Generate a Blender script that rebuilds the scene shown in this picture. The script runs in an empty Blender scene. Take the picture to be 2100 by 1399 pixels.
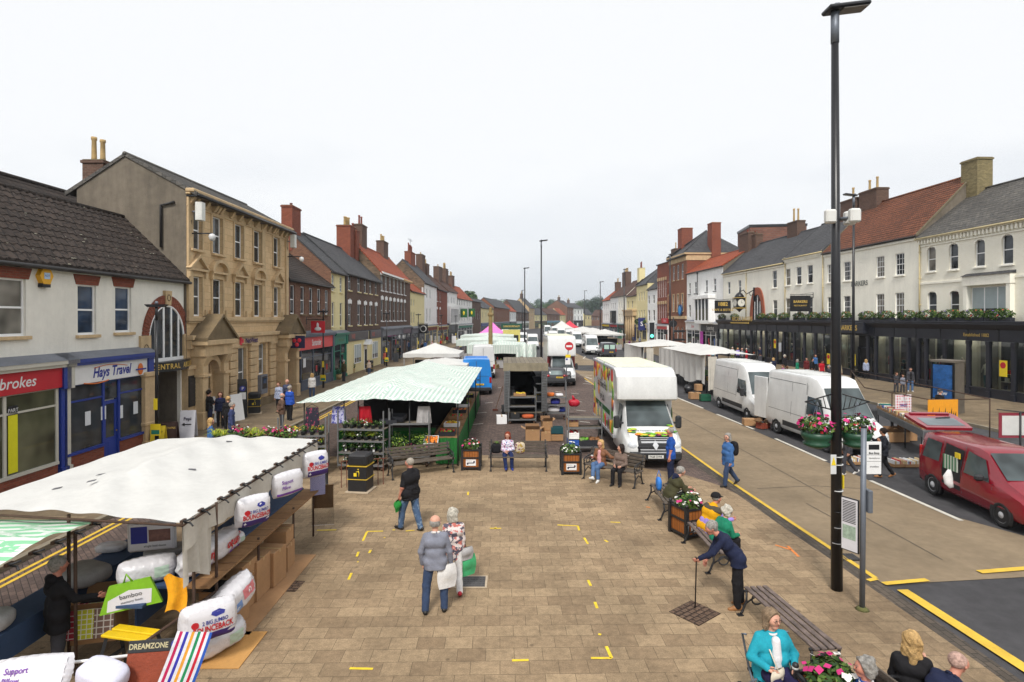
import bpy,math,random
import numpy as np
from mathutils import Vector,Matrix
S_=bpy.context.scene
COL=S_.collection
rnd=random.Random(7)
R=math.radians
PI=math.pi
V3=Vector
# ---------------------------------------------------------------- camera
FPX,HCAM,HOR,CX=1180.0,5.2,653.0,1050.0
PITCH=R(0.3)
cd=bpy.data.cameras.new('camera');cam=bpy.data.objects.new('camera',cd);COL.objects.link(cam)
cam.location=(0,0,HCAM);cam.rotation_euler=(R(90)-PITCH,0,0)
cd.sensor_width=36;cd.lens=36*FPX/2100
cd.shift_y=(-46.5+FPX*math.tan(PITCH))/2100
cd.clip_start=0.2;cd.clip_end=6000
S_.camera=cam
# ---------------------------------------------------------------- world: overcast daylight
SUN_EL,SUN_AZ=R(48),R(190)
w=bpy.data.worlds.new('World');S_.world=w;w.use_nodes=True
nt=w.node_tree;N=nt.nodes;L=nt.links;N.clear()
sky=N.new('ShaderNodeTexSky');sky.sky_type='NISHITA';sky.sun_disc=False
sky.sun_elevation=SUN_EL;sky.sun_rotation=SUN_AZ
tc=N.new('ShaderNodeTexCoord')
mp=N.new('ShaderNodeMapping');mp.inputs['Scale'].default_value=(1,1,3.2)
L.new(tc.outputs['Generated'],mp.inputs['Vector'])
nz=N.new('ShaderNodeTexNoise');nz.inputs['Scale'].default_value=1.9;nz.inputs['Detail'].default_value=5
nz.inputs['Roughness'].default_value=.55;L.new(mp.outputs[0],nz.inputs['Vector'])
sx=N.new('ShaderNodeSeparateXYZ');L.new(tc.outputs['Generated'],sx.inputs[0])
el=N.new('ShaderNodeMapRange');el.inputs[1].default_value=-.02;el.inputs[2].default_value=.55
L.new(sx.outputs['Z'],el.inputs[0])
ad=N.new('ShaderNodeMath');ad.operation='MULTIPLY_ADD';ad.inputs[1].default_value=.95
L.new(nz.outputs[0],ad.inputs[0]);L.new(el.outputs[0],ad.inputs[2])
cr=N.new('ShaderNodeValToRGB');e=cr.color_ramp.elements
e[0].position=.36;e[0].color=(6.2,6.6,7.15,1);e[1].position=.95;e[1].color=(8.9,9.0,9.1,1)
m_=e.new(.55);m_.color=(7.1,7.4,7.8,1)
L.new(ad.outputs[0],cr.inputs[0])
mx=N.new('ShaderNodeMix');mx.data_type='RGBA';mx.inputs[0].default_value=.93
L.new(sky.outputs[0],mx.inputs[6]);L.new(cr.outputs[0],mx.inputs[7])
bg=N.new('ShaderNodeBackground');bg.inputs[1].default_value=.1
L.new(mx.outputs[2],bg.inputs[0])
wo=N.new('ShaderNodeOutputWorld');L.new(bg.outputs[0],wo.inputs[0])
sd=bpy.data.lights.new('sun','SUN');sd.energy=2.8;sd.angle=R(12);sd.color=(1,.96,.9)
so=bpy.data.objects.new('sun',sd);COL.objects.link(so)
so.rotation_euler=Vector((-math.sin(SUN_AZ)*math.cos(SUN_EL),-math.cos(SUN_AZ)*math.cos(SUN_EL),-math.sin(SUN_EL))).to_track_quat('-Z','Y').to_euler()
so.location=(0,-30,60)
vs=S_.view_settings;vs.view_transform='Standard';vs.look='None';vs.exposure=0.22;vs.gamma=1
S_.render.engine='CYCLES'
S_.cycles.use_denoising=True
S_.cycles.max_bounces=6;S_.cycles.diffuse_bounces=3;S_.cycles.glossy_bounces=3;S_.cycles.transmission_bounces=4
S_.cycles.transparent_max_bounces=6
S_.cycles.use_adaptive_sampling=True;S_.cycles.adaptive_threshold=.02
S_.cycles.caustics_reflective=False;S_.cycles.caustics_refractive=False
# ---------------------------------------------------------------- pixels to places
def ray(px,py):
 u=(px-CX)/FPX;v=(699.5-py)/FPX+cd.shift_y*2100/FPX
 c,s=math.cos(PITCH),math.sin(PITCH)
 return Vector((u,c+v*s,v*c-s))
def G(px,py,z=0.0):
 d=ray(px,py);t=(z-HCAM)/d.z
 return Vector((d.x*t,d.y*t,z))
def P(px,py,D):
 d=ray(px,py);t=D/d.y
 return Vector((d.x*t,D,HCAM+d.z*t))
def zat(py,D):return P(CX,py,D).z
def xat(px,D):return(px-CX)/FPX*D
# ---------------------------------------------------------------- materials
def lin(c):return c/12.92 if c<=.04045 else((c+.055)/1.055)**2.4
def C3(r,g,b,k=.86):return(lin(r/255)*k,lin(g/255)*k,lin(b/255)*k)
MATS={}
def _new(name):
 m=bpy.data.materials.new(name);m.use_nodes=True
 nt=m.node_tree;b=nt.nodes['Principled BSDF']
 return m,nt,nt.nodes,nt.links,b
def _mul(nt,a,fac_sock,lo,hi):
 """colour socket times a value that runs lo..hi with fac"""
 mr=nt.nodes.new('ShaderNodeMapRange');mr.inputs[1].default_value=.3;mr.inputs[2].default_value=.7
 mr.inputs[3].default_value=lo;mr.inputs[4].default_value=hi;nt.links.new(fac_sock,mr.inputs[0])
 vm=nt.nodes.new('ShaderNodeVectorMath');vm.operation='SCALE'
 nt.links.new(a,vm.inputs[0]);nt.links.new(mr.outputs[0],vm.inputs['Scale'])
 return vm.outputs[0]
def _noise(nt,vec,scale,detail=4,rough=.6):
 n=nt.nodes.new('ShaderNodeTexNoise');n.inputs['Scale'].default_value=scale
 n.inputs['Detail'].default_value=detail;n.inputs['Roughness'].default_value=rough
 if vec is not None:nt.links.new(vec,n.inputs['Vector'])
 return n.outputs[0]
def _bump(nt,b,h,strength,dist=.02):
 bp=nt.nodes.new('ShaderNodeBump');bp.inputs['Strength'].default_value=strength;bp.inputs['Distance'].default_value=dist
 nt.links.new(h,bp.inputs['Height']);nt.links.new(bp.outputs[0],b.inputs['Normal'])
def M(name,col=(.5,.5,.5),rough=.6,metal=0.,var=.12,scale=3.,bump=0.,bscale=40.,spec=.5,coat=0.,emit=None,trans=0.,alpha=1.,streak=0.):
 """plain procedural material: base colour broken up by two noises, optional bump, optional vertical dirt streaks"""
 if name in MATS:return MATS[name]
 m,nt,nd,lk,b=_new(name)
 tc=nd.new('ShaderNodeTexCoord');o=tc.outputs['Object']
 rgb=nd.new('ShaderNodeRGB');rgb.outputs[0].default_value=(*col,1)
 c=rgb.outputs[0]
 if var:
  c=_mul(nt,c,_noise(nt,o,scale),1-var,1+var*.8)
  c=_mul(nt,c,_noise(nt,o,scale*9,3),1-var*.5,1+var*.4)
 if streak:
  mp=nd.new('ShaderNodeMapping');mp.inputs['Scale'].default_value=(1,1,.13);lk.new(o,mp.inputs[0])
  c=_mul(nt,c,_noise(nt,mp.outputs[0],2.2,5,.7),1-streak,1.03)
 lk.new(c,b.inputs['Base Color'])
 b.inputs['Roughness'].default_value=rough;b.inputs['Metallic'].default_value=metal
 b.inputs['Specular IOR Level'].default_value=spec
 b.inputs['Coat Weight'].default_value=coat;b.inputs['Coat Roughness'].default_value=.08
 b.inputs['Transmission Weight'].default_value=trans;b.inputs['Alpha'].default_value=alpha
 if emit:b.inputs['Emission Color'].default_value=(*emit[:3],1);b.inputs['Emission Strength'].default_value=emit[3]
 if bump:_bump(nt,b,_noise(nt,o,bscale,5),bump)
 MATS[name]=m;return m
def MB_brick(name,c1,c2,mortar,bw=.225,bh=.075,ms=.008,rough=.85,var=.2,off=.5,rot=0.,bump=.5,big=.5,bias=0.,stain=.12,gen=False,gum=False):
 """bricks, slabs, setts, slates and tiles laid in metres along the surface's own UV"""
 if name in MATS:return MATS[name]
 m,nt,nd,lk,b=_new(name)
 tc=nd.new('ShaderNodeTexCoord')
 v=tc.outputs['Object' if gen else 'UV']
 mp=nd.new('ShaderNodeMapping');mp.inputs['Rotation'].default_value=(0,0,rot);lk.new(v,mp.inputs[0]);v=mp.outputs[0]
 t=nd.new('ShaderNodeTexBrick');t.offset=off;t.inputs['Scale'].default_value=1
 t.inputs['Brick Width'].default_value=bw;t.inputs['Row Height'].default_value=bh
 t.inputs['Mortar Size'].default_value=ms;t.inputs['Mortar Smooth'].default_value=.3;t.inputs['Bias'].default_value=bias
 t.inputs['Color1'].default_value=(*c1,1);t.inputs['Color2'].default_value=(*c2,1);t.inputs['Mortar'].default_value=(*mortar,1)
 lk.new(v,t.inputs['Vector'])
 c=t.outputs[0]
 c=_mul(nt,c,_noise(nt,v,.35*big+.1,5,.65),1-var,1+var*.7)
 c=_mul(nt,c,_noise(nt,v,9,4),1-stain,1+stain*.8)
 c=_mul(nt,c,_noise(nt,v,45,3),1-stain,1+stain)
 if gum:
  vo=nd.new('ShaderNodeTexVoronoi');vo.inputs['Scale'].default_value=1.7;lk.new(v,vo.inputs['Vector']);mr=nd.new('ShaderNodeMapRange');mr.inputs[1].default_value=.045;mr.inputs[2].default_value=.07;mr.inputs[3].default_value=.62;mr.inputs[4].default_value=1;lk.new(vo.outputs['Distance'],mr.inputs[0])
  vm=nd.new('ShaderNodeVectorMath');vm.operation='SCALE';lk.new(c,vm.inputs[0]);lk.new(mr.outputs[0],vm.inputs['Scale']);c=_mul(nt,vm.outputs[0],_noise(nt,v,1.1,6,.7),.8,1.1)
 lk.new(c,b.inputs['Base Color']);b.inputs['Roughness'].default_value=rough;b.inputs['Specular IOR Level'].default_value=.3
 iv=nd.new('ShaderNodeMath');iv.operation='MULTIPLY_ADD';iv.inputs[1].default_value=-1;iv.inputs[2].default_value=1
 lk.new(t.outputs[1],iv.inputs[0])
 a2=nd.new('ShaderNodeMath');a2.operation='MULTIPLY_ADD';a2.inputs[1].default_value=.5
 lk.new(_noise(nt,v,30,3),a2.inputs[0]);lk.new(iv.outputs[0],a2.inputs[2])
 if bump:_bump(nt,b,a2.outputs[0],bump,.012)
 MATS[name]=m;return m
def M_stripe(name,c1,c2,width=.1,axis=0,rough=.7,soft=.02,frac=.5,trans=.0):
 """two-colour woven stripe along one UV axis"""
 if name in MATS:return MATS[name]
 m,nt,nd,lk,b=_new(name)
 tc=nd.new('ShaderNodeTexCoord');sx=nd.new('ShaderNodeSeparateXYZ');lk.new(tc.outputs['UV'],sx.inputs[0])
 d=nd.new('ShaderNodeMath');d.operation='DIVIDE';d.inputs[1].default_value=width;lk.new(sx.outputs[axis],d.inputs[0])
 f=nd.new('ShaderNodeMath');f.operation='FRACT';lk.new(d.outputs[0],f.inputs[0])
 g=nd.new('ShaderNodeMath');g.operation='GREATER_THAN';g.inputs[1].default_value=frac;lk.new(f.outputs[0],g.inputs[0])
 mx=nd.new('ShaderNodeMix');mx.data_type='RGBA';mx.inputs[6].default_value=(*c1,1);mx.inputs[7].default_value=(*c2,1)
 lk.new(g.outputs[0],mx.inputs[0])
 c=_mul(nt,mx.outputs[2],_noise(nt,tc.outputs['Object'],1.3,5),.86,1.06)
 lk.new(c,b.inputs['Base Color']);b.inputs['Roughness'].default_value=rough
 _bump(nt,b,_noise(nt,tc.outputs['Object'],5,4),.25,.05)
 MATS[name]=m;return m
def M_check(name,base,line,cell=.08,lw=.18):
 if name in MATS:return MATS[name]
 m,nt,nd,lk,b=_new(name)
 tc=nd.new('ShaderNodeTexCoord')
 t=nd.new('ShaderNodeTexBrick');t.offset=0;t.inputs['Scale'].default_value=1;t.inputs['Brick Width'].default_value=cell;t.inputs['Row Height'].default_value=cell
 t.inputs['Mortar Size'].default_value=cell*lw*.5;t.inputs['Color1'].default_value=(*base,1);t.inputs['Color2'].default_value=(*base,1);t.inputs['Mortar'].default_value=(*line,1)
 lk.new(tc.outputs['UV'],t.inputs['Vector']);lk.new(t.outputs[0],b.inputs['Base Color']);b.inputs['Roughness'].default_value=.85
 MATS[name]=m;return m
def M_spots(name,base,cols,scale=14,thr=.42,rough=.8):
 """printed cloth: patches of several colours on a base colour"""
 if name in MATS:return MATS[name]
 m,nt,nd,lk,b=_new(name)
 tc=nd.new('ShaderNodeTexCoord');o=tc.outputs['Object']
 c=None
 rgb=nd.new('ShaderNodeRGB');rgb.outputs[0].default_value=(*base,1);c=rgb.outputs[0]
 for i,k in enumerate(cols):
  mp=nd.new('ShaderNodeMapping');mp.inputs['Location'].default_value=(i*3.7,i*1.3,i*2.1);lk.new(o,mp.inputs[0])
  g=nd.new('ShaderNodeMath');g.operation='GREATER_THAN';g.inputs[1].default_value=1-thr;lk.new(_noise(nt,mp.outputs[0],scale,2),g.inputs[0])
  mx=nd.new('ShaderNodeMix');mx.data_type='RGBA';lk.new(c,mx.inputs[6]);mx.inputs[7].default_value=(*k,1);lk.new(g.outputs[0],mx.inputs[0]);c=mx.outputs[2]
 lk.new(c,b.inputs['Base Color']);b.inputs['Roughness'].default_value=rough
 _bump(nt,b,_noise(nt,o,9,4),.4,.03)
 MATS[name]=m;return m
def cloth(name,col,bump=.45,rough=.85,var=.17):
 return M('cloth_'+name,col,rough,var=var,scale=6,bump=bump,bscale=9,spec=.2)
def glass(name='window_glass',col=(.018,.022,.026),rough=.04):
 if name in MATS:return MATS[name]
 m,nt,nd,lk,b=_new(name)
 tc=nd.new('ShaderNodeTexCoord')
 rgb=nd.new('ShaderNodeRGB');rgb.outputs[0].default_value=(*col,1)
 lk.new(_mul(nt,rgb.outputs[0],_noise(nt,tc.outputs['Object'],.9,2),.4,1.9),b.inputs['Base Color'])
 b.inputs['Roughness'].default_value=rough;b.inputs['IOR'].default_value=1.5;b.inputs['Specular IOR Level'].default_value=.5
 _bump(nt,b,_noise(nt,tc.outputs['Object'],1.1,1),.06,.05)
 MATS[name]=m;return m
def clear_glass(name='clear_glass',tint=(.75,.82,.8)):
 """see-through pane: mostly transparent, mirror-like at grazing angles"""
 if name in MATS:return MATS[name]
 m,nt,nd,lk,b=_new(name)
 tr=nd.new('ShaderNodeBsdfTransparent');tr.inputs[0].default_value=(*tint,1)
 gl=nd.new('ShaderNodeBsdfGlossy');gl.inputs['Roughness'].default_value=.03
 fr=nd.new('ShaderNodeFresnel');fr.inputs[0].default_value=1.55
 ms=nd.new('ShaderNodeMixShader');lk.new(fr.outputs[0],ms.inputs[0]);lk.new(tr.outputs[0],ms.inputs[1]);lk.new(gl.outputs[0],ms.inputs[2])
 lk.new(ms.outputs[0],nd['Material Output'].inputs[0]);MATS[name]=m;return m
def paint(name,col,rough=.28):return M('paint_'+name,col,rough,var=.07,scale=1.2,coat=.6,spec=.5,streak=.12)
def flatc(name,col,rough=.6):return M('flat_'+name,col,rough,var=.05,scale=4)
# ---------------------------------------------------------------- mesh builder
_tc={}
class MB:
 """collects shapes; build() links them as ONE mesh object with UVs in metres"""
 def __init__(s):s.ch=[];s.T=None;s.W=None;s.n=0;s.mats=[]
 def _mi(s,m):
  if m not in s.mats:s.mats.append(m)
  return s.mats.index(m)
 def add(s,v,f,m,sm=False):
  v=np.asarray(v,dtype=np.float64).reshape(-1,3)
  if s.W is not None:v=s.W(v)
  if s.T is not None:
   A=np.array(s.T);v=v@A[:3,:3].T+A[:3,3]
   if np.linalg.det(A[:3,:3])<0:f=[tuple(reversed(x))for x in f]if not isinstance(f,np.ndarray)else f[:,::-1]
  i=s._mi(m)
  if isinstance(f,np.ndarray):
   cnt=np.full(len(f),f.shape[1]);idx=f.reshape(-1)+s.n
  else:
   cnt=np.array([len(x)for x in f],dtype=int);idx=np.array([k for x in f for k in x],dtype=int)+s.n
  s.ch.append((v,idx,cnt,i,sm));s.n+=len(v)
  return s
 def box(s,x0,x1,y0,y1,z0,z1,m,bev=0.,sm=False):
  if x1<x0:x0,x1=x1,x0
  if y1<y0:y0,y1=y1,y0
  if z1<z0:z0,z1=z1,z0
  if bev<=0:
   v=[(x0,y0,z0),(x1,y0,z0),(x1,y1,z0),(x0,y1,z0),(x0,y0,z1),(x1,y0,z1),(x1,y1,z1),(x0,y1,z1)]
   return s.add(v,[(0,3,2,1),(4,5,6,7),(0,1,5,4),(1,2,6,5),(2,3,7,6),(3,0,4,7)],m,sm)
  b=min(bev,(x1-x0)/2.01,(y1-y0)/2.01,(z1-z0)/2.01)
  v=[];ix={}
  for cx in(0,1):
   for cy in(0,1):
    for cz in(0,1):
     X=(x0,x1)[cx];Y=(y0,y1)[cy];Z=(z0,z1)[cz]
     dx=b if cx==0 else-b;dy=b if cy==0 else-b;dz=b if cz==0 else-b
     for a,p in enumerate(((X,Y+dy,Z+dz),(X+dx,Y,Z+dz),(X+dx,Y+dy,Z))):
      ix[(cx,cy,cz,a)]=len(v);v.append(p)
  I=ix;f=[]
  for c in(0,1):
   q=[I[(c,0,0,0)],I[(c,1,0,0)],I[(c,1,1,0)],I[(c,0,1,0)]];f.append(q if c else q[::-1])
   q=[I[(0,c,0,1)],I[(0,c,1,1)],I[(1,c,1,1)],I[(1,c,0,1)]];f.append(q if c else q[::-1])
   q=[I[(0,0,c,2)],I[(1,0,c,2)],I[(1,1,c,2)],I[(0,1,c,2)]];f.append(q if c else q[::-1])
  for a in(0,1):
   for c in(0,1):
    q=[I[(a,c,0,0)],I[(a,c,0,1)],I[(a,c,1,1)],I[(a,c,1,0)]];f.append(q if(a==c)else q[::-1])
    q=[I[(a,0,c,0)],I[(a,1,c,0)],I[(a,1,c,2)],I[(a,0,c,2)]];f.append(q if(a!=c)else q[::-1])
    q=[I[(0,a,c,1)],I[(1,a,c,1)],I[(1,a,c,2)],I[(0,a,c,2)]];f.append(q if(a==c)else q[::-1])
    for d in(0,1):
     q=[I[(a,c,d,0)],I[(a,c,d,1)],I[(a,c,d,2)]];f.append(q if(a+c+d)%2==1 else q[::-1])
  return s.add(v,[tuple(x)for x in f],m,sm)
 def quad(s,a,b,c,d,m):return s.add([a,b,c,d],[(0,1,2,3)],m)
 def poly(s,pts,m):return s.add(pts,[tuple(range(len(pts)))],m)
 def prism(s,pts,off,m):
  """polygon pts swept by the vector off"""
  n=len(pts);v=[tuple(p)for p in pts]+[(p[0]+off[0],p[1]+off[1],p[2]+off[2])for p in pts]
  f=[tuple(reversed(range(n))),tuple(range(n,2*n))]+[(i,(i+1)%n,(i+1)%n+n,i+n)for i in range(n)]
  nv=np.cross(np.subtract(pts[1],pts[0]),np.subtract(pts[2],pts[1]))
  if np.dot(nv,off)<0:f=[tuple(reversed(x))for x in f]
  return s.add(v,f,m)
 def tube(s,pts,r,m,n=8,cap=True,sm=True,flat=1.):
  pts=[Vector(p)for p in pts];k=len(pts);r=r if hasattr(r,'__len__')else[r]*k
  v=[];f=[];up=None
  for i,p in enumerate(pts):
   t=(pts[min(i+1,k-1)]-pts[max(i-1,0)])
   t=t.normalized()if t.length>1e-9 else Vector((0,0,1))
   if up is None:
    up=Vector((0,0,1))if abs(t.z)<.9 else Vector((1,0,0))
   a=up.cross(t)
   a=a.normalized()if a.length>1e-6 else Vector((1,0,0))
   b=t.cross(a).normalized();up=b
   for j in range(n):
    th=2*PI*j/n
    q=p+(a*math.cos(th)+b*math.sin(th)*flat)*r[i];v.append(q[:])
  for i in range(k-1):
   for j in range(n):
    f.append((i*n+j,i*n+(j+1)%n,(i+1)*n+(j+1)%n,(i+1)*n+j))
  if cap:f.append(tuple(reversed(range(n))));f.append(tuple(range((k-1)*n,k*n)))
  return s.add(v,f,m,sm)
 def bar(s,a,b,wx,wz,m):
  """square bar from a to b"""
  return s.tube([a,b],[(wx**2+wz**2)**.5/2]*2,m,n=4,sm=False)
 def lathe(s,prof,m,c=(0,0,0),n=20,sm=True,ang=0.):
  v=[];f=[];k=len(prof)
  for(r,z)in prof:
   for j in range(n):
    th=2*PI*j/n+ang;v.append((c[0]+r*math.cos(th),c[1]+r*math.sin(th),c[2]+z))
  for i in range(k-1):
   for j in range(n):f.append((i*n+j,i*n+(j+1)%n,(i+1)*n+(j+1)%n,(i+1)*n+j))
  if prof[0][0]>1e-6:f.append(tuple(reversed(range(n))))
  if prof[-1][0]>1e-6:f.append(tuple(range((k-1)*n,k*n)))
  return s.add(v,f,m,sm)
 def ball(s,c,r,m,n=12,k=8,sq=(1,1,1)):
  v=[];f=[]
  for i in range(k+1):
   ph=PI*i/k-PI/2
   for j in range(n):
    th=2*PI*j/n
    v.append((c[0]+r*sq[0]*math.cos(ph)*math.cos(th),c[1]+r*sq[1]*math.cos(ph)*math.sin(th),c[2]+r*sq[2]*math.sin(ph)))
  for i in range(k):
   for j in range(n):f.append((i*n+j,i*n+(j+1)%n,(i+1)*n+(j+1)%n,(i+1)*n+j))
  return s.add(v,f,m,True)
 def grid(s,fn,nu,nv,m,sm=True,thick=0.):
  """surface fn(u,v) -> point on 0..1 squared"""
  v=[fn(i/nu,j/nv)for j in range(nv+1)for i in range(nu+1)];w_=nu+1
  f=[(j*w_+i,j*w_+i+1,(j+1)*w_+i+1,(j+1)*w_+i)for j in range(nv)for i in range(nu)]
  return s.add(v,np.array(f),m,sm)
 def text(s,st,size,m,at=(0,0,0),rot=None,ext=.004,align='CENTER',squeeze=1.,bold=0.,shear=0.,space=1.):
  """raised lettering, readable from local -y when rot is None"""
  key=(st,ext,align,bold,shear,space)
  if key not in _tc:
   cu=bpy.data.curves.new('t','FONT');cu.body=st;cu.align_x=align;cu.align_y='CENTER';cu.size=1;cu.extrude=0
   cu.offset=bold;cu.shear=shear;cu.space_character=space;cu.resolution_u=3
   o=bpy.data.objects.new('t',cu);COL.objects.link(o)
   dg=bpy.context.evaluated_depsgraph_get();me=bpy.data.meshes.new_from_object(o.evaluated_get(dg))
   vv=[tuple(x.co)for x in me.vertices];ff=[tuple(p.vertices)for p in me.polygons]
   bpy.data.objects.remove(o);bpy.data.curves.remove(cu);bpy.data.meshes.remove(me);_tc[key]=(vv,ff)
  vv,ff=_tc[key]
  if not vv:return s
  R_=rot if rot is not None else Matrix.Rotation(R(90),4,'X')
  T=Matrix.Translation(Vector(at))@R_
  out=[(T@Vector((x*size*squeeze,y*size,ext)))[:]for x,y,z in vv]
  nb=(T.to_3x3()@Vector((0,0,1)))
  if ff:
   a,b,c=[Vector(out[i])for i in ff[0][:3]]
   if(b-a).cross(c-a).dot(nb)<0:ff=[tuple(reversed(x))for x in ff]
  return s.add(out,ff,m)
 def leaves(s,c,rad,n,size,mats,rr=None,shell=.35,droop=0.,aspect=.5,up=.3):
  """n leaf-sized faces through an ellipsoid"""
  rr=rr or rnd
  per={}
  for i in range(n):
   while True:
    d=Vector((rr.uniform(-1,1),rr.uniform(-1,1),rr.uniform(-1,1)))
    if .05<d.length<=1:break
   d=d.normalized()*(d.length**shell)
   p=Vector((c[0]+d.x*rad[0],c[1]+d.y*rad[1],c[2]+d.z*rad[2]))
   nrm=(d+Vector((rr.uniform(-.8,.8),rr.uniform(-.8,.8),rr.uniform(-.5,.9)+up))).normalized()
   t=nrm.cross(Vector((rr.uniform(-1,1),rr.uniform(-1,1),rr.uniform(-1,1)-droop)))
   if t.length<1e-4:continue
   t.normalize();b=nrm.cross(t);z=size*rr.uniform(.6,1.3)
   a_=t*z;b_=b*z*aspect
   per.setdefault(rr.choice(mats),[]).append(((p-a_)[:],(p+b_-a_*.1)[:],(p+a_)[:],(p-b_-a_*.1)[:]))
  for m,qs in per.items():
   v=np.array(qs).reshape(-1,3);s.add(v,np.arange(len(v)).reshape(-1,4),m)
  return s
 def build(s,name,parent=None,loc=None,rot=None,uv=True,sharp=None):
  if not s.ch:return None
  v=np.concatenate([c[0]for c in s.ch]);idx=np.concatenate([c[1]for c in s.ch]);cnt=np.concatenate([c[2]for c in s.ch])
  mi=np.concatenate([np.full(len(c[2]),c[3])for c in s.ch]);sm=np.concatenate([np.full(len(c[2]),c[4])for c in s.ch])
  me=bpy.data.meshes.new(name);me.vertices.add(len(v));me.vertices.foreach_set('co',v.astype(np.float32).ravel())
  me.loops.add(len(idx));me.loops.foreach_set('vertex_index',idx.astype(np.int32))
  st=np.concatenate([[0],np.cumsum(cnt)[:-1]])
  me.polygons.add(len(cnt));me.polygons.foreach_set('loop_start',st.astype(np.int32))
  me.polygons.foreach_set('material_index',mi.astype(np.int32));me.polygons.foreach_set('use_smooth',sm.astype(bool))
  for m in s.mats:me.materials.append(m)
  if uv:
   a=v[idx[st]];b=v[idx[st+1]];c=v[idx[st+2]]
   n=np.cross(b-a,c-b);ln=np.linalg.norm(n,axis=1,keepdims=True);n=n/np.maximum(ln,1e-12)
   flat=np.abs(n[:,2])>.985
   t=np.stack([-n[:,1],n[:,0],np.zeros(len(n))],1);tl=np.linalg.norm(t,axis=1,keepdims=True)
   t=np.where(tl>1e-6,t/np.maximum(tl,1e-6),np.array([[1.,0,0]]));t[flat]=(1,0,0)
   bb=np.cross(n,t);bb[flat]=(0,1,0)
   rep=np.repeat(np.arange(len(cnt)),cnt);pv=v[idx]
   u=np.stack([(pv*t[rep]).sum(1),(pv*bb[rep]).sum(1)],1)
   l=me.uv_layers.new(name='UVMap');l.data.foreach_set('uv',u.astype(np.float32).ravel())
  me.update(calc_edges=True);me.validate()
  if sharp:me.set_sharp_from_angle(angle=R(sharp))
  o=bpy.data.objects.new(name,me);COL.objects.link(o)
  if parent is not None:o.parent=parent
  if loc is not None:o.location=loc
  if rot is not None:o.rotation_euler=rot
  return o
def tag(o,label,cat,group=None,kind=None):
 if label:o['label']=label
 if cat:o['category']=cat
 if group:o['group']=group
 if kind:o['kind']=kind
 return o
def thing(name,label,cat,loc=(0,0,0),rz=0.,group=None):
 o=bpy.data.objects.new(name,None);COL.objects.link(o);o.location=loc;o.rotation_euler=(0,0,rz);o.empty_display_size=.2
 return tag(o,label,cat,group)
def struct(o):o['kind']='structure';return o
def dup(o,loc=None,rz=None,label=None,parent=None):
 c=o.copy();COL.objects.link(c)
 if parent is not None:c.parent=parent
 if loc is not None:c.location=loc
 if rz is not None:c.rotation_euler=(0,0,rz)
 if label:c['label']=label
 for ch in list(o.children):dup(ch,parent=c)
 return c
def yaw_of(a,b):return math.atan2(b[1]-a[1],b[0]-a[0])
# ================================================================ GROUND
TANS=MB_brick('slab_paving',C3(168,145,115),C3(145,123,97),C3(98,84,66),.44,.335,.004,.9,.3,.5,R(-1.2),.4,.75,bias=-.1,stain=.2,gum=True)
PAVE_R=MB_brick('pavement_slabs',C3(138,121,97),C3(118,103,83),C3(78,68,56),.6,.45,.007,.9,.2,.5,R(2),.3,.5,stain=.14)
SETT=MB_brick('red_setts',C3(116,98,90),C3(90,77,72),C3(60,53,50),.21,.105,.007,.9,.22,.5,R(45),.5,.4,stain=.16)
GUTTER=MB_brick('gutter_setts',C3(104,93,82),C3(82,75,68),C3(58,54,48),.22,.115,.008,.9,.25,.5,R(90),.5,.8)
TAN=M('buff_road_surface',C3(145,128,105),.92,var=.2,scale=.5,bump=.7,bscale=90,spec=.2)
ASPH=M('asphalt',C3(78,77,79),.93,var=.28,scale=.45,bump=.6,bscale=110,spec=.2)
YEL=M('yellow_road_paint',C3(226,186,62),.8,var=.16,scale=2.5)
WHT=M('white_road_paint',C3(216,212,200),.8,var=.2,scale=2.5)
YSPR=M('yellow_spray_paint',C3(238,205,50),.8,var=.25,scale=7)
KERB=M('kerb_stone',C3(138,128,110),.9,var=.2,scale=1.2,bump=.3)
GRASSF=M('far_grass',C3(96,110,70),.95,var=.3,scale=.05)
def sheet(name,pts,z,m):
 b=MB();b.poly([(x,y,z)for x,y in pts],m);o=b.build(name);return struct(o)
sheet('ground',[(-2500,-300),(2500,-300),(2500,4500),(-2500,4500)],-.06,GRASSF)
sheet('road',[(-45,-30),(48,-30),(60,420),(-60,420)],-.03,ASPH)
FR=lambda D:31.3-.037*(D-37.5)
KR=lambda D:22.0-.037*(D-33.5)
sheet('market_paving',[(-10.5,-10),(7.26,-10),(6.75,30),(6.1,62),(4,75),(-10.2,110),(-10.5,60)],-.012,SETT)
sheet('carriageway',[(7.3,11.25),(13.2,11.9),(11.6,15.2),(10.9,38),(10.4,55),(6.2,58),(6.8,23)],-.02,TAN)
sheet('carriageway',[(6.0,64),(10.1,64),(8.7,125),(5.4,125)],-.02,TAN)
pl=[(-8.7,-10),(7.1,-10),(7.05,8.6),(6.95,10.6),(6.88,12.4),(6.76,14.3),(6.66,17.0),(6.45,17.9),(5.7,19.2),(4.66,19.9),(3.2,21.0),(1.6,21.9),(-2.2,21.8),(-7.5,21.6),(-8.7,19)]
sheet('plaza',pl,0,TANS)
sheet('gutter',[(7.1,-10),(7.62,-10),(7.28,11),(7.1,15),(6.9,22),(6.4,22),(6.66,17.0),(6.76,14.3),(6.88,12.4),(6.95,10.6),(7.05,8.6)],-.006,GUTTER)
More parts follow.
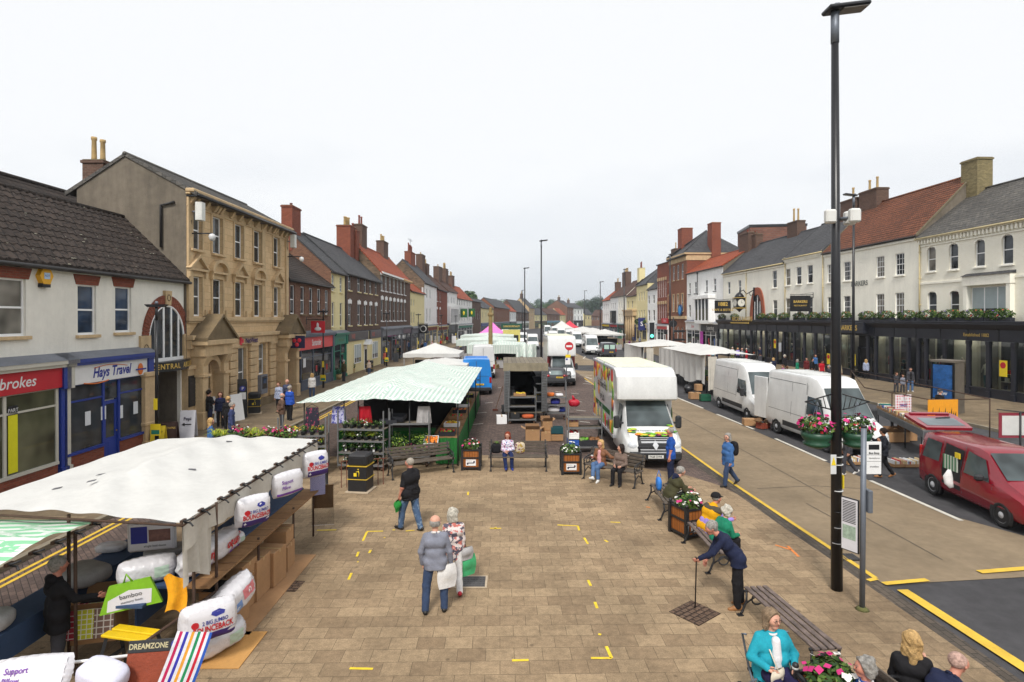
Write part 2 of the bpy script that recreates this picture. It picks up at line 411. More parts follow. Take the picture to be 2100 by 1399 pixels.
def line(name,pts,wd,m,z=.004):
 """painted line along ground points"""
 b=MB()
 for(a,c)in zip(pts[:-1],pts[1:]):
  a=Vector((a[0],a[1],0));c=Vector((c[0],c[1],0));d=(c-a).normalized();n=Vector((-d.y,d.x,0))*wd/2
  b.quad((a-n+Vector((0,0,z)))[:],(c-n+Vector((0,0,z)))[:],(c+n+Vector((0,0,z)))[:],(a+n+Vector((0,0,z)))[:],m)
 return struct(b.build(name))
g2=lambda px,py:G(px,py).xy
line('road_marking',[(7.28,11.5),(7.13,14.5),(6.93,19),(6.83,24),(6.6,36),(6.3,50)],.11,YEL)
line('road_marking',[g2(1780,1191),g2(1798,1187)],.1,YEL,.008)
line('road_marking',[(7.48,11.0),(7.72,7),(8.0,2)],.22,YEL)
line('road_marking',[g2(1812,1197),g2(1902,1189)],.13,YEL)
line('road_marking',[g2(2008,1173),g2(2110,1165)],.15,YEL)
for a,c in(((1388,815),(1442,837)),((1470,849),(1546,880)),((1590,899),(1694,945)),((1785,985),(1972,1067))):
 line('road_marking',[g2(*a),g2(*c)],.13,WHT,-.008)
Z6=lambda x,y:g2(820+x/4.773,640+y/4.773)
for s_ in((835,890,915,882),(715,1100,815,1090),(515,1132,600,1122),(1520,776,1590,785),(1675,795,1750,800),(1700,868,1780,880),(1730,960,1820,968),(1760,1070,1860,1080),(600,1002,690,996),(740,990,850,980),(550,1222,575,1218),(960,742,990,738),(1400,1150,1470,1165),(690,1300,770,1290)):
 line('bay_marking',[Z6(*s_[:2]),Z6(*s_[2:])],.08,WHT,-.005)
for s_ in((1760,615,1880,620),(1815,632,1880,655),(1815,672,1870,692),(1790,700,1890,705),(1700,420,1745,430),(1795,455,1815,435),(1800,455,1890,470)):
 line('road_marking',[Z6(*s_[:2]),Z6(*s_[2:])],.14,WHT,-.008)
PATCHA=M('asphalt_patch',C3(66,65,68),.95,var=.2,scale=2,bump=.6,bscale=90)
for k_,(x,y,w_,h_)in enumerate(((14.2,9.6,1.3,2.6),(19.2,20,.9,3),(13.4,30.5,.7,5),(16,60,1.2,9),(9.5,90,1.4,12))):sheet('road_patch',[(x,y),(x+w_,y+.2),(x+w_*.95,y+h_),(x-.1,y+h_*.96)],-.026,PATCHA)
TARL=M('tar_joint',C3(92,82,70),.9,var=.3,scale=3)
for pts in([(9.3,12.4),(9.2,19),(9.05,27),(8.7,40)],[(7.5,17.6),(9.4,17.9),(11.2,17.5)],[(7.3,29),(9,29.2),(11.1,29.1)],[(7.6,13.6),(8.4,14.9),(8.3,16.2)]):line('road_crack',pts,.035,TARL,-.014)
for dx in(0,.2):line('road_marking',[(-10.12+dx,8),(-10.12+dx,60)],.09,YEL,-.006)
Z5=lambda x,y:g2(700+x/3.331,880+y/3.331)
marks=[(Z5(*a),Z5(*c))for a,c in(((175,700),(285,698)),((175,703),(148,765)),((350,690),(367,690)),((440,697),(500,693)),((118,840),(106,872)),((202,828),(190,848)),((70,985),(50,1030)),((866,430),(866,452)),((1015,679),(1092,679)),((1055,672),(1050,684)),((858,875),(866,898)),((290,743),(300,743)),((108,908),(118,908)))]
marks+=[(g2(*a),g2(*c))for a,c in(((1143,1077),(1186,1079)),((1185,1079),(1188,1088)),((1252,1071),(1272,1072)),((1198,1103),(1206,1116)),((1240,1108),(1247,1112)),((1206,1190),(1212,1202)),((1220,1235),(1225,1248)),((1212,1350),(1254,1350)),((1254,1350),(1243,1326)),((1050,1355),(1084,1354)),((717,1371),(765,1372)),((650,1088),(690,1087)),((1227,1301),(1233,1302)))]
b=MB()
for a,c in marks:
 d=(c-a);d.normalize();n=Vector((-d.y,d.x))*.028
 b.quad((*(a-n),.005),(*(c-n),.005),(*(c+n*.8),.005),(*(a+n*.9),.005),YSPR)
struct(b.build('ground_marking'))
b=MB();OR=M('orange_spray_paint',C3(236,140,70),.85,var=.3,scale=9)
for a,c in(((1590,1118),(1622,1128)),((1615,1120),(1638,1142)),((1325,1040),(1333,1041))):
 a,c=g2(*a),g2(*c);d=(c-a);d.normalize();n=Vector((-d.y,d.x))*.03
 b.quad((*(a-n),.005),(*(c-n),.005),(*(c+n),.005),(*(a+n),.005),OR)
struct(b.build('ground_marking'))
def pavement(name,inner,outer,m,h=.11,kw=.16):
 """inner = kerb line (towards the road), outer = building line; lists of (x,y)"""
 b=MB();k=len(inner)
 for i in range(k-1):
  a,c=inner[i],inner[i+1];o1,o2=outer[i],outer[i+1]
  sg=1 if o1[0]>a[0]else-1
  a2=(a[0]+sg*kw,a[1]);c2=(c[0]+sg*kw,c[1])
  b.quad((*a2,h),(*c2,h),(*o2,h),(*o1,h),m)
  b.quad((*a,h+.002),(*c,h+.002),(*c2,h+.002),(*a2,h+.002),KERB);b.quad((*a,-.05),(*c,-.05),(*c,h+.002),(*a,h+.002),KERB)
 return struct(b.build(name))
FLX=[(-40,-14.85),(8,-14.85),(60,-14.8),(95,-14.3),(118,-13.7),(130,-12.4),(150,-10.4),(185,-7),(235,-1),(300,14),(380,40)]
FL=lambda D:float(np.interp(D,[p[0]for p in FLX],[p[1]for p in FLX]))
dl=[-10,10,60,95,118,150,185,235]
pavement('pavement',[(FL(d)+4.4-max(0,d-60)*.012,d)for d in dl],[(FL(d)-.3,d)for d in dl],PAVE_R)
dr=[14,22,40,80,130,175,230]
pavement('pavement',[(KR(d),d)for d in dr],[(FR(d)+.5,d)for d in dr],PAVE_R)
IRON=M('cast_iron_cover',C3(86,84,84),.7,metal=.3,var=.2,bump=.4,bscale=60)
IRONB=MB_brick('brown_cover',C3(112,90,74),C3(100,80,66),C3(62,48,40),.16,.1,.014,.8,.12,.5,0,1.,.5)
CONC=M('concrete_collar',C3(190,172,148),.9,var=.15)
def cover(px,py,wx,wy,m,rz,label,collar=False):
 p=G(px,py);b=MB()
 if collar:b.box(-wx/2-.04,wx/2+.04,-wy/2-.04,wy/2+.04,-.02,.004,CONC)
 b.box(-wx/2,wx/2,-wy/2,wy/2,-.02,.009,m)
 for i in range(9):
  x=-wx/2+wx*(i+.5)/9
  for j in range(5):b.box(x-.02,x+.02,-wy/2+wy*(j+.3)/5,-wy/2+wy*(j+.7)/5,.009,.013,m)
 tag(b.build('manhole_cover',loc=(p.x,p.y,0),rot=(0,0,rz)),label,'manhole cover')
cover(966,1193,.56,.44,IRON,0,'dark grey rectangular iron cover in a pale concrete collar behind the strolling couple',True)
cover(585,1202,.6,.44,IRONB,R(-4),'brown iron cover set in the slabs beside the bedding stall boards')
cover(1425,1257,.66,.6,IRONB,R(38),'brown patterned iron cover under the tip of the walking stick')
b=MB();p=G(1733,1142);b.box(-.25,.25,-.17,.17,-.02,.003,M('gully_black',(.015,.015,.015)))
for i in range(9):b.box(-.24+i*.058,-.21+i*.058,-.16,.16,.003,.012,IRON)
tag(b.build('drain_grate',loc=(p.x,p.y,0)),'slotted iron drain grate in the gutter behind the tall lamp post','drain grate')
# ================================================================ BUILDINGS
BRK=MB_brick('brown_brick',C3(140,98,76),C3(112,76,60),C3(130,112,96),var=.18,big=.3)
BRKD=MB_brick('dark_brick',C3(112,84,72),C3(92,68,58),C3(118,104,92),var=.2,big=.3)
BRKR=MB_brick('red_brick',C3(152,82,62),C3(130,66,50),C3(128,96,78),var=.14,big=.3)
BRKO=MB_brick('orange_brick',C3(146,90,64),C3(126,76,56),C3(146,120,98),var=.14,big=.3)
BRKY=MB_brick('buff_brick',C3(160,144,104),C3(128,116,82),C3(120,112,90),var=.2,big=.3)
RUB=MB_brick('rubble_stone',C3(138,116,94),C3(96,82,68),C3(110,96,80),.38,.19,.018,var=.3,bump=.8)
ASHL=MB_brick('ashlar_stone',C3(216,187,146,.98),C3(202,171,130,.98),C3(156,130,98),.62,.34,.006,var=.16,bump=.25,big=.4,stain=.08)
STONE=M('dressed_stone',C3(206,178,138,.95),.85,var=.16,scale=1.4,bump=.25,streak=.22)
STONED=M('weathered_stone',C3(128,110,82),.9,var=.22,scale=1.6,bump=.3,streak=.2)
HARL=M('white_roughcast',C3(240,236,226,.95),.92,var=.07,scale=.5,bump=.7,bscale=26,streak=.1)
CREAM=M('cream_paint',C3(252,248,234,.98),.8,var=.05,scale=.6,bump=.25,bscale=14,streak=.09)
CREAMB=MB_brick('cream_painted_brick',C3(252,248,234,.98),C3(248,243,226,.98),C3(236,230,212),var=.06,big=.3,bump=.4,stain=.04)
WHITE=M('white_masonry_paint',C3(246,246,244,.95),.8,var=.06,scale=.6,bump=.2,bscale=14,streak=.08)
YCREAM=M('pale_yellow_paint',C3(240,226,172),.8,var=.05,scale=.6,bump=.2,streak=.06)
REND=M('grey_cement_render',C3(128,118,104),.93,var=.22,scale=.45,bump=.6,bscale=20,streak=.3)
SLATE=MB_brick('slate_roof',C3(86,86,88),C3(66,66,70),C3(44,44,46),.3,.2,.01,.7,.25,bump=.9,big=.5,stain=.14)
SLATEL=MB_brick('pale_slate_roof',C3(110,106,100),C3(84,82,80),C3(54,52,50),.3,.2,.01,.75,.3,bump=.9,big=.6,stain=.18)
TILED=MB_brick('dark_concrete_tile',C3(72,62,56),C3(58,50,46),C3(36,32,30),.33,.34,.02,.85,.25,off=0,bump=1.,big=.7,stain=.2)
PANT=MB_brick('orange_pantile',C3(190,98,62),C3(166,82,52),C3(104,50,36),.22,.3,.03,.8,.2,off=0,bump=1.,big=.4,stain=.12)
PANTD=MB_brick('weathered_pantile',C3(156,96,66),C3(122,76,54),C3(58,36,32),.22,.3,.04,.85,.28,off=0,bump=1.,big=.5,stain=.2)
BRT=MB_brick('brown_roof_tile',C3(110,80,66),C3(88,64,56),C3(50,40,38),.22,.2,.02,.85,.25,bump=.9)
UPVC=M('white_window_paint',C3(244,244,244,.95),.45,var=.04)
BLK=M('black_gloss_paint',C3(30,30,34),.35,var=.1)
DKGUT=M('dark_gutter',C3(46,44,44),.55,var=.15)
CRGUT=M('cream_gutter',C3(226,208,160),.55,var=.15)
LEAD=M('lead_sheet',C3(128,132,142),.6,var=.16,scale=1.2,metal=.2)
POT=M('buff_chimney_pot',C3(190,160,110),.85,var=.2)
POTR=M('red_chimney_pot',C3(138,70,56),.85,var=.2)
GLS=glass('window_glass',(.03,.035,.04))
GLSB=glass('blue_glass',(.03,.05,.09))
GLSC=glass('curtained_glass',(.16,.15,.13),.08)
GLSM=glass('net_curtain_glass',(.075,.078,.08),.06)
BLIND=M('window_blind',C3(176,188,190),.7,var=.06)
INSHADE=M('dark_interior',(.012,.012,.013),.9,var=.2)  # near-black colour stands in for the shade inside openings
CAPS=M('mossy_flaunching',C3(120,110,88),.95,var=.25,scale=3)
WIN={}
def window(parent,x,z,w,h,style='sash',frame=None,pane=None,sill=None,head=None,rec=.1,sillw=.12,surround=None):
 """window opening with lower-left corner x,z: frame (> pane, sill); head: ('brick'|'wedge'|'flat', material, height)"""
 frame=frame or UPVC;pane=pane or GLS
 key=(round(w,2),round(h,2),style,frame.name,pane.name,sill and sill.name,head and(head[0],head[1].name),rec,surround and surround.name)
 if key in WIN:return dup(WIN[key],loc=(x,0,z),parent=parent)
 b=MB();t=.055;y0,y1=rec-.02,rec+.05
 b.box(0,t,y0,y1,0,h,frame);b.box(w-t,w,y0,y1,0,h,frame);b.box(t,w-t,y0,y1,h-t,h,frame);b.box(t,w-t,y0,y1,0,t*1.4,frame)
 if style.startswith('sash'):b.box(t,w-t,y0+.002,y1,h*.5-.03,h*.5+.03,frame)
 if style=='sash6':
  for i in(1,2):b.box(w*i/3-.012,w*i/3+.012,y0+.012,y1,t,h-t,frame)
  for zz in(.25,.75):b.box(t,w-t,y0+.014,y1,h*zz-.012,h*zz+.012,frame)
 if style=='sash2':b.box(w/2-.012,w/2+.012,y0+.012,y1,t,h-t,frame)
 if style=='tri':
  for i in(1,2):b.box(w*i/3-.035,w*i/3+.035,y0-.002,y1,t,h-t,frame)
 if head:
  hh=head[2]
  if head[0]=='wedge':b.prism([(-.08,-.03,h),(w+.08,-.03,h),(w+.2,-.03,h+hh),(-.2,-.03,h+hh)],(0,.05,0),head[1])
  else:b.box(-.08,w+.08,-.04,.03,h+.002,h+hh,head[1])
  if head[0]=='key':b.prism([(w/2-.08,-.06,h),(w/2+.08,-.06,h),(w/2+.12,-.06,h+hh*1.25),(w/2-.12,-.06,h+hh*1.25)],(0,.05,0),head[1])
 if surround:
  b.box(-.14,-.002,-.045,.03,0,h+.13,surround);b.box(w+.002,w+.14,-.045,.03,0,h+.13,surround);b.box(-.002,w+.002,-.045,.03,h+.002,h+.13,surround)
 o=b.build('window',parent,(x,0,z))
 p=MB();p.box(t,w-t,y0+.03,y1-.01,t,h-t,pane);p.build('pane',o)
 if style=='tri':
  q=MB();q.box(t,w-t,y0+.02,y0+.027,h*.28,h-t,BLIND);q.build('blind',o)
 if sill:
  q=MB();q.box(-.1,w+.1,-sillw,rec,-.11,-.001,sill,.01);q.build('sill',o)
 WIN[key]=o
 return o
def wall(b,L_,z0,z1,holes,m,dep=.16,rev=None):
 """front wall at y=0 with rectangular openings and their reveals"""
 xs=sorted({0,L_}|{h[0]for h in holes}|{h[2]for h in holes});zs=sorted({z0,z1}|{h[1]for h in holes}|{h[3]for h in holes})
 xs=[x for x in xs if 0<=x<=L_];zs=[z for z in zs if z0<=z<=z1]
 for i in range(len(xs)-1):
  for j in range(len(zs)-1):
   cx,cz=(xs[i]+xs[i+1])/2,(zs[j]+zs[j+1])/2
   if any(h[0]<cx<h[2]and h[1]<cz<h[3]for h in holes):continue
   b.quad((xs[i],0,zs[j]),(xs[i+1],0,zs[j]),(xs[i+1],0,zs[j+1]),(xs[i],0,zs[j+1]),m)
 r=rev or m
 for x0,a,x1,c in holes:
  b.quad((x0,0,a),(x0,dep,a),(x0,dep,c),(x0,0,c),r);b.quad((x1,0,a),(x1,0,c),(x1,dep,c),(x1,dep,a),r)
  b.quad((x0,0,c),(x0,dep,c),(x1,dep,c),(x1,0,c),r);b.quad((x0,0,a),(x1,0,a),(x1,dep,a),(x0,dep,a),r)
class Bld:
 """a building on one side of the street; local x runs to the viewer's right along the front, y into the building, z up"""
 def __init__(s,name,label,side,D0,D1,cat='building',off=0.,A=None,B=None,group='buildings lining the high street'):
  if A is None:
   if side=='L':A,B=(FL(D0)-off,D0),(FL(D1)-off,D1)
   else:A,B=(FR(D1)+off,D1),(FR(D0)+off,D0)
  s.A,s.B=Vector(A),Vector(B);s.L=(s.B-s.A).length;s.u=(s.B-s.A)/s.L
  s.root=thing(name,label,cat,(A[0],A[1],0),math.atan2(s.u.y,s.u.x),group)
  s.holes=[];s.pend=[]
 def at(s,px,py,y=0.):
  """local (x, z) of the point of the front plane (moved in by y) seen at a pixel"""
  d=ray(px,py);n=Vector((-s.u.y,s.u.x));o=s.A+n*y
  t=o.dot(n)/(d.x*n.x+d.y*n.y);p=d*t
  return((p.xy-o).dot(s.u),HCAM+p.z)
 def win(s,x,z,w,h,**k):
  if 'pane' not in k:k['pane']=rnd.choice([GLS,GLS,GLSC,GLSM])
  s.holes.append((x,z,x+w,z+h));s.pend.append((x,z,w,h,k))
 def winpx(s,px,w,z,h,**k):
  x,_=s.at(px,600);s.win(x-w/2,z,w,h,**k)
 def finish(s,eave,ridge,wallm,roofm,depth=None,z0=0.,gable=None,gutter=DKGUT,courses=.3,over=.25,hipl=0.,hipr=0.,sides=True,corn=None,roof=True,verge=None,back=None):
  d,rz=ridge;depth=depth or 2*d;L_=s.L;gm=gable or wallm
  b=MB();wall(b,L_,z0,eave,s.holes,wallm)
  for(x,z,w,h,k)in s.pend:window(s.root,x,z,w,h,**k)
  b.quad((L_,depth,0),(0,depth,0),(0,depth,eave),(L_,depth,eave),gm)
  if sides:
   for x in(0,L_):
    hip=hipl if x==0 else hipr
    pts=[(x,0,0),(x,depth,0),(x,depth,eave)]+([]if hip else[(x,d,rz)])+[(x,0,eave)]
    b.poly(pts if x==0 else pts[::-1],gm)
  s.wall=b.build('wall',s.root)
  if roof:
   r=MB();n=max(3,int(math.hypot(d,rz-eave)/courses));o1=over
   sl=(rz-eave)/d
   ex=.06
   for side_ in(0,1):
    dd=d if side_==0 else depth-d;sl2=(rz-eave)/dd
    for i in range(n if side_==0 else 1):
     nn=n if side_==0 else 1
     t0,t1=i/nn,(i+1)/nn
     ya,yb=-o1+(dd+o1)*t0,-o1+(dd+o1)*t1
     za,zb=eave+ya*sl2+.05,eave+yb*sl2+.03
     xl0,xl1=-ex+hipl*t0,-ex+hipl*t1;xr0,xr1=L_+ex-hipr*t0,L_+ex-hipr*t1
     Y=(lambda y:y)if side_==0 else(lambda y:depth-y)
     r.quad((xl0,Y(ya),za),(xr0,Y(ya),za),(xr1,Y(yb),zb),(xl1,Y(yb),zb),roofm)
     if side_==0:r.quad((xl0,ya,za-.035),(xr0,ya,za-.035),(xr0,ya,za),(xl0,ya,za),roofm)
   if not hipl and not hipr or True:
    r.tube([(hipl-ex,d,rz+.03),(L_+ex-hipr,d,rz+.03)],.11,roofm,n=8)
   for x,hip in((-ex,hipl),(L_+ex,hipr)):
    if hip:
     xx=hip if x<0 else L_-hip
     r.poly([(x,-o1,eave+.02),(x,depth+o1,eave+.02),(xx,d,rz)],roofm)
     r.tube([(x,-o1,eave+.05),(xx,d,rz+.04)],.08,roofm,n=6)
    else:
     vm=verge or roofm
     for y0_,y1_ in((-o1,d),(depth+o1,d)):
      za=eave-o1*sl
      r.prism([(x,y0_,za-.1),(x,y1_,rz-.08),(x,y1_,rz+.07),(x,y0_,za+.09)],((.12 if x<0 else-.12),0,0),vm)
   s.roof=r.build('roof',s.root)
   if gutter:
    g=MB();zz=eave-over*sl-.06
    g.tube([(-.05,-over-.05,zz),(L_+.05,-over-.05,zz)],.065,gutter,n=8);g.box(0,L_,-over+.02,.0,zz-.05,zz+.02,gutter)
    g.build('gutter',s.root)
  else:s.roof=s.root
  s.eave,s.rz,s.d=eave,rz,d
  return s
 def chimney(s,x,y,w,dp,z1,m,pots=2,potm=None,poth=.55,z0=None,cap=None):
  b=MB();z0=z0 if z0 is not None else s.rz-1.8
  b.box(x-w/2,x+w/2,y-dp/2,y+dp/2,z0,z1-.18,m)
  b.box(x-w/2-.06,x+w/2+.06,y-dp/2-.06,y+dp/2+.06,z1-.18,z1-.06,m)
  b.box(x-w/2-.02,x+w/2+.02,y-dp/2-.02,y+dp/2+.02,z1-.06,z1,cap or CAPS,.03)
  long_y=dp>w
  for i in range(pots):
   t=(i+.5)/pots-.5
   px,py=(x,y+t*dp*.85)if long_y else(x+t*w*.85,y)
   hh=poth*rnd.uniform(.85,1.15)
   b.lathe([(.13,0),(.115,hh*.15),(.1,hh*.85),(.13,hh*.9),(.125,hh),(.09,hh),(.085,hh-.12)],potm or POT,(px,py,z1),n=10)
  return b.build('chimney',s.roof)
 def pipe(s,x,z0,z1,m=DKGUT,y=-.08):
  b=MB();b.tube([(x,y,z0),(x,y,z1)],.05,m,n=8)
  for z in np.arange(z0+1,z1,2.):b.box(x-.08,x+.08,y-.05,.0,z,z+.06,m)
  b.box(x-.13,x+.13,y-.1,.0,z1-.02,z1+.24,m)
  return b.build('downpipe',s.root)
 def shop(s,x0,x1,col,fascia,text='',tcol=None,h=3.4,fh=.62,riser=.6,riserm=None,panes=(.05,.38,.62,.95),door=1,y=-.14,size=.36,glassm=None,corn=None,txt2=None,proud=.16,shear=0.,bold=.012,sq=1.,posters=0,textx=.5):
  """shopfront part: pilasters, cornice, stallriser; sub-parts fascia sign, glazing, door"""
  w=x1-x0;b=MB();riserm=riserm or col;corn=corn or col;glassm=glassm or GLS
  b.box(x0,x1,0.01,.3,0,h+.1,INSHADE)
  for xx in(x0,x1-.26):b.box(xx,xx+.26,y,.005,.0,h-.01,col);b.box(xx-.03,xx+.29,y-.05,.004,0,.35,col);b.box(xx-.03,xx+.29,y-.12,.004,h-fh-.1,h+.0,col)
  b.box(x0-.05,x1+.05,y-.28,.004,h,h+.12,corn);b.box(x0-.02,x1+.02,y-.2,.003,h-.1,h-.002,corn)
  b.prism([(x0-.06,y-.3,h+.121),(x0-.06,.0,h+.121),(x0-.06,.0,h+.34)],(w+.12,0,0),LEAD)
  zt=h-fh-.08
  b.box(x0+.26,x1-.26,y+.06,.004,zt,h-.1,col)
  X=[x0+.26+(w-.52)*f for f in panes]
  gbs=[]
  for i in range(len(X)-1):
   a,c=X[i],X[i+1]
   b.box(a-.05,a+.05,y+.03,.02,0 if i==door or i==door+1 else riser,zt,col)
   if i==door:continue
   b.box(a,c,y+.02,.02,0,riser,riserm);b.box(a,c,y-.03,.02,riser,riser+.09,col);b.box(a+.05,c-.05,y+.04,.02,zt-.55,zt-.49,col)
   gb=MB();gbs.append(gb);gb.box(a+.05,c-.05,y+.07,y+.085,riser+.09,zt,glassm)
   for q in range(posters):
    pw=rnd.uniform(.25,.5);pxx=rnd.uniform(a+.1,max(a+.12,c-.1-pw));pz=rnd.uniform(riser+.3,zt-1.1)
    gb.box(pxx,pxx+pw,y+.058,y+.066,pz,pz+pw*1.4,rnd.choice(POSTER))
  b.box(X[-1]-.05,X[-1]+.05,y+.03,.02,riser,zt,col)
  o=b.build('shopfront',s.root)
  for q_ in gbs:q_.build('shop_window',o)
  f=MB();f.box(x0+.3,x1-.3,y-.06,y+.05,h-fh-.04,h-.11,fascia,.015)
  if text:f.text(text,size,tcol or WHITE,(x0+w*textx,y-.06,h-fh/2-.075+(.1 if txt2 else 0)),bold=bold,shear=shear,squeeze=sq)
  if txt2:f.text(txt2,size*.45,tcol or WHITE,(x0+w*textx,y-.06,h-fh/2-.27))
  f.build('fascia_sign',o)
  if door is not None and door<len(X)-1:
   a,c=X[door]+.06,X[door+1]-.06;dr=MB();c=min(c,a+1.1);dh=min(2.2,zt-.4)
   dr.box(a,a+.12,y+.09,y+.14,.02,dh,col);dr.box(c-.12,c,y+.09,y+.14,.02,dh,col);dr.box(a+.12,c-.12,y+.09,y+.14,dh-.12,dh,col)
   dr.box(a+.12,c-.12,y+.09,y+.14,.02,.85,col);dr.box(a+.24,c-.24,y+.08,y+.09,.2,.7,col)
   dr.box(a+.12,c-.12,y+.11,y+.12,.85,dh-.12,glassm);dr.ball((c-.06,y+.06,1.05),.03,M('brass',C3(190,160,80),.3,metal=1.))
   dr.build('door',o)
   t=MB();t.box(X[door]+.05,X[door+1]-.05,y+.08,y+.095,dh+.06,zt,glassm);t.build('transom',o)
  return o
POSTER=[flatc('poster_white',C3(230,232,235)),flatc('poster_yellow',C3(240,210,40)),flatc('poster_red',C3(190,50,50)),flatc('poster_blue',C3(90,120,180))]
WARN=flatc('warning_yellow',C3(245,215,40))
def hang_sign(bl,x,z,w,h,m,text='',tcol=None,size=.2,out=.15,shape=None,label=None,txt2=None):
 """projecting sign at right angles to the front; parts: bracket, board"""
 b=MB();b.box(x-.03,x+.03,-out-w,0,z+h+.08,z+h+.13,BLK);b.box(x-.02,x+.02,-.04,0,z+h-.25,z+h+.3,BLK)
 b.tube([(x,0,z+h+.32),(x,-out-w*.5,z+h+.14)],.012,BLK,n=5)
 for yy in(-out-w*.2,-out-w*.8):b.tube([(x,yy,z+h),(x,yy,z+h+.09)],.01,BLK,n=5)
 o=b.build('sign_bracket',bl.root)
 s=MB();s.box(x-.035,x+.035,-out-w,-out,z,z+h,m,.01)
 for sg in(-1,1):
  rt=Matrix.Rotation(R(-90 if sg<0 else 90),4,'Z')@Matrix.Rotation(R(90),4,'X')
  at_=(x+sg*.036,-out-w/2,z+h/2+(size*.5 if txt2 else 0))
  if text:s.text(text,size,tcol or WHITE,at_,rot=rt,bold=.015)
  if txt2:s.text(txt2,size*.6,tcol or WHITE,(at_[0],at_[1],z+h/2-size*.6),rot=rt)
  if shape:shape(s,x+sg*.037,-out-w/2,z+h/2,min(w,h),sg)
 s.build('sign_board',o)
 return o
 # ---------------------------------------------------------------- left side of the street
L1=Bld('roughcast_building','white roughcast two-storey building with dark tiled roof and round-arched arcade entrance','L',8,26)
SILLS=STONE
for(a,c,ya,yb)in((-32,53,573,689),(159,197,586,686),(236,269,590,681)):
 x0,z1=L1.at(a,ya);x1,_=L1.at(c,ya);z1=L1.at(c,ya)[1];z0=L1.at(c,yb)[1]
 L1.win(x0,z0,x1-x0,z1-z0,sill=STONE,head=('wedge',BRKR,.34),pane=GLSB if a>0 else GLSC)
L1.win(.9,5.0,1.2,1.75,sill=STONE,head=('wedge',BRKR,.34))
ax,_=L1.at(341,700)
AR=1.28
L1.holes.append((ax-1.05,0,ax+1.05,3.0));L1.holes.append((ax-1.15,3.42,ax+1.15,4.35))
L1.finish(7.1,(2.75,9.75),HARL,TILED,depth=5.5,courses=.31)
b=MB();sl=(9.75-7.1)/2.75;n=11
for i in range(n):
 t0,t1=i/n,(i+1)/n;ya,yb=-.25+3.0*t0,-.25+3.0*t1
 za,zb=7.1+ya*sl+.1,7.1+yb*sl+.065
 xs=np.arange(0,L1.L+.05,.075)
 up=.022*np.cos(xs/.3*2*PI+0*i)
 v=[]
 for k,x in enumerate(xs):v+=[(x,ya-up[k]*.5,za+up[k]),(x,yb-up[k]*.5,zb+up[k]),(x,ya-up[k]*.5+.004,za+up[k]-.05)]
 f=[]
 for k in range(len(xs)-1):f+=[(3*k,3*k+3,3*k+4,3*k+1),(3*k+2,3*k+5,3*k+3,3*k)]
 b.add(v,f,TILED)
b.build('roof_tiles',L1.roof)
b=MB()
for i in range(70):
 x,t=rnd.uniform(0,L1.L),rnd.uniform(0,1);y=-.25+3*t;b.ball((x,y,7.1+y*sl+.12),rnd.uniform(.015,.045),M('lichen',C3(190,188,170),.9,var=.3),6,4,(1.3,1,.35))
b.build('lichen',L1.roof)
b=MB();b.box(0,L1.L,-.045,0,6.78,7.02,BRKR);b.build('eaves_course',L1.root)
b=MB();zc=4.35
k=34
for i in range(k):
 a0,a1=PI*i/k,PI*(i+1)/k-.012
 b.prism([(ax+math.cos(a)*r,-.07,zc+math.sin(a)*r*1.12)for a,r in((a0,AR-.02),(a0,AR+.36),(a1,AR+.36),(a1,AR-.02))],(0,.12,0),BRKR)
b.prism([(ax-.17,-.12,zc+AR*1.1),(ax+.17,-.12,zc+AR*1.1),(ax+.24,-.12,zc+AR*1.1+.62),(ax-.24,-.12,zc+AR*1.1+.62)],(0,.16,0),STONE)
b.tube([(ax+.11*math.cos(t),-.125,zc+AR*1.1+.32+.13*math.sin(t))for t in np.linspace(0,2*PI,14)],.02,STONED,n=5)
for sg in(-1,1):
 x=ax+sg*1.5
 b.box(x-.32,x+.32,-.1,.02,3.32,4.5,STONE);b.tube([(x+.12*math.cos(t),-.105,4.0+.14*math.sin(t))for t in np.linspace(0,2*PI,14)],.02,STONED,n=5)
 b.box(x-.36,x+.36,-.28,.02,0,2.86,STONE);b.box(x-.42,x+.42,-.36,.02,2.86,3.06,STONE,.03);b.box(x-.42,x+.42,-.36,.02,0,.3,STONE);b.box(x-.4,x+.4,-.33,.02,.9,1.05,STONE,.03)
b.build('stone_arch',L1.root)
b=MB()
b.prism([(ax+math.cos(a)*(AR-.02),.012,zc+math.sin(a)*(AR-.02)*1.12)for a in np.linspace(0,PI,22)],(0,-.03,0),GLS)
b.box(ax-AR+.02,ax+AR-.02,-.01,.07,3.5,zc,GLS);og=b.build('arched_window',L1.root)
b=MB()
for f in(-.62,-.2,.22,.64):
 hh=math.sqrt(max(0,1-f*f))*AR*1.12+zc;b.box(ax+f*AR-.045,ax+f*AR+.045,-.06,-.02,3.5,hh-.03,UPVC)
b.tube([(ax+math.cos(a)*(AR-.05),-.03,zc+math.sin(a)*(AR-.05)*1.12)for a in np.linspace(0,PI,26)],.05,UPVC,n=6)
b.box(ax-AR,ax+AR,-.06,.05,3.38,3.52,UPVC);b.build('glazing_bars',og)
b=MB();k=16
for i in range(k):
 t0,t1=i/k-.5,(i+1)/k-.5;y0,y1=-.18-.42*math.cos(t0*PI),-.18-.42*math.cos(t1*PI);X0,X1=ax+t0*3.1,ax+t1*3.1
 b.quad((X0,y0,2.98),(X1,y1,2.98),(X1,y1,3.38),(X0,y0,3.38),BLK);b.quad((X0,y0,3.38),(X1,y1,3.38),(X1,0,3.38),(X0,0,3.38),BLK)
GOLD=M('gold_lettering',C3(222,186,92),.5,var=.05)
nm='CENTRAL ARCADE'
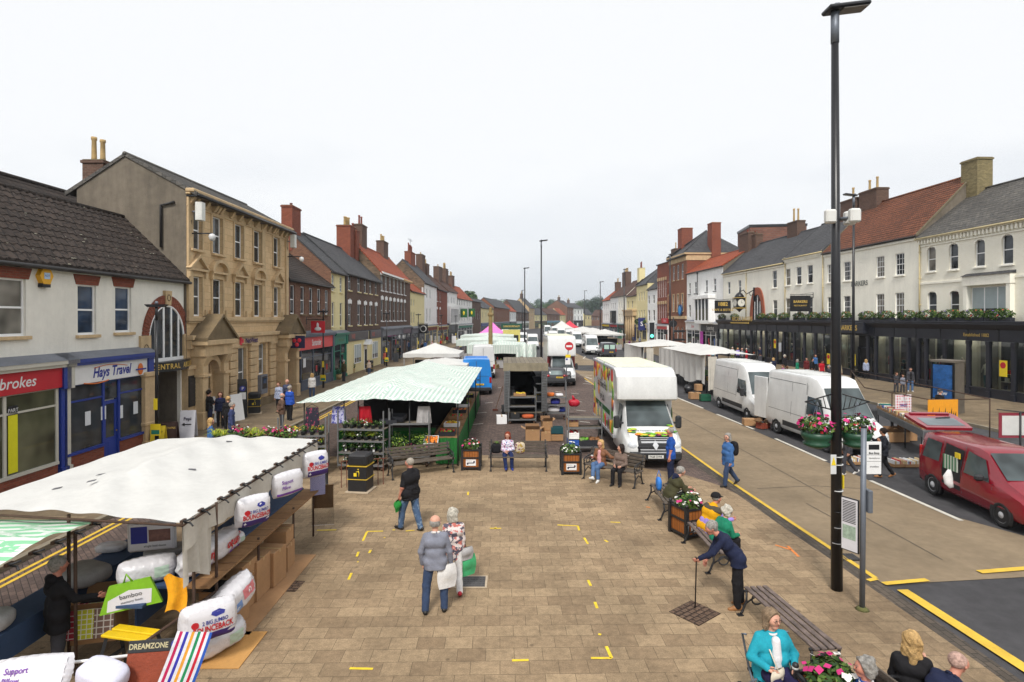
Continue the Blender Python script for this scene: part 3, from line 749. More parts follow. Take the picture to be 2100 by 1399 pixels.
for i,c in enumerate(nm):
 t=(i+.7)/(len(nm)+.4)-.5;y=-.2-.42*math.cos(t*PI);sl_=.42*PI*math.sin(t*PI)/3.1
 b.text(c,.3,GOLD,(ax+t*3.05,y,3.18),rot=Matrix.Rotation(math.atan(sl_),4,'Z')@Matrix.Rotation(R(90),4,'X'),bold=.02)
b.build('name_board',L1.root)
b=MB();b.box(ax-1.1,ax+1.1,2.9,3.0,0,3.3,INSHADE);b.box(ax-1.15,ax-1.05,.16,3,0,3.3,REND);b.box(ax+1.05,ax+1.15,.16,3,0,3.3,REND)
b.box(ax-1.1,ax+1.1,.16,3,3.0,3.1,WHITE);b.build('passage',L1.root)
b=MB();b.box(ax+1.16,ax+1.78,-.32,-.285,1.2,2.6,BLK)
for i in range(7):b.box(ax+1.22,ax+1.72,-.33,-.322,1.3+i*.18,1.42+i*.18,M('slate_panel',C3(58,56,58),.5))
b.build('directory_board',L1.root)
HB=M('royal_blue_paint',C3(38,62,150),.4,var=.08);GRY=M('pale_grey_paint',C3(206,202,190),.5,var=.06)
SIGNW=flatc('sign_white',C3(238,238,238));SRED=flatc('sign_red',C3(198,30,44));NAVYT=flatc('sign_blue_letters',C3(42,54,150));ORG=flatc('sign_orange',C3(232,120,40))
x0,x1=L1.at(113,800)[0],L1.at(299,800)[0]
sh=L1.shop(x0,x1,HB,SIGNW,'Hays Travel',NAVYT,h=3.72,fh=.72,riser=.62,riserm=BRKR,panes=(.0,.42,.62,1.0),door=1,size=.5,shear=.25,bold=.03,sq=.82,textx=.5,y=-.2)
b=MB();xm=x1-.75
b.ball((xm,-.28,3.22),.2,ORG,14,8,(.8,.12,1.15));b.box(xm-.3,xm+.3,-.315,-.29,3.19,3.24,NAVYT);b.tube([(x0+w_*1.9+1.2,-.27,3.43+.1*math.sin(w_*PI))for w_ in np.linspace(.1,1,10)],.022,ORG,n=5,flat=.6)
b.tube([(x0+w_*1.2+.9,-.27,2.98-.06*math.sin(w_*PI))for w_ in np.linspace(0,1,10)],.022,ORG,n=5);b.build('sign_emblem',sh)
b=MB();PAP=flatc('notice_paper',C3(226,230,236));yy=-.145
for(px,py)in((180,858),(247,845),(278,836),(212,847)):
 x,z=L1.at(px,py,-.15);b.box(x-.13,x+.13,yy-.012,yy-.004,z-.24,z+.24,PAP);b.build('notice',sh);b=MB()
xl=L1.at(133,800)[0]
sl_=L1.shop(xl-6.6,xl,GRY,SRED,'Ladbrokes',SIGNW,h=3.72,fh=.72,riser=.5,riserm=BRKR,panes=(.0,.3,.55,.64,.955),door=1,size=.46,shear=.2,y=-.2,corn=GRY,textx=.63,glassm=glass('shop_glass_olive',(.075,.075,.045),.05))
b=MB();x,z=L1.at(24,920,-.15);b.box(x-.12,x+.2,-.158,-.148,.65,2.35,flatc('poster_acid_yellow',C3(232,226,20)));b.box(x-.12,x+.2,-.16,-.15,2.36,2.62,BLK)
b.text('PART',.15,SIGNW,(x+.04,-.161,2.49));b.build('poster',sl_)
b=MB();x,z=L1.at(86,553);z-=.2;b.prism([(x+.26*math.cos(t),-.16,z+.3*math.sin(t))for t in np.linspace(0,2*PI,7)[:-1]],(0,.16,0),flatc('alarm_yellow',C3(240,178,30)));b.box(x-.11,x+.11,-.172,-.161,z-.1,z+.1,flatc('alarm_label',C3(190,214,240)))
b.box(x-.16,x+.16,-.15,0,z-.36,z-.24,BLK);b.text('ADT',.1,NAVYT,(x,-.173,z));b.build('alarm_box',L1.root)
# ---- the stone bank
L2=Bld('stone_bank','three-storey sandstone bank with pediments over its windows and bracketed cornice','L',26.02,37.7,off=-.12)
for px in(402,446,490,528,567):
 x=L2.at(px,600)[0]
 L2.win(x-.5,8.4,1.0,1.85,sill=STONE,surround=STONE,rec=.16,sillw=.18)
 L2.win(x-.5,5.3,1.0,1.85,surround=STONE,rec=.16)
for px,w,z,h in((452,.95,.9,2.7),(497,.95,.9,2.7),(538,.95,1.9,1.8)):
 x=L2.at(px,760)[0];L2.win(x-w/2,z,w,h,rec=.2)
xd=L2.at(418,760)[0];L2.holes.append((xd-.6,.1,xd+.6,3.0));xe=L2.at(582,760)[0];L2.holes.append((xe-.55,.1,xe+.55,3.0))
L2.finish(11.1,(2.75,12.6),ASHL,SLATEL,depth=4.95,gable=REND,gutter=BLK,over=.5)
b=MB();LL=L2.L
b.box(-.12,LL+.12,-.4,0,10.9,11.08,STONE,.04);b.box(-.1,LL+.1,-.22,0,10.8,10.9,STONE,.03);b.box(0,LL,-.07,0,10.3,10.36,STONE)
for x in[.25,.6,1.5,2.3,2.6,2.95,4.0,4.9,5.9,6.9,7.9,8.6,9.3,9.6,10.4,LL-.6,LL-.25]:
 b.prism([(x-.09,-.34,10.89),(x-.09,-.34,10.78),(x-.09,-.1,10.42),(x-.09,0,10.4),(x-.09,0,10.89)],(.2,0,0),STONE)
b.build('cornice',L2.root)
b=MB()
b.box(-.05,LL+.05,-.16,0,5.06,5.26,STONE,.02);b.box(0,LL,-.1,0,4.98,5.05,STONE);b.box(-.05,LL+.05,-.34,0,4.2,4.42,STONE,.03);b.box(0,LL,-.2,0,3.8,4.19,STONE)
for x in(0.02,LL*.66,LL-.42):b.box(x,x+.4,-.09,0,5.27,10.85,STONE)
b.box(-.0,LL,-.16,0,0,.55,STONED)
b.build('string_course',L2.root)
for i,px in enumerate((402,446,490,528,567)):
 x=L2.at(px,600)[0];b=MB();z=7.4
 b.box(x-.78,x+.78,-.22,0,z,z+.1,STONE)
 if i%2==0:
  for sg in(-1,1):b.prism([(x+sg*.84,-.24,z+.1),(x+sg*.7,-.24,z+.1),(x,-.24,z+.62),(x,-.24,z+.76)],(0,.24,0),STONE)
  b.prism([(x-.7,-.06,z+.1),(x+.7,-.06,z+.1),(x,-.06,z+.62)],(0,.06,0),STONE)
 else:
  a=np.linspace(PI,0,13);o_=[(x+.84*math.cos(t),z+.1+.62*math.sin(t))for t in a];i_=[(x+.66*math.cos(t),z+.1+.46*math.sin(t))for t in a]
  for q in range(12):b.prism([(o_[q][0],-.24,o_[q][1]),(i_[q][0],-.24,i_[q][1]),(i_[q+1][0],-.24,i_[q+1][1]),(o_[q+1][0],-.24,o_[q+1][1])],(0,.24,0),STONE)
 for sg in(-1,1):b.box(x+sg*.68-.07,x+sg*.68+.07,-.16,0,7.1,z,STONE);b.box(x+sg*.72-.06,x+sg*.72+.06,-.12,0,5.27,5.6,STONE)
 b.build('pediment',L2.root)
def porch(bl,x,arch):
 b=MB();w=1.38
 b.prism([(x-w,-.8,4.2),(x+w,-.8,4.2),(x,-.8,5.3)],(0,.8,0),STONED)
 for sg in(-1,1):b.prism([(x+sg*(w+.1),-.92,4.16),(x+sg*(w+.1),-.92,4.3),(x,-.92,5.42),(x,-.92,5.28)],(0,.92,0),STONED)
 b.box(x-w-.08,x+w+.08,-.9,0,3.95,4.19,STONE,.03);b.box(x-w+.1,x+w-.1,-.7,0,3.45,3.94,STONE)
 for sg in(-1,1):
  xx=x+sg*(w-.42)
  b.box(xx-.24,xx+.24,-.55,0,.9,3.0,STONE);b.box(xx-.3,xx+.3,-.62,0,0,.9,STONE,.03);b.box(xx-.31,xx+.31,-.66,0,2.5,2.62,STONE)
  b.prism([(xx-.22,-.75,3.44),(xx-.22,-.5,2.9),(xx-.22,0,2.7),(xx-.22,0,3.44)],(.44,0,0),STONE)
 if arch:
  a=np.linspace(PI,0,15);r=.62
  for q in range(14):
   b.prism([(x+math.cos(a[q])*r,-.4,2.6+math.sin(a[q])*r),(x+math.cos(a[q])*(r+.25),-.4,2.6+math.sin(a[q])*(r+.25)),(x+math.cos(a[q+1])*(r+.25),-.4,2.6+math.sin(a[q+1])*(r+.25)),(x+math.cos(a[q+1])*r,-.4,2.6+math.sin(a[q+1])*r)],(0,.4,0),STONE)
 o=b.build('porch',bl.root)
 d=MB();d.box(x-.58,x+.58,.1,.16,.1,2.5,INSHADE);d.box(x-.6,x-.5,.04,.12,.1,3.0,UPVC);d.box(x+.5,x+.6,.04,.12,.1,3.0,UPVC);d.box(x-.5,x+.5,.04,.12,2.4,2.5,UPVC);d.box(x-.5,x+.5,.1,.12,2.5,3.1,glass('purple_fanlight',(.05,.02,.09)))
 d.build('door',o);return o
porch(L2,xd+.1,True);porch(L2,xe,False)
b=MB()
for px in(475,516,556):
 x=L2.at(px,760)[0]
 for i in range(8):b.box(x-.42,x+.42,-.16,0,.56+i*.4,.93+i*.4,STONE,.03)
 b.box(x-.48,x+.48,-.24,0,3.66,3.8,STONE);b.build('pier',L2.root);b=MB()
b=MB();PUR=flatc('bank_purple',C3(58,30,92));BRED=flatc('bank_red',C3(214,40,60));x=L2.at(505,700)[0]
b.text('NatWest',.4,PUR,(x+.15,-.22,3.98),ext=.03,bold=.03)
for t in(0,2.1,4.2):b.box(x-1.05+.12*math.cos(t)-.1,x-1.05+.12*math.cos(t)+.1,-.25,-.2,3.98+.12*math.sin(t)-.1,3.98+.12*math.sin(t)+.1,BRED)
b.build('sign_lettering',L2.root)
def chev(s,x,y,z,r,sg):
 for t in(0,2.1,4.2):s.ball((x,y+.14*r*1.6*math.cos(t+.5),z+.14*r*1.6*math.sin(t+.5)),r*.17,BRED,8,6,(.15,1,1))
NVY=flatc('bank_navy',C3(28,22,62))
hang_sign(L2,L2.at(577,700)[0],3.3,1.0,.8,NVY,shape=chev,out=.5)
b=MB();x,z=L2.at(535,794);b.box(x-.42,x+.42,-.22,0,.8,1.9,LEAD);b.box(x-.3,x+.3,-.235,-.22,1.1,1.8,BLK);b.box(x-.2,x+.2,-.245,-.236,1.4,1.7,GLSB);b.build('cash_machine',L2.root)
for px,py in((390,434),(587,495)):
 x,z=L2.at(px,py);x=max(.12,min(LL-.1,x));b=MB();b.box(x-.16,x+.16,-.62,-.3,z-.42,z+.42,M('cabinet_white',C3(226,226,220),.5),.02);b.tube([(x,0,z),(x,-.3,z)],.04,LEAD,n=6);b.build('antenna_box',L2.root)
 c=MB();zz=z-1.0;c.tube([(x,0,zz),(x,-1.0,zz)],.035,BLK,n=6);c.tube([(x,-.02,zz),(x-.05,-.1,zz+.6)],.02,BLK,n=5);c.lathe([(.0,-.32),(.1,-.28),(.13,-.2),(.15,-.12),(.12,-.02),(.04,.02)],M('camera_white',C3(220,220,220),.4),(x,-1.0,zz-.03),n=12);c.build('security_camera',L2.root)
L2.chimney(.75,4.5,.75,.95,12.5,BRKD,2,POT,1.1,z0=9.4)
b=MB();b.tube([(-.08,1.1,8.4),(-.08,1.1,10.3),(-.08,.5,10.45)],.06,DKGUT,n=8);b.build('downpipe',L2.root)
LB=Bld('rear_house','dark tiled roof rising behind the roughcast building','L',9,33,off=5.15);LB.finish(9.2,(2.2,11.45),BRKD,TILED,depth=4.4)
# ---- brown brick bank, low
L3=Bld('brick_bank','low brown brick bank with five tall windows and grey shopfront','L',37.75,47.1)
for px in(600,620.5,638,654.5,670):L3.winpx(px,.8,5.5,1.95,sill=STONED)
L3.finish(7.95,(3.7,10.7),BRK,TILED,gutter=DKGUT)
SG=M('slate_blue_paint',C3(88,98,116),.45,var=.08);SANT=flatc('coral_red',C3(226,84,86))
L3.shop(.1,L3.L-.1,SG,SANT,'Santander',SIGNW,h=3.95,fh=.95,riser=.75,panes=(0,.22,.5,.76,1),door=0,size=.62,sq=.8,posters=1,y=-.2,bold=.02,textx=.55)
def flame(s,x,y,z,r,sg):
 s.ball((x,y,z-r*.16),r*.3,SIGNW,10,6,(.1,1,.55));s.ball((x,y-sg*r*.02,z+r*.12),r*.13,SIGNW,8,6,(.2,.8,2.0))
hang_sign(L3,L3.at(628,672)[0],4.15,1.0,.85,SRED,shape=flame,out=.35)
# ---- pale yellow + brown brick, one slate roof each
L4=Bld('narrow_house','narrow pale yellow three-storey house with green shopfront','L',47.12,50.95)
for px in(683,699.5):L4.winpx(px,.72,7.45,1.35,style='sash6',sill=YCREAM);L4.winpx(px,.72,4.5,2.05,sill=YCREAM)
L4.finish(9.25,(3.6,12.55),YCREAM,SLATE,gable=BRK)
TEAL=M('green_shop_paint',C3(32,128,106),.5,var=.08)
L4.shop(.05,L4.L-.05,TEAL,TEAL,'Montana',flatc('dull_gold',C3(90,120,80)),h=3.85,fh=.8,riser=.8,panes=(0,.55,1),door=1,size=.42,y=-.2)
L4.chimney(.9,3.6,1.9,.9,14.5,BRKR,1,POTR,.3)
L5=Bld('brick_pub','brown brick three-storey pub with white window heads and pale yellow ground floor','L',50.98,64.4)
for px in(717,736,749,760,771):L5.winpx(px,.95,7.75,1.6,sill=YCREAM);L5.winpx(px,.95,4.55,2.0,sill=YCREAM,head=('key',UPVC,.35))
L5.finish(9.4,(3.65,12.7),BRKD,SLATE)
b=MB();b.box(0,L5.L,-.06,0,0,3.9,YCREAM);b.box(0,L5.L,-.12,0,3.9,4.02,SLATE);L5g=b.build('rendered_base',L5.root)
PINKR=flatc('dull_red_letters',C3(190,96,84));b=MB();b.box(.5,7.5,-.2,-.06,3.1,3.95,BLK,.02);b.box(8.2,13,-.2,-.06,3.1,3.95,BLK,.02);b.text('VAS!',.62,PINKR,(2.0,-.2,3.52),bold=.02);b.text('VAS!',.62,PINKR,(9.5,-.2,3.52),bold=.02);b.build('name_board',L5.root)
for x in(2.6,9.4):window(L5.root,x,.95,2.3,1.8,style='tri',rec=-.12)
b=MB();b.box(6.2,7.3,-.1,-.06,.1,2.5,UPVC);b.box(6.35,7.15,-.11,-.1,.2,2.1,INSHADE);b.prism([(5.9,-.7,2.6),(7.6,-.7,2.6),(6.75,-.7,3.1)],(0,.65,0),UPVC);b.build('door',L5.root)
L5.pipe(.12,2,9.1);L5.chimney(12.2,3.4,2.4,1.5,15.3,BRKR,4,POT,1.0);L5.chimney(13.1,3.0,1.2,1.2,15.0,BRKR,1,POTR,.9)
L6=Bld('pantiled_inn','brown brick building with bright orange pantile roof and two rows of seven white windows','L',64.45,81.9)
for px in(783.5,792,800.5,808.5,816,823,830):L6.winpx(px,1.05,8.35,1.75,sill=UPVC,style='sash6');L6.winpx(px,1.05,4.9,2.4,sill=UPVC,head=('key',UPVC,.4))
L6.finish(10.5,(3.0,13.75),BRKD,PANT,gable=RUB)
b=MB();b.box(0,L6.L,-.3,0,10.1,10.45,WHITE);b.box(L6.L-6,L6.L,-.34,-.302,10.08,10.4,M('ochre_trim',C3(226,176,100),.7));b.build('cornice',L6.root)
L6.shop(.1,11,LEAD,LEAD,'',h=3.9,fh=.7,riser=.3,panes=(0,.25,.5,.75,1),door=1,posters=1);L6.shop(11.2,L6.L-.1,M('charcoal_paint',C3(62,68,78),.5),BLK,'',h=3.9,fh=.7,riser=.5,panes=(0,.5,1),door=0)
L6.chimney(3.4,3.2,2.2,1.0,16.2,BRKD,2,POTR,1.2);L6.chimney(13.4,3.0,2.6,1.0,15.6,BRKD,3,POT,.9)
L7=Bld('low_white_house','low cream house with small orange pantile roof between taller neighbours','L',81.95,93.9)
for px in(843.5,849):L7.winpx(px,.8,7.0,1.0);L7.winpx(px,.8,4.5,1.6)
L7.finish(9.3,(3.6,12.2),YCREAM,PANT);L7.shop(.2,L7.L-.2,LEAD,LEAD,'',h=3.7,panes=(0,.3,.6,1),door=1)
RW=flatc('roundel_white',C3(230,230,230))
def ring(s,x,y,z,r,sg):s.tube([(x,y+.32*r*math.cos(t),z+.32*r*math.sin(t))for t in np.linspace(0,2*PI,16)],.05*r,RW,n=5)
hang_sign(L7,6.0,2.9,1.4,1.4,BLK,shape=ring)
L8=Bld('white_slate_house','tall white house with stone gable, slate roof and five red chimney pots','L',93.95,106.9)
for px in(868,875.5,882):L8.winpx(px,.95,8.6,1.6);L8.winpx(px,.95,4.6,2.3)
L8.finish(11.2,(3.6,14.8),WHITE,SLATE,gable=RUB);L8.shop(.2,L8.L-.2,YCREAM,BRKR,'',h=3.8,panes=(0,.35,.6,1),door=1,posters=1)
L8.chimney(6.2,3.6,4.0,1.1,16.7,BRKR,5,POTR,1.3)
b=MB();b.tube([(6.5,3.6,16.7),(6.5,3.6,19.0)],.03,LEAD,n=5);b.tube([(5.3,3.6,19),(7.6,3.6,18.7)],.02,LEAD,n=4)
for q in range(6):b.tube([(5.6+q*.35,3.3,18.95-q*.04),(5.6+q*.35,3.9,18.95-q*.04)],.012,LEAD,n=4)
b.build('aerial',L8.roof)
L9=Bld('red_brick_house','red brick house with white-framed windows beside the tall white house','L',106.95,119.9)
for px in(890.5,896.5,902.5):L9.winpx(px,1.0,8.4,1.7,sill=UPVC);L9.winpx(px,1.0,4.3,2.6,sill=UPVC,head=('key',UPVC,.4))
L9.finish(10.9,(3.4,14.0),BRKR,BRT);L9.shop(.2,L9.L-.2,YCREAM,BRKR,'',h=3.6,panes=(0,.35,.6,1),door=1)
L9.chimney(1.5,3.3,3,1.2,17.2,BRKD,1,POT,.5);L9.chimney(6,3.3,2.6,1.2,15.9,BRKD,2,POT,1.0)
LA=Bld('bay_windowed_house','white house with wide first-floor bay window over a black shopfront','L',119.95,129.9)
for px in(911,919,926,931):LA.winpx(px,.8,8.4,1.4,style='sash6')
LA.finish(11.1,(2.6,13.4),WHITE,BRT)
b=MB();b.box(.5,8.6,-.7,0,3.9,4.3,WHITE);b.box(.5,8.6,-.7,0,7.2,7.7,WHITE);b.box(.6,8.5,-.6,0,4.3,7.2,GLS)
for x in np.linspace(.55,8.45,7):b.box(x-.16,x+.16,-.7,0,4.3,7.2,UPVC)
b.build('bay_window',LA.root)
LA.shop(.1,9.6,BLK,BLK,'LINKS',LEAD,h=3.9,fh=1.6,riser=.3,panes=(0,.3,.6,1),door=1,size=1.0,txt2='LONDON')
LA.chimney(2.5,2.6,3.2,1.2,16.2,BRKD,1,POT,.6);LA.chimney(8.6,2.6,2.4,1.2,16.3,BRKD,4,POT,1.2)
LC=Bld('white_pantiled_house','long white house with steep orange pantile roof and green hanging signs','L',129.95,149.9)
for px in(938,942.5,947.5,952.5,958.5,963.5):LC.winpx(px,.9,8.2,1.3);LC.winpx(px,.9,4.6,1.6)
LC.finish(9.95,(3.3,13.2),WHITE,PANT);LC.shop(.2,LC.L-.2,WHITE,TEAL,'',h=3.6,panes=(0,.2,.4,.6,.8,1),door=2)
DGR=flatc('sign_bottle_green',C3(26,92,44))
def runner(s,x,y,z,r,sg):s.ball((x,y,z),r*.25,WARN,8,6,(.1,.6,1.2))
hang_sign(LC,3.2,5.4,1.6,2.0,DGR,shape=runner);hang_sign(LC,14,5.6,1.6,2.0,DGR,shape=runner)
LC.chimney(2,3.3,2.4,1.3,16.2,BRKD,3,POT,1.1);LC.chimney(9,3.3,2.4,1.3,15.5,BRKD,3,POT,1.0)
# ---------------------------------------------------------------- right side of the street
R1=Bld('arched_window_house','cream painted brick building with round-headed windows and dentil cornice','R',26,43.9)
def archwin(bl,pa,pc,ya,yb,z0=None):
 x0,z1=bl.at(pa,ya);x1,_=bl.at(pc,ya);zb=bl.at(pc,yb)[1]if z0 is None else z0
 w=max(.8,x1-x0);bl.win(x0,zb,w,z1-zb,sill=CREAM,frame=UPVC,rec=.14)
 return x0+w/2,z1,w
tops=[archwin(R1,1901,1919,508,556),archwin(R1,1946,1965,501,552),archwin(R1,1999,2019,493,546),archwin(R1,2054,2078,483,541)]
for x in(12.0,14.4,16.6):tops.append((x,tops[0][1],1.0));R1.win(x-.5,tops[0][1]-1.95,1.0,1.95,sill=CREAM)
t2=[archwin(R1,1902,1921,599,655,5.2),archwin(R1,1947,1967,597,655,5.2)]
xw0,zw1=R1.at(1991,590);xw1=R1.at(2072,590)[0];R1.win(xw0,5.3,xw1-xw0,zw1-5.3,style='tri',frame=UPVC)
for x in(12.5,15):R1.win(x,5.3,1.0,1.8)
R1.finish(11.5,(4.4,14.9),CREAMB,SLATEL,gutter=CRGUT,over=.3)
b=MB()
for x,z,w in tops+t2:
 for sg in(-1,1):b.prism([(x+sg*w/2,-.004,z+.02),(x+sg*w/2,-.004,z-.3),(x+sg*w*.42,-.004,z-.12),(x+sg*w*.24,-.004,z-.02),(x+sg*w*.1,-.004,z+.02)],(0,.1,0),CREAM)
 b.build('arched_head',R1.root);b=MB()
b=MB();b.box(0,R1.L,-.28,0,11.1,11.3,CREAM,.03);b.box(0,R1.L,-.08,0,10.6,10.68,CREAM)
for x in np.arange(.1,R1.L,.3):b.box(x,x+.15,-.2,0,10.78,11.08,CREAM)
b.box(0,R1.L,-.06,0,7.75,7.9,CREAM);b.box(xw0-.35,xw1+.35,-.35,0,zw1+.12,zw1+.75,CREAM);b.prism([(xw0-.4,-.45,zw1+.75),(xw0-.4,0,zw1+.75),(xw0-.4,0,zw1+.95)],(xw1-xw0+.8,0,0),SLATE)
b.box(xw0-.3,xw0-.002,-.3,0,5.2,zw1+.12,CREAM);b.box(xw1+.002,xw1+.3,-.3,0,5.2,zw1+.12,CREAM)
b.build('cornice',R1.root)
R1.pipe(.12,5.2,11.0,CRGUT);R1.chimney(.2,4.3,1.5,1.2,17.3,BRKY,0,z0=12.6)
R2=Bld('pantile_house','cream rendered building with small-paned windows under a big weathered pantile roof','R',43.95,56.4)
for px in(1703,1737,1805,1845):R2.winpx(px,1.0,8.65,1.75,style='sash6',sill=CREAM);R2.winpx(px,1.0,5.25,2.0,style='sash6',sill=CREAM)
R2.finish(11.8,(4.3,16.2),CREAM,PANTD,gutter=DKGUT,verge=CAPS,gable=REND)
b=MB();x0,z=R2.at(1740,584);x1=R2.at(1788,584)[0]
b.text('BARKERS',.62,M('dark_letters',C3(60,70,66),.5),((x0+x1)/2,-.05,z),ext=.02,bold=.015,squeeze=.92);b.build('wall_lettering',R2.root)
b=MB();b.box(0,R2.L,-.14,0,11.2,11.36,CREAM);b.build('string_course',R2.root)
R2.chimney(.9,4.3,2.6,1.2,17.6,BRKD,2,POT,1.1)
R3=Bld('cream_slate_house','cream three-window house with slate roof and hanging restaurant sign','R',56.45,63.9)
for px in(1616,1638,1661):R3.winpx(px,1.0,8.8,1.85,sill=CREAM);R3.winpx(px,1.0,5.3,2.1)
R3.finish(12.0,(4.2,15.6),CREAM,SLATE,gutter=CRGUT)
b=MB();b.box(0,R3.L,-.2,0,11.5,11.75,CREAM)
for x in np.arange(.1,R3.L,.32):b.box(x,x+.16,-.15,0,11.28,11.5,CREAM)
b.build('cornice',R3.root);R3.pipe(.1,5.2,11.7,CRGUT);R3.pipe(R3.L-.1,5.2,11.7,CRGUT)
R3.chimney(R3.L-2.0,4.2,2.6,1.1,17.3,BRKD,1,POT,1.4)
hang_sign(R3,R3.at(1668,620)[0],5.9,2.1,1.6,BLK,'BARKERS',GOLD,.36,out=.3,txt2='RESTAURANT')
R4=Bld('arched_gate_house','cream slate-roofed building with a red pointed arch window over its passage','R',63.95,80.9)
for px in(1495,1517):R4.winpx(px,.85,8.5,1.7)
R4.winpx(1588.5,1.0,8.7,2.0,sill=CREAM);R4.winpx(1589.5,1.0,5.3,2.0)
R4.finish(11.6,(4.2,15.4),CREAM,SLATE,gutter=CRGUT)
b=MB();xa,za=R4.at(1554,640);w=1.15
def gothic(r,z0,h,n=9):
 return[(xa-r*math.cos(t*.5*PI)**.8,z0+h*math.sin(t*.5*PI))for t in np.linspace(0,1,n)]+[(xa+r*math.cos(t*.5*PI)**.8,z0+h*math.sin(t*.5*PI))for t in np.linspace(1,0,n)]
o_,i_=gothic(1.95,5.0,4.0),gothic(1.35,5.0,3.1)
for q in range(len(o_)-1):b.prism([(o_[q][0],-.12,o_[q][1]),(i_[q][0],-.12,i_[q][1]),(i_[q+1][0],-.12,i_[q+1][1]),(o_[q+1][0],-.12,o_[q+1][1])],(0,.12,0),M('red_arch',C3(168,92,66),.8))
b.prism([(p[0],-.03,p[1])for p in i_],(0,.03,0),GLS)
for t in(-.7,0,.7):b.box(xa+t-.04,xa+t+.04,-.07,-.031,5.0,5.0+3.0*(1-abs(t)*.35),UPVC)
b.build('arched_window',R4.root)
b=MB();b.box(0,R4.L,-.15,0,11.0,11.15,CREAM);b.build('string_course',R4.root);R4.pipe(R4.at(1531,600)[0],5.2,11.2,CRGUT)
R4.chimney(1.2,4.0,2.3,1.0,16.8,BRKD,1,POTR,.6);R4.chimney(11.5,4.2,2.3,1.0,16.9,BRKD,2,POT,1.5)
hang_sign(R4,R4.at(1503,630)[0],5.9,2.2,1.7,BLK,'1882',GOLD,.7,out=.3,txt2='CAFE & BISTRO')
b=MB();x=R4.at(1549,600)[0];b.box(x-.1,x+.1,-.25,0,7.4,9.0,BLK);b.tube([(x,-.2,8.7),(x,-1.1,8.2),(x,-1.5,8.7),(x,-1.9,8.5),(x,-2.0,8.7)],.06,BLK,n=6);b.tube([(x,-.2,8.2),(x,-.6,8.0),(x,-.8,8.4),(x,-.5,8.5)],.04,BLK,n=5)
oc=b.build('clock_bracket',R4.root)
b=MB();GILT=M('gilt',C3(206,176,100),.4,metal=.6);y=-2.0
b.T=CT=Matrix.Translation((x,y,7.1))@Matrix.Scale(.72,4)@Matrix.Translation((-x,-y,-7.1));b.box(x-.75,x+.75,y-.75,y+.75,6.3,7.9,BLK,.06);b.box(x-.85,x+.85,y-.85,y+.85,7.9,8.05,GILT,.03);b.box(x-.85,x+.85,y-.85,y+.85,6.12,6.3,GILT,.03);b.lathe([(.8,8.05),(.72,8.35),(.45,8.7),(.1,8.95),(.08,9.2),(0,9.25)],BLK,(x,y,0),n=16);b.lathe([(0,5.5),(.1,5.6),(.5,6.0),(.7,6.12)],BLK,(x,y,0),n=16)
for sx_,sy in((1,0),(-1,0),(0,-1)):
 T=CT@Matrix.Translation((x+sx_*.751,y+sy*.751,7.1))@(Matrix.Rotation(R(90)if sx_>0 else R(-90)if sx_<0 else 0,4,'Z'))@Matrix.Rotation(R(90),4,'X')
 b.T=T;b.lathe([(.62,0),(.62,.02),(0,.02)],flatc('clock_white',C3(228,226,214)),n=22,sm=False)
 for q in range(12):a=q*PI/6;b.prism([(.46*math.cos(a)-.03,.46*math.sin(a)-.03,.021),(.46*math.cos(a)+.03,.46*math.sin(a)-.03,.021),(.58*math.cos(a),.58*math.sin(a),.021)],(0,0,.008),BLK)
 b.box(-.02,.02,-.05,.4,.025,.035,BLK);b.box(-.02,.26,-.02,.02,.025,.036,BLK);b.T=None
b.build('clock',oc)
# ---- the long black shopfront with its window boxes
y_=-.75
SF=Bld('store_frontage','long black department-store shopfront running under the cream buildings','R',26.5,80.8,off=-.75,cat='shopfront',group=None)
b=MB();LL=SF.L;BL=M('blue_black_paint',C3(40,42,52),.42,var=.1);CR=flatc('shop_cream_wall',C3(204,198,178))
b.box(0,LL,-.15,.75,4.72,4.9,BL,.03);b.box(-.05,LL+.05,-.4,.75,4.9,5.02,BL,.03);b.prism([(0,-.38,4.9),(0,-.38,4.8),(0,-.02,4.45),(0,.2,4.45),(0,.2,4.9)],(LL,0,0),BL)
b.box(0,LL,-.0,.3,3.72,4.45,BL)
for x in np.arange(0,LL,2.35):b.box(x,x+.05,-.03,0,3.76,4.44,BLK);b.prism([(x,-.28,4.78),(x,-.03,4.4),(x,.1,4.4),(x,.1,4.78)],(.06,0,0),BLK)
b.box(0,LL,.74,.76,.1,4.4,CR);b.box(0,LL,-.02,.74,.0,.12,BL)
fr=b.build('fascia',SF.root)
LITE=M('display_lamp',C3(240,230,210),.5,var=0,emit=(1,.93,.8,7));pb=MB();db=MB();iv=MB()
cg=clear_glass()
xs_px=[1478,1493,1517,1541,1561,1571,1584,1594,1608,1629,1650,1673,1706,1722,1748,1780,1797,1828,1863,1884,1900,1938,1987,2028,2080]
X=[0]+[SF.at(p,740)[0]for p in xs_px[1:]]+[LL]
doors={4,7,14,18}
MANN=M('mannequin_plastic',C3(206,196,182),.5);CL=[cloth('shop_red',C3(190,40,60)),cloth('shop_navy',C3(50,56,80)),cloth('shop_cream',C3(220,214,196)),cloth('shop_teal',C3(70,120,130))]
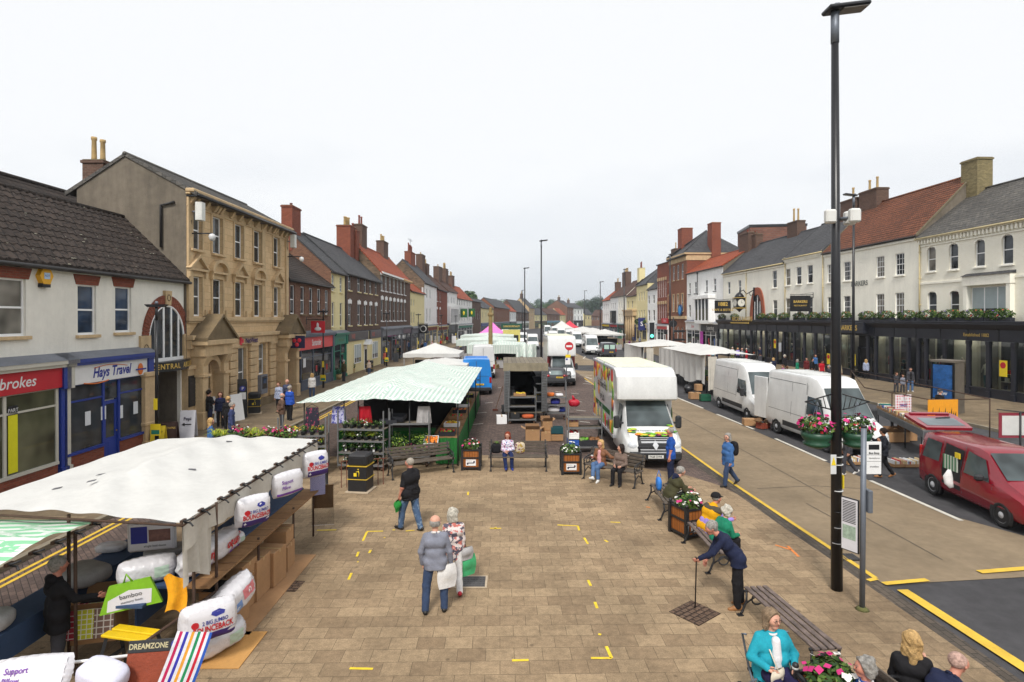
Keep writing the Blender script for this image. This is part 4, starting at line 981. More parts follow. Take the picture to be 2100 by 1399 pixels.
for i in range(len(X)-1):
 a,c=X[i],X[i+1]
 pb.box(a-.12,a+.12,-.1,.1,.0,3.72,BL);pb.box(a-.16,a+.16,-.14,.1,0,.5,BL);pb.box(a-.15,a+.15,-.13,.1,3.5,3.715,BL)
 if i in doors:
  db.box(a+.12,c-.12,.5,.56,.1,3.72,INSHADE);db.box(a+.13,a+.25,.4,.5,.1,2.7,BL);db.box(c-.25,c-.13,.4,.5,.1,2.7,BL);db.box(a+.25,c-.25,.4,.5,2.6,2.7,BL);continue
 pb.box(a+.12,c-.12,-.04,.1,.0,.62,BL);pb.box(a+.12,c-.12,-.09,.1,.62,.7,BL)
 gb=MB();gb.quad((a+.12,.02,.7),(c-.12,.02,.7),(c-.12,.02,3.72),(a+.12,.02,3.72),cg);gb.build('shop_window',fr);lm=MB();lm.box(a+.2,c-.2,.2,.5,3.92,3.96,LITE);lm.build('display_lamp',fr)
 if(c-a)>2.4:pb.box((a+c)/2-.05,(a+c)/2+.05,-.03,.05,.7,3.72,BL)
 iv.box(a+.12,c-.12,.7,.735,.66,4.3,(CR,flatc('shop_grey_wall',C3(120,118,112)),flatc('shop_dark_wall',C3(52,54,60)))[(i*7)%3]);iv.box(a+.1,c-.1,.1,.73,.6,.66,M('display_floor',C3(180,172,150),.5))
 for q in range(1+(c-a>2)):
  xx=a+(c-a)*rnd.uniform(.25,.75);k=rnd.random()
  if k<.65:
   cc,c2=rnd.choice(CL),rnd.choice(CL)
   iv.tube([(xx,.4,1.5),(xx,.4,1.75),(xx,.4,2.05),(xx,.4,2.2),(xx,.4,2.28)],[.15,.12,.17,.1,.05],cc,n=10,flat=.7)
   for sg in(-1,1):iv.tube([(xx+sg*.08,.4,1.5),(xx+sg*.1,.38,1.1),(xx+sg*.1,.4,.68)],[.09,.065,.05],c2,n=8);iv.tube([(xx+sg*.17,.4,2.15),(xx+sg*.26,.36,1.85),(xx+sg*.2,.25,1.65)],[.045,.04,.03],MANN,n=6)
   iv.ball((xx,.4,2.42),.09,MANN,10,7,(.8,.95,1.25));iv.tube([(xx,.4,2.24),(xx,.4,2.36)],.045,MANN,n=6)
  else:
   for w_ in range(3):iv.box(xx-.3,xx+.3,.3,.6,.68+w_*.5,.72+w_*.5,MANN);iv.box(xx-.2+w_*.1,xx-.02+w_*.1,.35,.5,.72+w_*.5,.95+w_*.5,rnd.choice(CL))
pb.build('pilaster',fr);db.build('entrance',fr);iv.build('window_display',fr)
b=MB();x0,x1=SF.at(1723,675)[0],SF.at(1780,675)[0];b.box(x0-.1,x1+.1,-.5,.2,3.9,4.86,BL,.02);b.text('BARKERS',.62,GOLD,((x0+x1)/2,-.5,4.35),bold=.02);b.build('fascia_sign',SF.root)
b=MB();xe=SF.at(2002,690)[0];b.text('Established 1882',.3,GOLD,(xe,-.03,4.1),bold=.01);b.build('fascia_lettering',SF.root)
b=MB();xg=SF.at(1524,650)[0];b.box(xg-2.6,xg+2.6,-.55,-.42,4.62,4.7,GOLD)
for q in np.arange(-2.5,2.6,.2):b.box(xg+q,xg+q+.1,-.54,-.44,4.54,4.62,GOLD)
b.text('ARCADE BARKERS',.78,GOLD,(xg+.8,-.5,5.1),ext=.03,bold=.02,squeeze=.9);b.build('arcade_lettering',SF.root)
b=MB()
for px,py,m in((1591,705,WARN),(1701,736,WARN),(2060,756,WARN),(1601,712,PAP),(1752,738,WARN)):
 x,z=SF.at(px,py);b.box(x-.26,x+.26,-.1,-.06,z-.5,z+.5,m);b.prism([(x+.2*math.cos(t),-.105,z+.2+.2*math.sin(t))for t in np.linspace(0,2*PI,13)[:-1]],(0,.005,0),SRED if m is WARN else PAP);b.build('notice',SF.root);b=MB()
LEAFM=[M('leaf_%d'%i,c,.7,var=.25,scale=20,spec=.3)for i,c in enumerate((C3(80,108,44),C3(58,86,36),C3(102,128,56),C3(42,68,32)))]
FLW={'red':M('petal_red',C3(200,36,50),.6),'pink':M('petal_magenta',C3(206,40,120),.6),'white':M('petal_white',C3(238,236,230),.6),'violet':M('petal_violet',C3(110,70,160),.6),'yellow':M('petal_yellow',C3(240,205,60),.6),'coral':M('petal_coral',C3(226,110,110),.6)}
def flowerbox():
 t=thing('window_box','','window box');b=MB();b.box(-.95,.95,-.16,.16,0,.24,BL,.02);b.build('trough',t)
 f=MB();f.leaves((0,0,.42),(1.08,.4,.4),560,.085,LEAFM,shell=.6);f.leaves((0,-.1,.46),(1.05,.4,.4),30,.055,[FLW['violet'],FLW['coral'],FLW['red']],shell=.25,aspect=.9);f.build('flowering_plants',t)
 return t
fb0=flowerbox();first=True
bxs=[(1482,'farthest'),(1508,''),(1563,''),(1583,''),(1609,''),(1641,''),(1669,''),(1692,''),(1735,''),(1781,''),(1818,''),(1863,''),(1906,''),(1952,''),(1998,''),(2052,'')]
where=['at the end nearest the bay-windowed house','under the 1882 hanging sign','under the foot of the red pointed arch','right beside the red pointed arch','below the lone window right of the arch','below the first of three sash windows','below the restaurant hanging sign','hidden in part by the tall black lamp post','between the two lamp posts','over the raised gold shop name','next beyond the raised gold shop name','under the last small-paned window','under the first round-headed windows','under the second round-headed windows','at the left half of the wide blinded window','at the right half of the wide blinded window']
for(px,_),wh in zip(bxs,where):
 x=SF.at(px,655)[0];p=SF.A+SF.u*x;n=Vector((-SF.u.y,SF.u.x));p=p+n*-.1
 o=fb0 if first else dup(fb0);first=False
 o.location=(p.x,p.y,5.02);o.rotation_euler=(0,0,math.atan2(SF.u.y,SF.u.x));o['label']='flower trough on the black ledge '+wh;o['group']='flower troughs on the black shopfront'
 # ---- further right-hand houses
R5=Bld('white_bay_house','white building with orange pantile roof and corniced bay window','R',80.95,95.9)
for px in(1414.5,1426.5,1449,1466):R5.winpx(px,.95,9.2,1.8,sill=BLK)
for px in(1414.5,1426.5):R5.winpx(px,.95,5.4,2.0)
R5.finish(12.75,(3.9,15.2),WHITE,PANT,gable=REND)
b=MB();x0,x1=R5.at(1437,620)[0],R5.at(1466,620)[0];b.box(x0-.3,x1+.3,-1.15,0,8.1,8.7,WHITE,.05);b.box(x0,x1,-.9,0,4.6,8.1,GLS)
for x in np.linspace(x0,x1,5):b.box(x-.14,x+.14,-.98,0,4.6,8.1,UPVC)
b.box(x0,x1,-.97,0,4.4,4.9,WHITE);b.build('bay_window',R5.root)
R5.pipe(R5.at(1431,600)[0],4,12.2)
R5.shop(6.6,R5.L-.2,WHITE,M('charcoal_fascia',C3(62,62,66),.5),'Superdrug',SIGNW,h=4.4,fh=1.1,riser=.3,panes=(0,.25,.5,.75,1),door=3,size=.85,posters=2,sq=.8)
R5.shop(.2,6.4,WHITE,SIGNW,'Save',SRED,h=4.6,fh=1.2,riser=.3,panes=(0,.4,.6,1),door=1,size=.7,posters=1)
b=MB();MAG=flatc('magenta_panel',C3(206,60,190));b.box(7.0,8.2,-.36,-.3,.4,3.2,MAG);b.build('poster',R5.root)
R5.chimney(R5.L-.2,3.6,3.0,1.2,17.2,BRKD,1,POTR,.5)
R6=Bld('tall_brick_bank','tall red brick and stone bank with hipped slate roof and two big chimneys','R',95.95,105.4)
for px in(1372,1381.5,1390.5,1399.5):R6.winpx(px,.95,11.9,2.6,sill=STONE);R6.winpx(px,.95,6.4,3.0,sill=STONE,surround=STONE);R6.winpx(px,.95,1.3,2.4)
R6.finish(16.2,(5,20.5),BRKO,SLATE,hipl=4.5,hipr=4.5,gable=BRKR,over=.5)
b=MB();b.box(-.3,R6.L+.3,-.5,10.3,15.9,16.15,STONE);b.box(0,R6.L,-.12,0,14.9,15.9,STONE);b.box(R6.L,R6.L+.1,0,10,14.9,15.9,STONE);b.box(0,R6.L,-.2,0,5.1,5.6,STONE);b.box(0,R6.L,-.12,0,0,1.0,STONED);b.build('stone_bands',R6.root)
R6.chimney(R6.L-.5,4.8,2.0,1.5,21.2,BRKR,0,z0=15,cap=STONE);R6.chimney(1.0,2.6,2.2,2.0,21.5,BRKR,0,z0=16,cap=STONE)
b=MB();x,z=R6.at(1396.5,636.5);b.prism([(x+1.0*math.cos(t),-.25,z+1.0*math.sin(t))for t in np.linspace(0,2*PI,21)[:-1]],(0,.2,0),flatc('roundel_navy',C3(20,60,110)))
b.ball((x,-.26,z),.72,flatc('roundel_blue',C3(50,150,220)),12,8,(1,.05,1));b.build('bank_roundel',R6.root)
R7=Bld('flat_brick_block','flat-topped brown brick building with stone window heads beside the tall bank','R',105.45,112.9)
for px in(1349,1353,1357,1361,1365.5):R7.winpx(px,.7,9.2,3.2,head=('flat',STONE,.6));R7.winpx(px,.7,4.9,3.0,head=('flat',STONE,.6))
R7.finish(15.6,(5,15.7),BRKR,SLATE,gutter=None);R7.shop(.2,R7.L-.2,WHITE,SANT,'',h=3.8,panes=(0,.3,.6,1),door=2)
b=MB();b.box(R7.L-4,R7.L-.3,-.2,0,4.3,5.2,SRED);b.text('Clarks',.6,SIGNW,(R7.L-2.1,-.2,4.75),shear=.3);b.build('wall_sign',R7.root);R7.chimney(2,3,2.2,1.2,18.6,BRKD,1,POT,1.2,z0=15)
R8=Bld('small_white_house','small white house with round-headed pairs of windows left of the brick block','R',112.95,119.9)
for px in(1331,1341):R8.winpx(px,1.3,8.2,1.7);R8.winpx(px,1.3,4.7,2.2)
R8.finish(11.3,(4.5,15),WHITE,SLATE);R8.shop(.2,R8.L-.2,WHITE,SIGNW,'',h=3.8,panes=(0,.5,1),door=0,posters=2)
R9=Bld('hipped_cream_house','cream three-storey house with hipped slate roof and greenery over its shopfront','R',119.95,128.9)
for px in(1305,1310.5,1316,1321):R9.winpx(px,.8,9.0,1.9,pane=GLSC);R9.winpx(px,.8,5.0,2.0,pane=GLSC)
R9.finish(12.6,(4.5,16.5),YCREAM,SLATE,hipl=3,hipr=3);R9.shop(.2,R9.L-.2,YCREAM,YCREAM,'',h=3.9,panes=(0,.3,.6,1),door=1)
b=MB();b.leaves((R9.L/2,-.4,4.5),(4.3,.5,.7),700,.16,LEAFM);b.build('ivy',R9.root);hang_sign(R9,R9.L-1.2,2.7,1.5,2.6,flatc('blue_sign',C3(34,44,110)),'S',SIGNW,1.3)
for nm_,lb,d0,d1,ev,rd,wm,rm,pxs,gb_ in(('pillared_shop','pale house with a pillared stone ground floor beside the hipped cream house',128.95,138.4,10.6,(3.8,14.3),YCREAM,BRT,(1288,1297),WHITE),('cream_gabled_house','pale cream house with brown tiled roof beyond the pillared shop',138.45,147.4,11.0,(3.8,14.6),CREAM,BRT,(1270,1275,1280),CREAM),('dark_bay_house','white house with dark first-floor bay beyond the cream houses',147.45,157.4,11.0,(3.8,14.2),WHITE,BRT,(1254,1258,1262),WHITE),('end_white_house','white house with pantile roof at the far end of the right-hand row',157.45,168,10.4,(3.8,13.4),WHITE,PANT,(1239,1243,1247),BRKR)):
 h_=Bld(nm_,lb,'R',d0,d1)
 for px in pxs:h_.winpx(px,.9,7.6,1.7);h_.winpx(px,.9,4.5,1.9)
 h_.finish(ev,rd,wm,rm,gable=gb_);h_.shop(.2,h_.L-.2,rnd.choice([LEAD,TEAL,HB,YCREAM]),rnd.choice([TEAL,WARN,SRED,BLK]),'',h=3.6,panes=(0,.3,.6,1),door=1,posters=1)
 if d0>145:h_.chimney(3,3.8,4.5 if d0<150 else 2,1.4,17.6 if d0<150 else 15.6,BRKD,4 if d0<150 else 2,POT,1.0)
 if nm_=='cream_gabled_house':h_.chimney(h_.L-1,3.8,2.0,1.4,17.4,YCREAM,2,POTR,1.6)
 if nm_=='dark_bay_house':b=MB();b.box(5,7.4,-1.1,0,4.0,7.2,BLK);b.box(5.3,7.1,-1.14,-1.1,4.6,6.8,GLSC);b.build('bay_window',h_.root)
 if nm_=='pillared_shop':
  b=MB();b.box(0,h_.L,-.9,0,5.8,7.0,STONE);b.box(-.2,h_.L+.2,-1.1,0,6.9,7.2,STONE)
  for x in np.linspace(.6,h_.L-.6,5):b.tube([(x,-.6,0),(x,-.6,5.8)],.28,STONE,n=10)
  b.build('colonnade',h_.root)
b=MB();b.T=Matrix.Translation((44,98,0))@Matrix.Rotation(R(-8),4,'Z');b.box(-4.4,4.4,-4,4,0,20.2,MB_brick('banded_brick',C3(140,92,76),C3(118,76,64),C3(120,100,90),.6,.3,.04));b.box(-4.5,4.5,-4.1,4.1,20.2,20.6,BLK);tag(b.build('brick_tower'),'square brown brick tower block rising behind the slate roofs on the right','building')
# ---------------------------------------------------------------- the bend at the far end of the street
def farb(nm,lb,d0,d1,ev,rd,wm,rm,nwin,rows=((5.8,1.5),),A=None,B=None,flat=False,gable=None,shopc=None,pots=0,wpane=None,w_=1.1,off=0):
 h_=Bld(nm,lb,'L',d0,d1,A=A,B=B,off=off)
 for z,hh in rows:
  for i in range(nwin):h_.win(h_.L*(i+.5)/nwin-w_/2,z,w_,hh,pane=wpane)
 h_.finish(ev,rd,wm,rm,gable=gable,gutter=None if flat else DKGUT)
 if shopc:h_.shop(.3,h_.L-.3,shopc,shopc,'',h=3.6,panes=(0,.25,.5,.75,1),door=1)
 if pots:h_.chimney(h_.L*.3,rd[0],2.2,1.2,rd[1]+2.2,BRKD,pots,POT,1.1)
 return h_
farb('dark_brick_block','dark brick flat-roofed block after the long pantiled house',150,165,9.7,(4,9.8),BRKD,SLATE,4,((5.0,2.2),),flat=True)
farb('stone_corner_shop','small buff stone house with slate roof behind the market cross',165.1,192,8.4,(4,11.2),YCREAM,SLATE,4,((5.4,1.6),),shopc=HB)
farb('long_brick_hall','long brown brick building with dark roof and a row of tall white windows',193,235,9.2,(3.6,12.2),BRKO,SLATE,14,((4.6,3.2),),shopc=SG,w_=.8)
farb('tiny_orange_roofed_house','little white house with orange roof beyond the long brick hall',235.5,247,8.2,(3.4,11),WHITE,PANT,3,((4.6,2.6),),shopc=BLK)
farb('dark_roofed_shop','shop with a huge dark roof and white shopfront at the bend',247.5,274,8.2,(4.5,13.4),BRKD,SLATE,5,((5,2),),shopc=WHITE,gable=BRKD)
farb('tall_stone_house','narrow tall buff stone house with paired windows at the bend',274.5,288,10.4,(4.5,15),STONE,SLATE,3,((4.6,1.9),(7.6,1.9)),pots=4)
farb('low_slate_shop','low cream shop with blue slate roof right of the tall stone house',288.5,316,7.2,(4,10.6),YCREAM,SLATE,4,((4.2,2.0),),shopc=STONED)
farb('brick_row_shop','low brown brick shop with pale blue shopfront at the end of the street',316.5,345,7.7,(4,10.8),BRK,BRT,4,((4.4,2.2),),shopc=flatc('pale_blue_shop',C3(130,186,214)))
farb('orange_pantile_cottage','cottage with bright orange roof next to the pale blue shop',345.5,360,7.4,(4,11.4),YCREAM,PANT,2,((4.2,1.8),))
pA,pB,pC=(xat(1163,372),372),(xat(1176,384),384),(xat(1196,398),398)
farb('brick_gabled_house','tall brown brick gabled house closing the view at the end of the street',0,0,12.6,(7,17),BRK,SLATE,3,((8.2,2.6),(4,2.8)),A=pA,B=pB,pots=3)
farb('white_end_house','white gabled house right of the tall brick house at the end of the street',0,0,12,(6,15.5),WHITE,SLATE,3,((8.2,2.4),(4,2.6)),A=pB,B=pC,shopc=BLK,pots=4,w_=1.4)
farb('low_end_house','low cream house with slate roof at the foot of the dark trees',0,0,8,(5,12),YCREAM,SLATE,3,((4.5,2),),A=(xat(1199,405),405),B=(xat(1216,412),412))
farb('brown_end_house','low brown roofed house in front of the far trees',0,0,7,(5,11),BRK,BRT,3,((4,2),),A=(xat(1213,402),402),B=(xat(1230,398),398))
BARK=M('bark',C3(92,78,62),.95,var=.3)
def leafm(i,c):return M('foliage_%s'%i,c,.8,var=.3,scale=.4,spec=.15)
FOL={'dark':[leafm('dark_%d'%i,c)for i,c in enumerate((C3(62,80,66),C3(48,66,56),C3(82,100,78)))],'mid':[leafm('mid_%d'%i,c)for i,c in enumerate((C3(84,106,64),C3(66,90,56),C3(104,124,78)))],'blue':[leafm('blue_%d'%i,c)for i,c in enumerate((C3(104,126,112),C3(88,112,100),C3(124,142,124)))]}  # the blue set has the haze of distance mixed into its leaf colour
def tree(px,py_top,D,wid,kind,label,tall=1.,base=0,seed=1,group='trees beyond the far roofs',nl=2600):
 rr=random.Random(seed);X=xat(px,D);top=zat(py_top,D);t=thing('tree',label,'tree',(X,D,base),0,group)
 h=top-base;cz=h*.58;b=MB()
 b.tube([(0,0,0),(.1,0,h*.3),(.2,.1,h*.6),(.1,.1,h*.85)],[h*.035,h*.026,h*.016,h*.006],BARK)
 for i in range(6):
  a=rr.uniform(0,6.28);b.tube([(0,0,h*(.3+.06*i)),(wid*.25*math.cos(a),wid*.25*math.sin(a),h*(.42+.07*i)),(wid*.4*math.cos(a),wid*.4*math.sin(a),h*(.5+.07*i))],[h*.014,h*.008,h*.003],BARK,n=5)
 b.build('trunk',t);f=MB();k=13
 for i in range(k):
  a=rr.uniform(0,6.28);rr_=rr.uniform(.1,.95)*wid*.36;zz=h*rr.uniform(.36,.88);s_=wid*rr.uniform(.14,.26)*(1.15-.55*abs(zz/h-.5))
  f.leaves((rr_*math.cos(a)*(1.1-zz/h*.5),rr_*math.sin(a),zz),(s_,s_,s_*.8*tall),nl//k,h*.028,FOL[kind],rr,shell=.5)
 f.build('crown',t);return t
tree(1207,612,470,24,'dark','dark broad tree left of the big tree at the far right end',seed=3);tree(1222,603,440,20,'dark','tallest dark tree beside the far end of the right-hand row',seed=4)
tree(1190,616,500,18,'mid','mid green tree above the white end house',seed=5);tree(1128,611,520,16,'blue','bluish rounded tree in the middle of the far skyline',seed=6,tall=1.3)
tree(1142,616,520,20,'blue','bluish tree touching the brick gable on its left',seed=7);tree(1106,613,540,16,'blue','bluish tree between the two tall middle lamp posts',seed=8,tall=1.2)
tree(1090,618,420,18,'mid','green tree right of the tall stone house roof',seed=9);tree(1119,622,430,14,'mid','yellow green low tree behind the centre lamp post',seed=10)
tree(956,592,240,8,'mid','slim poplar rising behind the orange pantile roof',seed=11,tall=2.2);tree(965,594,245,9,'mid','bushier poplar beside the slim one behind the orange roof',seed=12,tall=1.8)
tree(1021,613,330,16,'mid','tree crown peeping over the long brick hall roof',seed=13);tree(1226,636,440,12,'mid','low green bush of a tree under the far right lamp post',seed=14)
def hill(x0,x1,D,z,m):
 b=MB();xs=np.linspace(x0,x1,40);rr=random.Random(int(D));pts=[(x,D,z*(.6+.5*rr.random()))for x in xs]
 for a,c in zip(pts[:-1],pts[1:]):b.quad((a[0],D,-5),(c[0],D,-5),c,a,m);b.quad(a,c,(c[0],D+300,0),(a[0],D+300,0),m)
 return struct(b.build('hill'))
hill(-500,700,900,12,M('far_wood',C3(110,126,110),.95,var=.3,scale=.03))
# ================================================================ VEHICLES (local +x is forwards, origin at the middle of the rear bumper on the ground)
TYRE=M('tyre_rubber',C3(34,34,36),.85,var=.2,scale=8);RIM=M('wheel_silver',C3(190,192,196),.45,metal=.1,var=.1)
TRIM=M('black_plastic',C3(40,41,44),.6,var=.15);SEAM=M('panel_gap',C3(70,72,76),.8,var=0);LAMP=M('lamp_lens',C3(210,214,218),.12,var=.1,coat=.5);REDL=M('tail_lens',C3(170,26,30),.2,coat=.5)
PLW=flatc('plate_white',C3(232,232,226));PLY=flatc('plate_yellow',C3(236,196,50));VGL=glass('vehicle_glass',(.06,.075,.078),.05)  # VGL base colour lightened to imitate sky reflected in the glass
VW=paint('van_white',C3(236,237,236,.82))
class Veh:
 def __init__(s,st):s.st=st
 def par(s,x):
  st=s.st;x=min(max(x,st[0][0]),st[-1][0])
  for a,b in zip(st[:-1],st[1:]):
   if x<=b[0]:
    t=(x-a[0])/max(1e-6,b[0]-a[0]);return[p+(q-p)*t for p,q in zip(a,b)]
 def hw(s,x,z):
  _,wb,wm,wr,z0,zb,z1=s.par(x)
  if z<zb:t=max(0,(z-z0)/max(.01,zb-z0));return wb+(wm-wb)*t
  t=min(1,(z-zb)/max(.01,z1-zb));return wm+(wr-wm)*t
 def sec(s,p,N=None):
  x,wb,wm,wr,z0,zb,z1=p;c=min(.13,(z1-zb)*.45+.02,wr*.5)
  h=[(wb*.93,z0),(wb,z0+.1),(wb+(wm-wb)*.5+.012,(z0+zb)/2),(wm,zb),(wm+(wr-wm)*.5+.012,zb+(z1-c-zb)*.5),(wr,z1-c),(wr-c*.3,z1-c*.35),(wr-c,z1-.02),(wr*.5,z1-.004),(0,z1)]
  return[(x,y,z)for y,z in h]+[(x,-y,z)for y,z in h[-2::-1]]
 def body(s,b,m,sub=3):
  st=[]
  for a,c in zip(s.st[:-1],s.st[1:]):
   k=max(1,int((c[0]-a[0])/.5));st+=[[p+(q-p)*i/k for p,q in zip(a,c)]for i in range(k)]
  st.append(s.st[-1]);sec=[s.sec(p)for p in st];n=len(sec[0]);v=[p for q in sec for p in q]
  f=[(i*n+j,i*n+j+1,(i+1)*n+j+1,(i+1)*n+j)for i in range(len(sec)-1)for j in range(n-1)]
  f=[tuple(reversed(q))for q in f];f.append(tuple(range(n)));f.append(tuple(reversed(range((len(sec)-1)*n,len(sec)*n))))
  f+=[((i+1)*n,i*n,i*n+n-1,(i+1)*n+n-1)for i in range(len(sec)-1)]
  b.add(v,f,m,True)
 def side(s,b,poly,m,sg,off=.006,n=6):
  """polygon in (x,z) laid on a flank"""
  q=[]
  for(a,c)in zip(poly,poly[1:]+poly[:1]):
   for i in range(n):t=i/n;q.append((a[0]+(c[0]-a[0])*t,a[1]+(c[1]-a[1])*t))
  cx,cz=sum(p[0]for p in q)/len(q),sum(p[1]for p in q)/len(q)
  P_=lambda x,z:(x,sg*(s.hw(x,z)+off),z)
  rings=[[P_(cx+(x-cx)*k,cz+(z-cz)*k)for x,z in q]for k in(1,.66,.33)];v=[p for r in rings for p in r]+[P_(cx,cz)];N_=len(q)
  f=[(r*N_+i,r*N_+(i+1)%N_,(r+1)*N_+(i+1)%N_,(r+1)*N_+i)for r in(0,1)for i in range(N_)]+[(2*N_+i,2*N_+(i+1)%N_,3*N_)for i in range(N_)]
  if sg>0:f=[tuple(reversed(x))for x in f]
  b.add(v,f,m,True)
 def sline(s,b,x0,z0,x1,z1,sg,m=None,w=.018):
  m=m or SEAM;dx,dz=x1-x0,z1-z0;l=math.hypot(dx,dz);nx,nz=-dz/l*w/2,dx/l*w/2
  s.side(b,[(x0-nx,z0-nz),(x1-nx,z1-nz),(x1+nx,z1+nz),(x0+nx,z0+nz)],m,sg,.004,5)
 def top(s,b,x0,x1,m,f0=1.,f1=1.,off=.006,e0=.0,n=6):
  """panel on the upper surface between two stations, f = share of the width"""
  def fn(u,v):
   x=x0+(x1-x0)*u;p=s.par(x);f=f0+(f1-f0)*u;w=p[3]*f
   p2=s.par(x+.02);sl=(p2[6]-p[6])/.02 if x+.02<s.st[-1][0]else 0;l=math.hypot(1,sl)
   return(x-sl/l*off,w*(2*v-1),p[6]-.006*abs(2*v-1)+off/l)
  b.grid(fn,n,n,m)
def wheel(parent,x,y,r,w=.2,hub=RIM,big=False):
 sg=1 if y>0 else-1;T=Matrix.Translation((x,y,r))@Matrix.Rotation(R(-90*sg),4,'X')
 b=MB();b.T=T;b.lathe([(r*.62,-w),(r*.93,-w),(r,-w+.03),(r,-.03),(r*.93,0),(r*.68,.0),(r*.66,-.03)],TYRE,n=24);o=b.build('wheel',parent)
 b=MB();b.T=T;b.lathe([(r*.66,-.04),(r*.64,-.012),(r*.58,-.03),(r*.3,-.025),(r*.18,.015),(0,.02)],hub,n=24)
 for i in range(8 if not big else 12):
  a=i*2*PI/(8 if not big else 12);b.ball((r*.45*math.cos(a),r*.45*math.sin(a),-.022),r*.075,TRIM,6,4,(1,1,.2))
 b.build('rim',o);return o
def mirror(parent,x,y,z,h=.34,d=.14,m=TRIM):
 b=MB();sg=1 if y>0 else-1;b.box(x-.07,x+.07,y+sg*.1,y+sg*.32,z-h/2,z+h/2,m,.05);b.box(x-.03,x+.03,y-sg*.05,y+sg*.11,z-.06,z+.0,m);b.box(x-.076,x-.071,y+sg*.13,y+sg*.29,z-h*.4,z+h*.4,VGL);return b.build('wing_mirror',parent)
def plate(parent,x,y,z,txt,m,front,w=.52):
 b=MB();sg=1 if front else-1;b.box(x-.008,x+.008,y-w/2,y+w/2,z-.055,z+.055,m)
 if txt:b.text(txt,.105,BLK,(x+sg*.009,y,z),rot=Matrix.Rotation(R(90 if front else-90),4,'Z')@Matrix.Rotation(R(90),4,'X'),squeeze=.86,bold=.02,ext=.002)
 return b.build('number_plate',parent)
def vehicle(name,label,cat,st,pm,loc,yaw,wheels,wr,ws=None,sidew=(),lines=(),plt=None,plr=None,extra=None,track=None,group=None,hubs=RIM,trim=None,arch=True,sides=(1,-1),grille=True,hl=None,tl=None,mir=None,bump=.5,rear=True,bonnet=None):
 t=thing(name,label,cat,loc,yaw,group);V=Veh(st);b=MB();V.body(b,pm);Lx=st[-1][0];o=b.build('body',t,sharp=40)
 tr=MB()
 for sg in sides:
  for(x,_)in wheels:
   if arch:V.side(tr,[(x+(wr*1.22)*math.cos(a),wr+(wr*1.22)*math.sin(a))for a in np.linspace(-.5,PI+.5,12)],TRIM,sg,.005,1)
  for l in lines:V.sline(tr,*l,sg)
  if trim:V.side(tr,trim,TRIM,sg,.012,4)
 p0,p1=st[0],st[-1]
 fb=V.par(Lx-.12)
 tr.box(Lx-.1,Lx+.07,-fb[1]*.97,fb[1]*.97,fb[4]-.02,fb[4]+bump*.55,TRIM,.05)
 if rear:tr.box(-.08,.05,-p0[1]*.97,p0[1]*.97,p0[4]-.02,p0[4]+.22,TRIM,.04)
 if grille:tr.box(Lx-.02,Lx+.03,-p1[3]*.55,p1[3]*.55,p1[6]-.3,p1[6]-.06,TRIM,.02);tr.box(Lx+.026,Lx+.036,-p1[3]*.5,p1[3]*.5,p1[6]-.19,p1[6]-.16,RIM)
 tr.build('trim',o)
 for sg in sides:
  w=MB()
  for poly in sidew:w=MB();V.side(w,poly,VGL,sg,.008);w.build('side_window',o)
 if ws:w=MB();V.top(w,ws[0],ws[1],VGL,.9,.95,.008);w.build('windscreen',o)
 for(x,_)in wheels:
  for sg in(1,-1):wheel(t,x,sg*((track or st[len(st)//2][1]*2)/2+.015),wr,hub=hubs)
 for sg in(1,-1):
  h=hl or(Lx-.16,p1[3]*1.02,p1[6]+.06,.2,.16);b=MB();b.ball((h[0],sg*h[1],h[2]),1,LAMP,14,8,(.16,h[3],h[4]));b.build('headlight',o)
  if mir:mirror(o,mir[0],sg*V.hw(mir[0],mir[1]),mir[1],*mir[2:])
  if tl:b=MB();b.box(-.03,.06,sg*(p0[1]-tl[0]),sg*(p0[1]+.004),tl[1],tl[2],REDL,.02);b.build('tail_light',o)
 if plt is not None:plate(o,Lx+.075,0,fb[4]+.12,plt,PLW,True)
 if plr is not None:plate(o,-.03,-.25,p0[4]+.42,plr,PLY,False)
 return t,o,V
def vanst(L,W,H,z0=.32,nose=1.02,cab=1.62,fore=.3):
 w=W/2
 return[(0,w*.97,w*.98,w*.84,z0+.02,1.15,H-.05),(.12,w*.985,w,w*.86,z0,1.15,H),(L-cab-.75,w,w,w*.86,z0,1.15,H),(L-cab-.25,w,w,w*.83,z0,1.15,H-.1),(L-cab+fore*.2,w,w,w*.8,z0,1.13,H-fore-.12),(L-.78,w,w,w*.86,z0,1.12,1.34),(L-.3,w*.98,w*.97,w*.86,z0,.95,nose+.12),(L-.08,w*.92,w*.9,w*.8,z0+.02,.8,nose-.06),(L,w*.8,w*.8,w*.72,z0+.06,.7,nose-.3)]
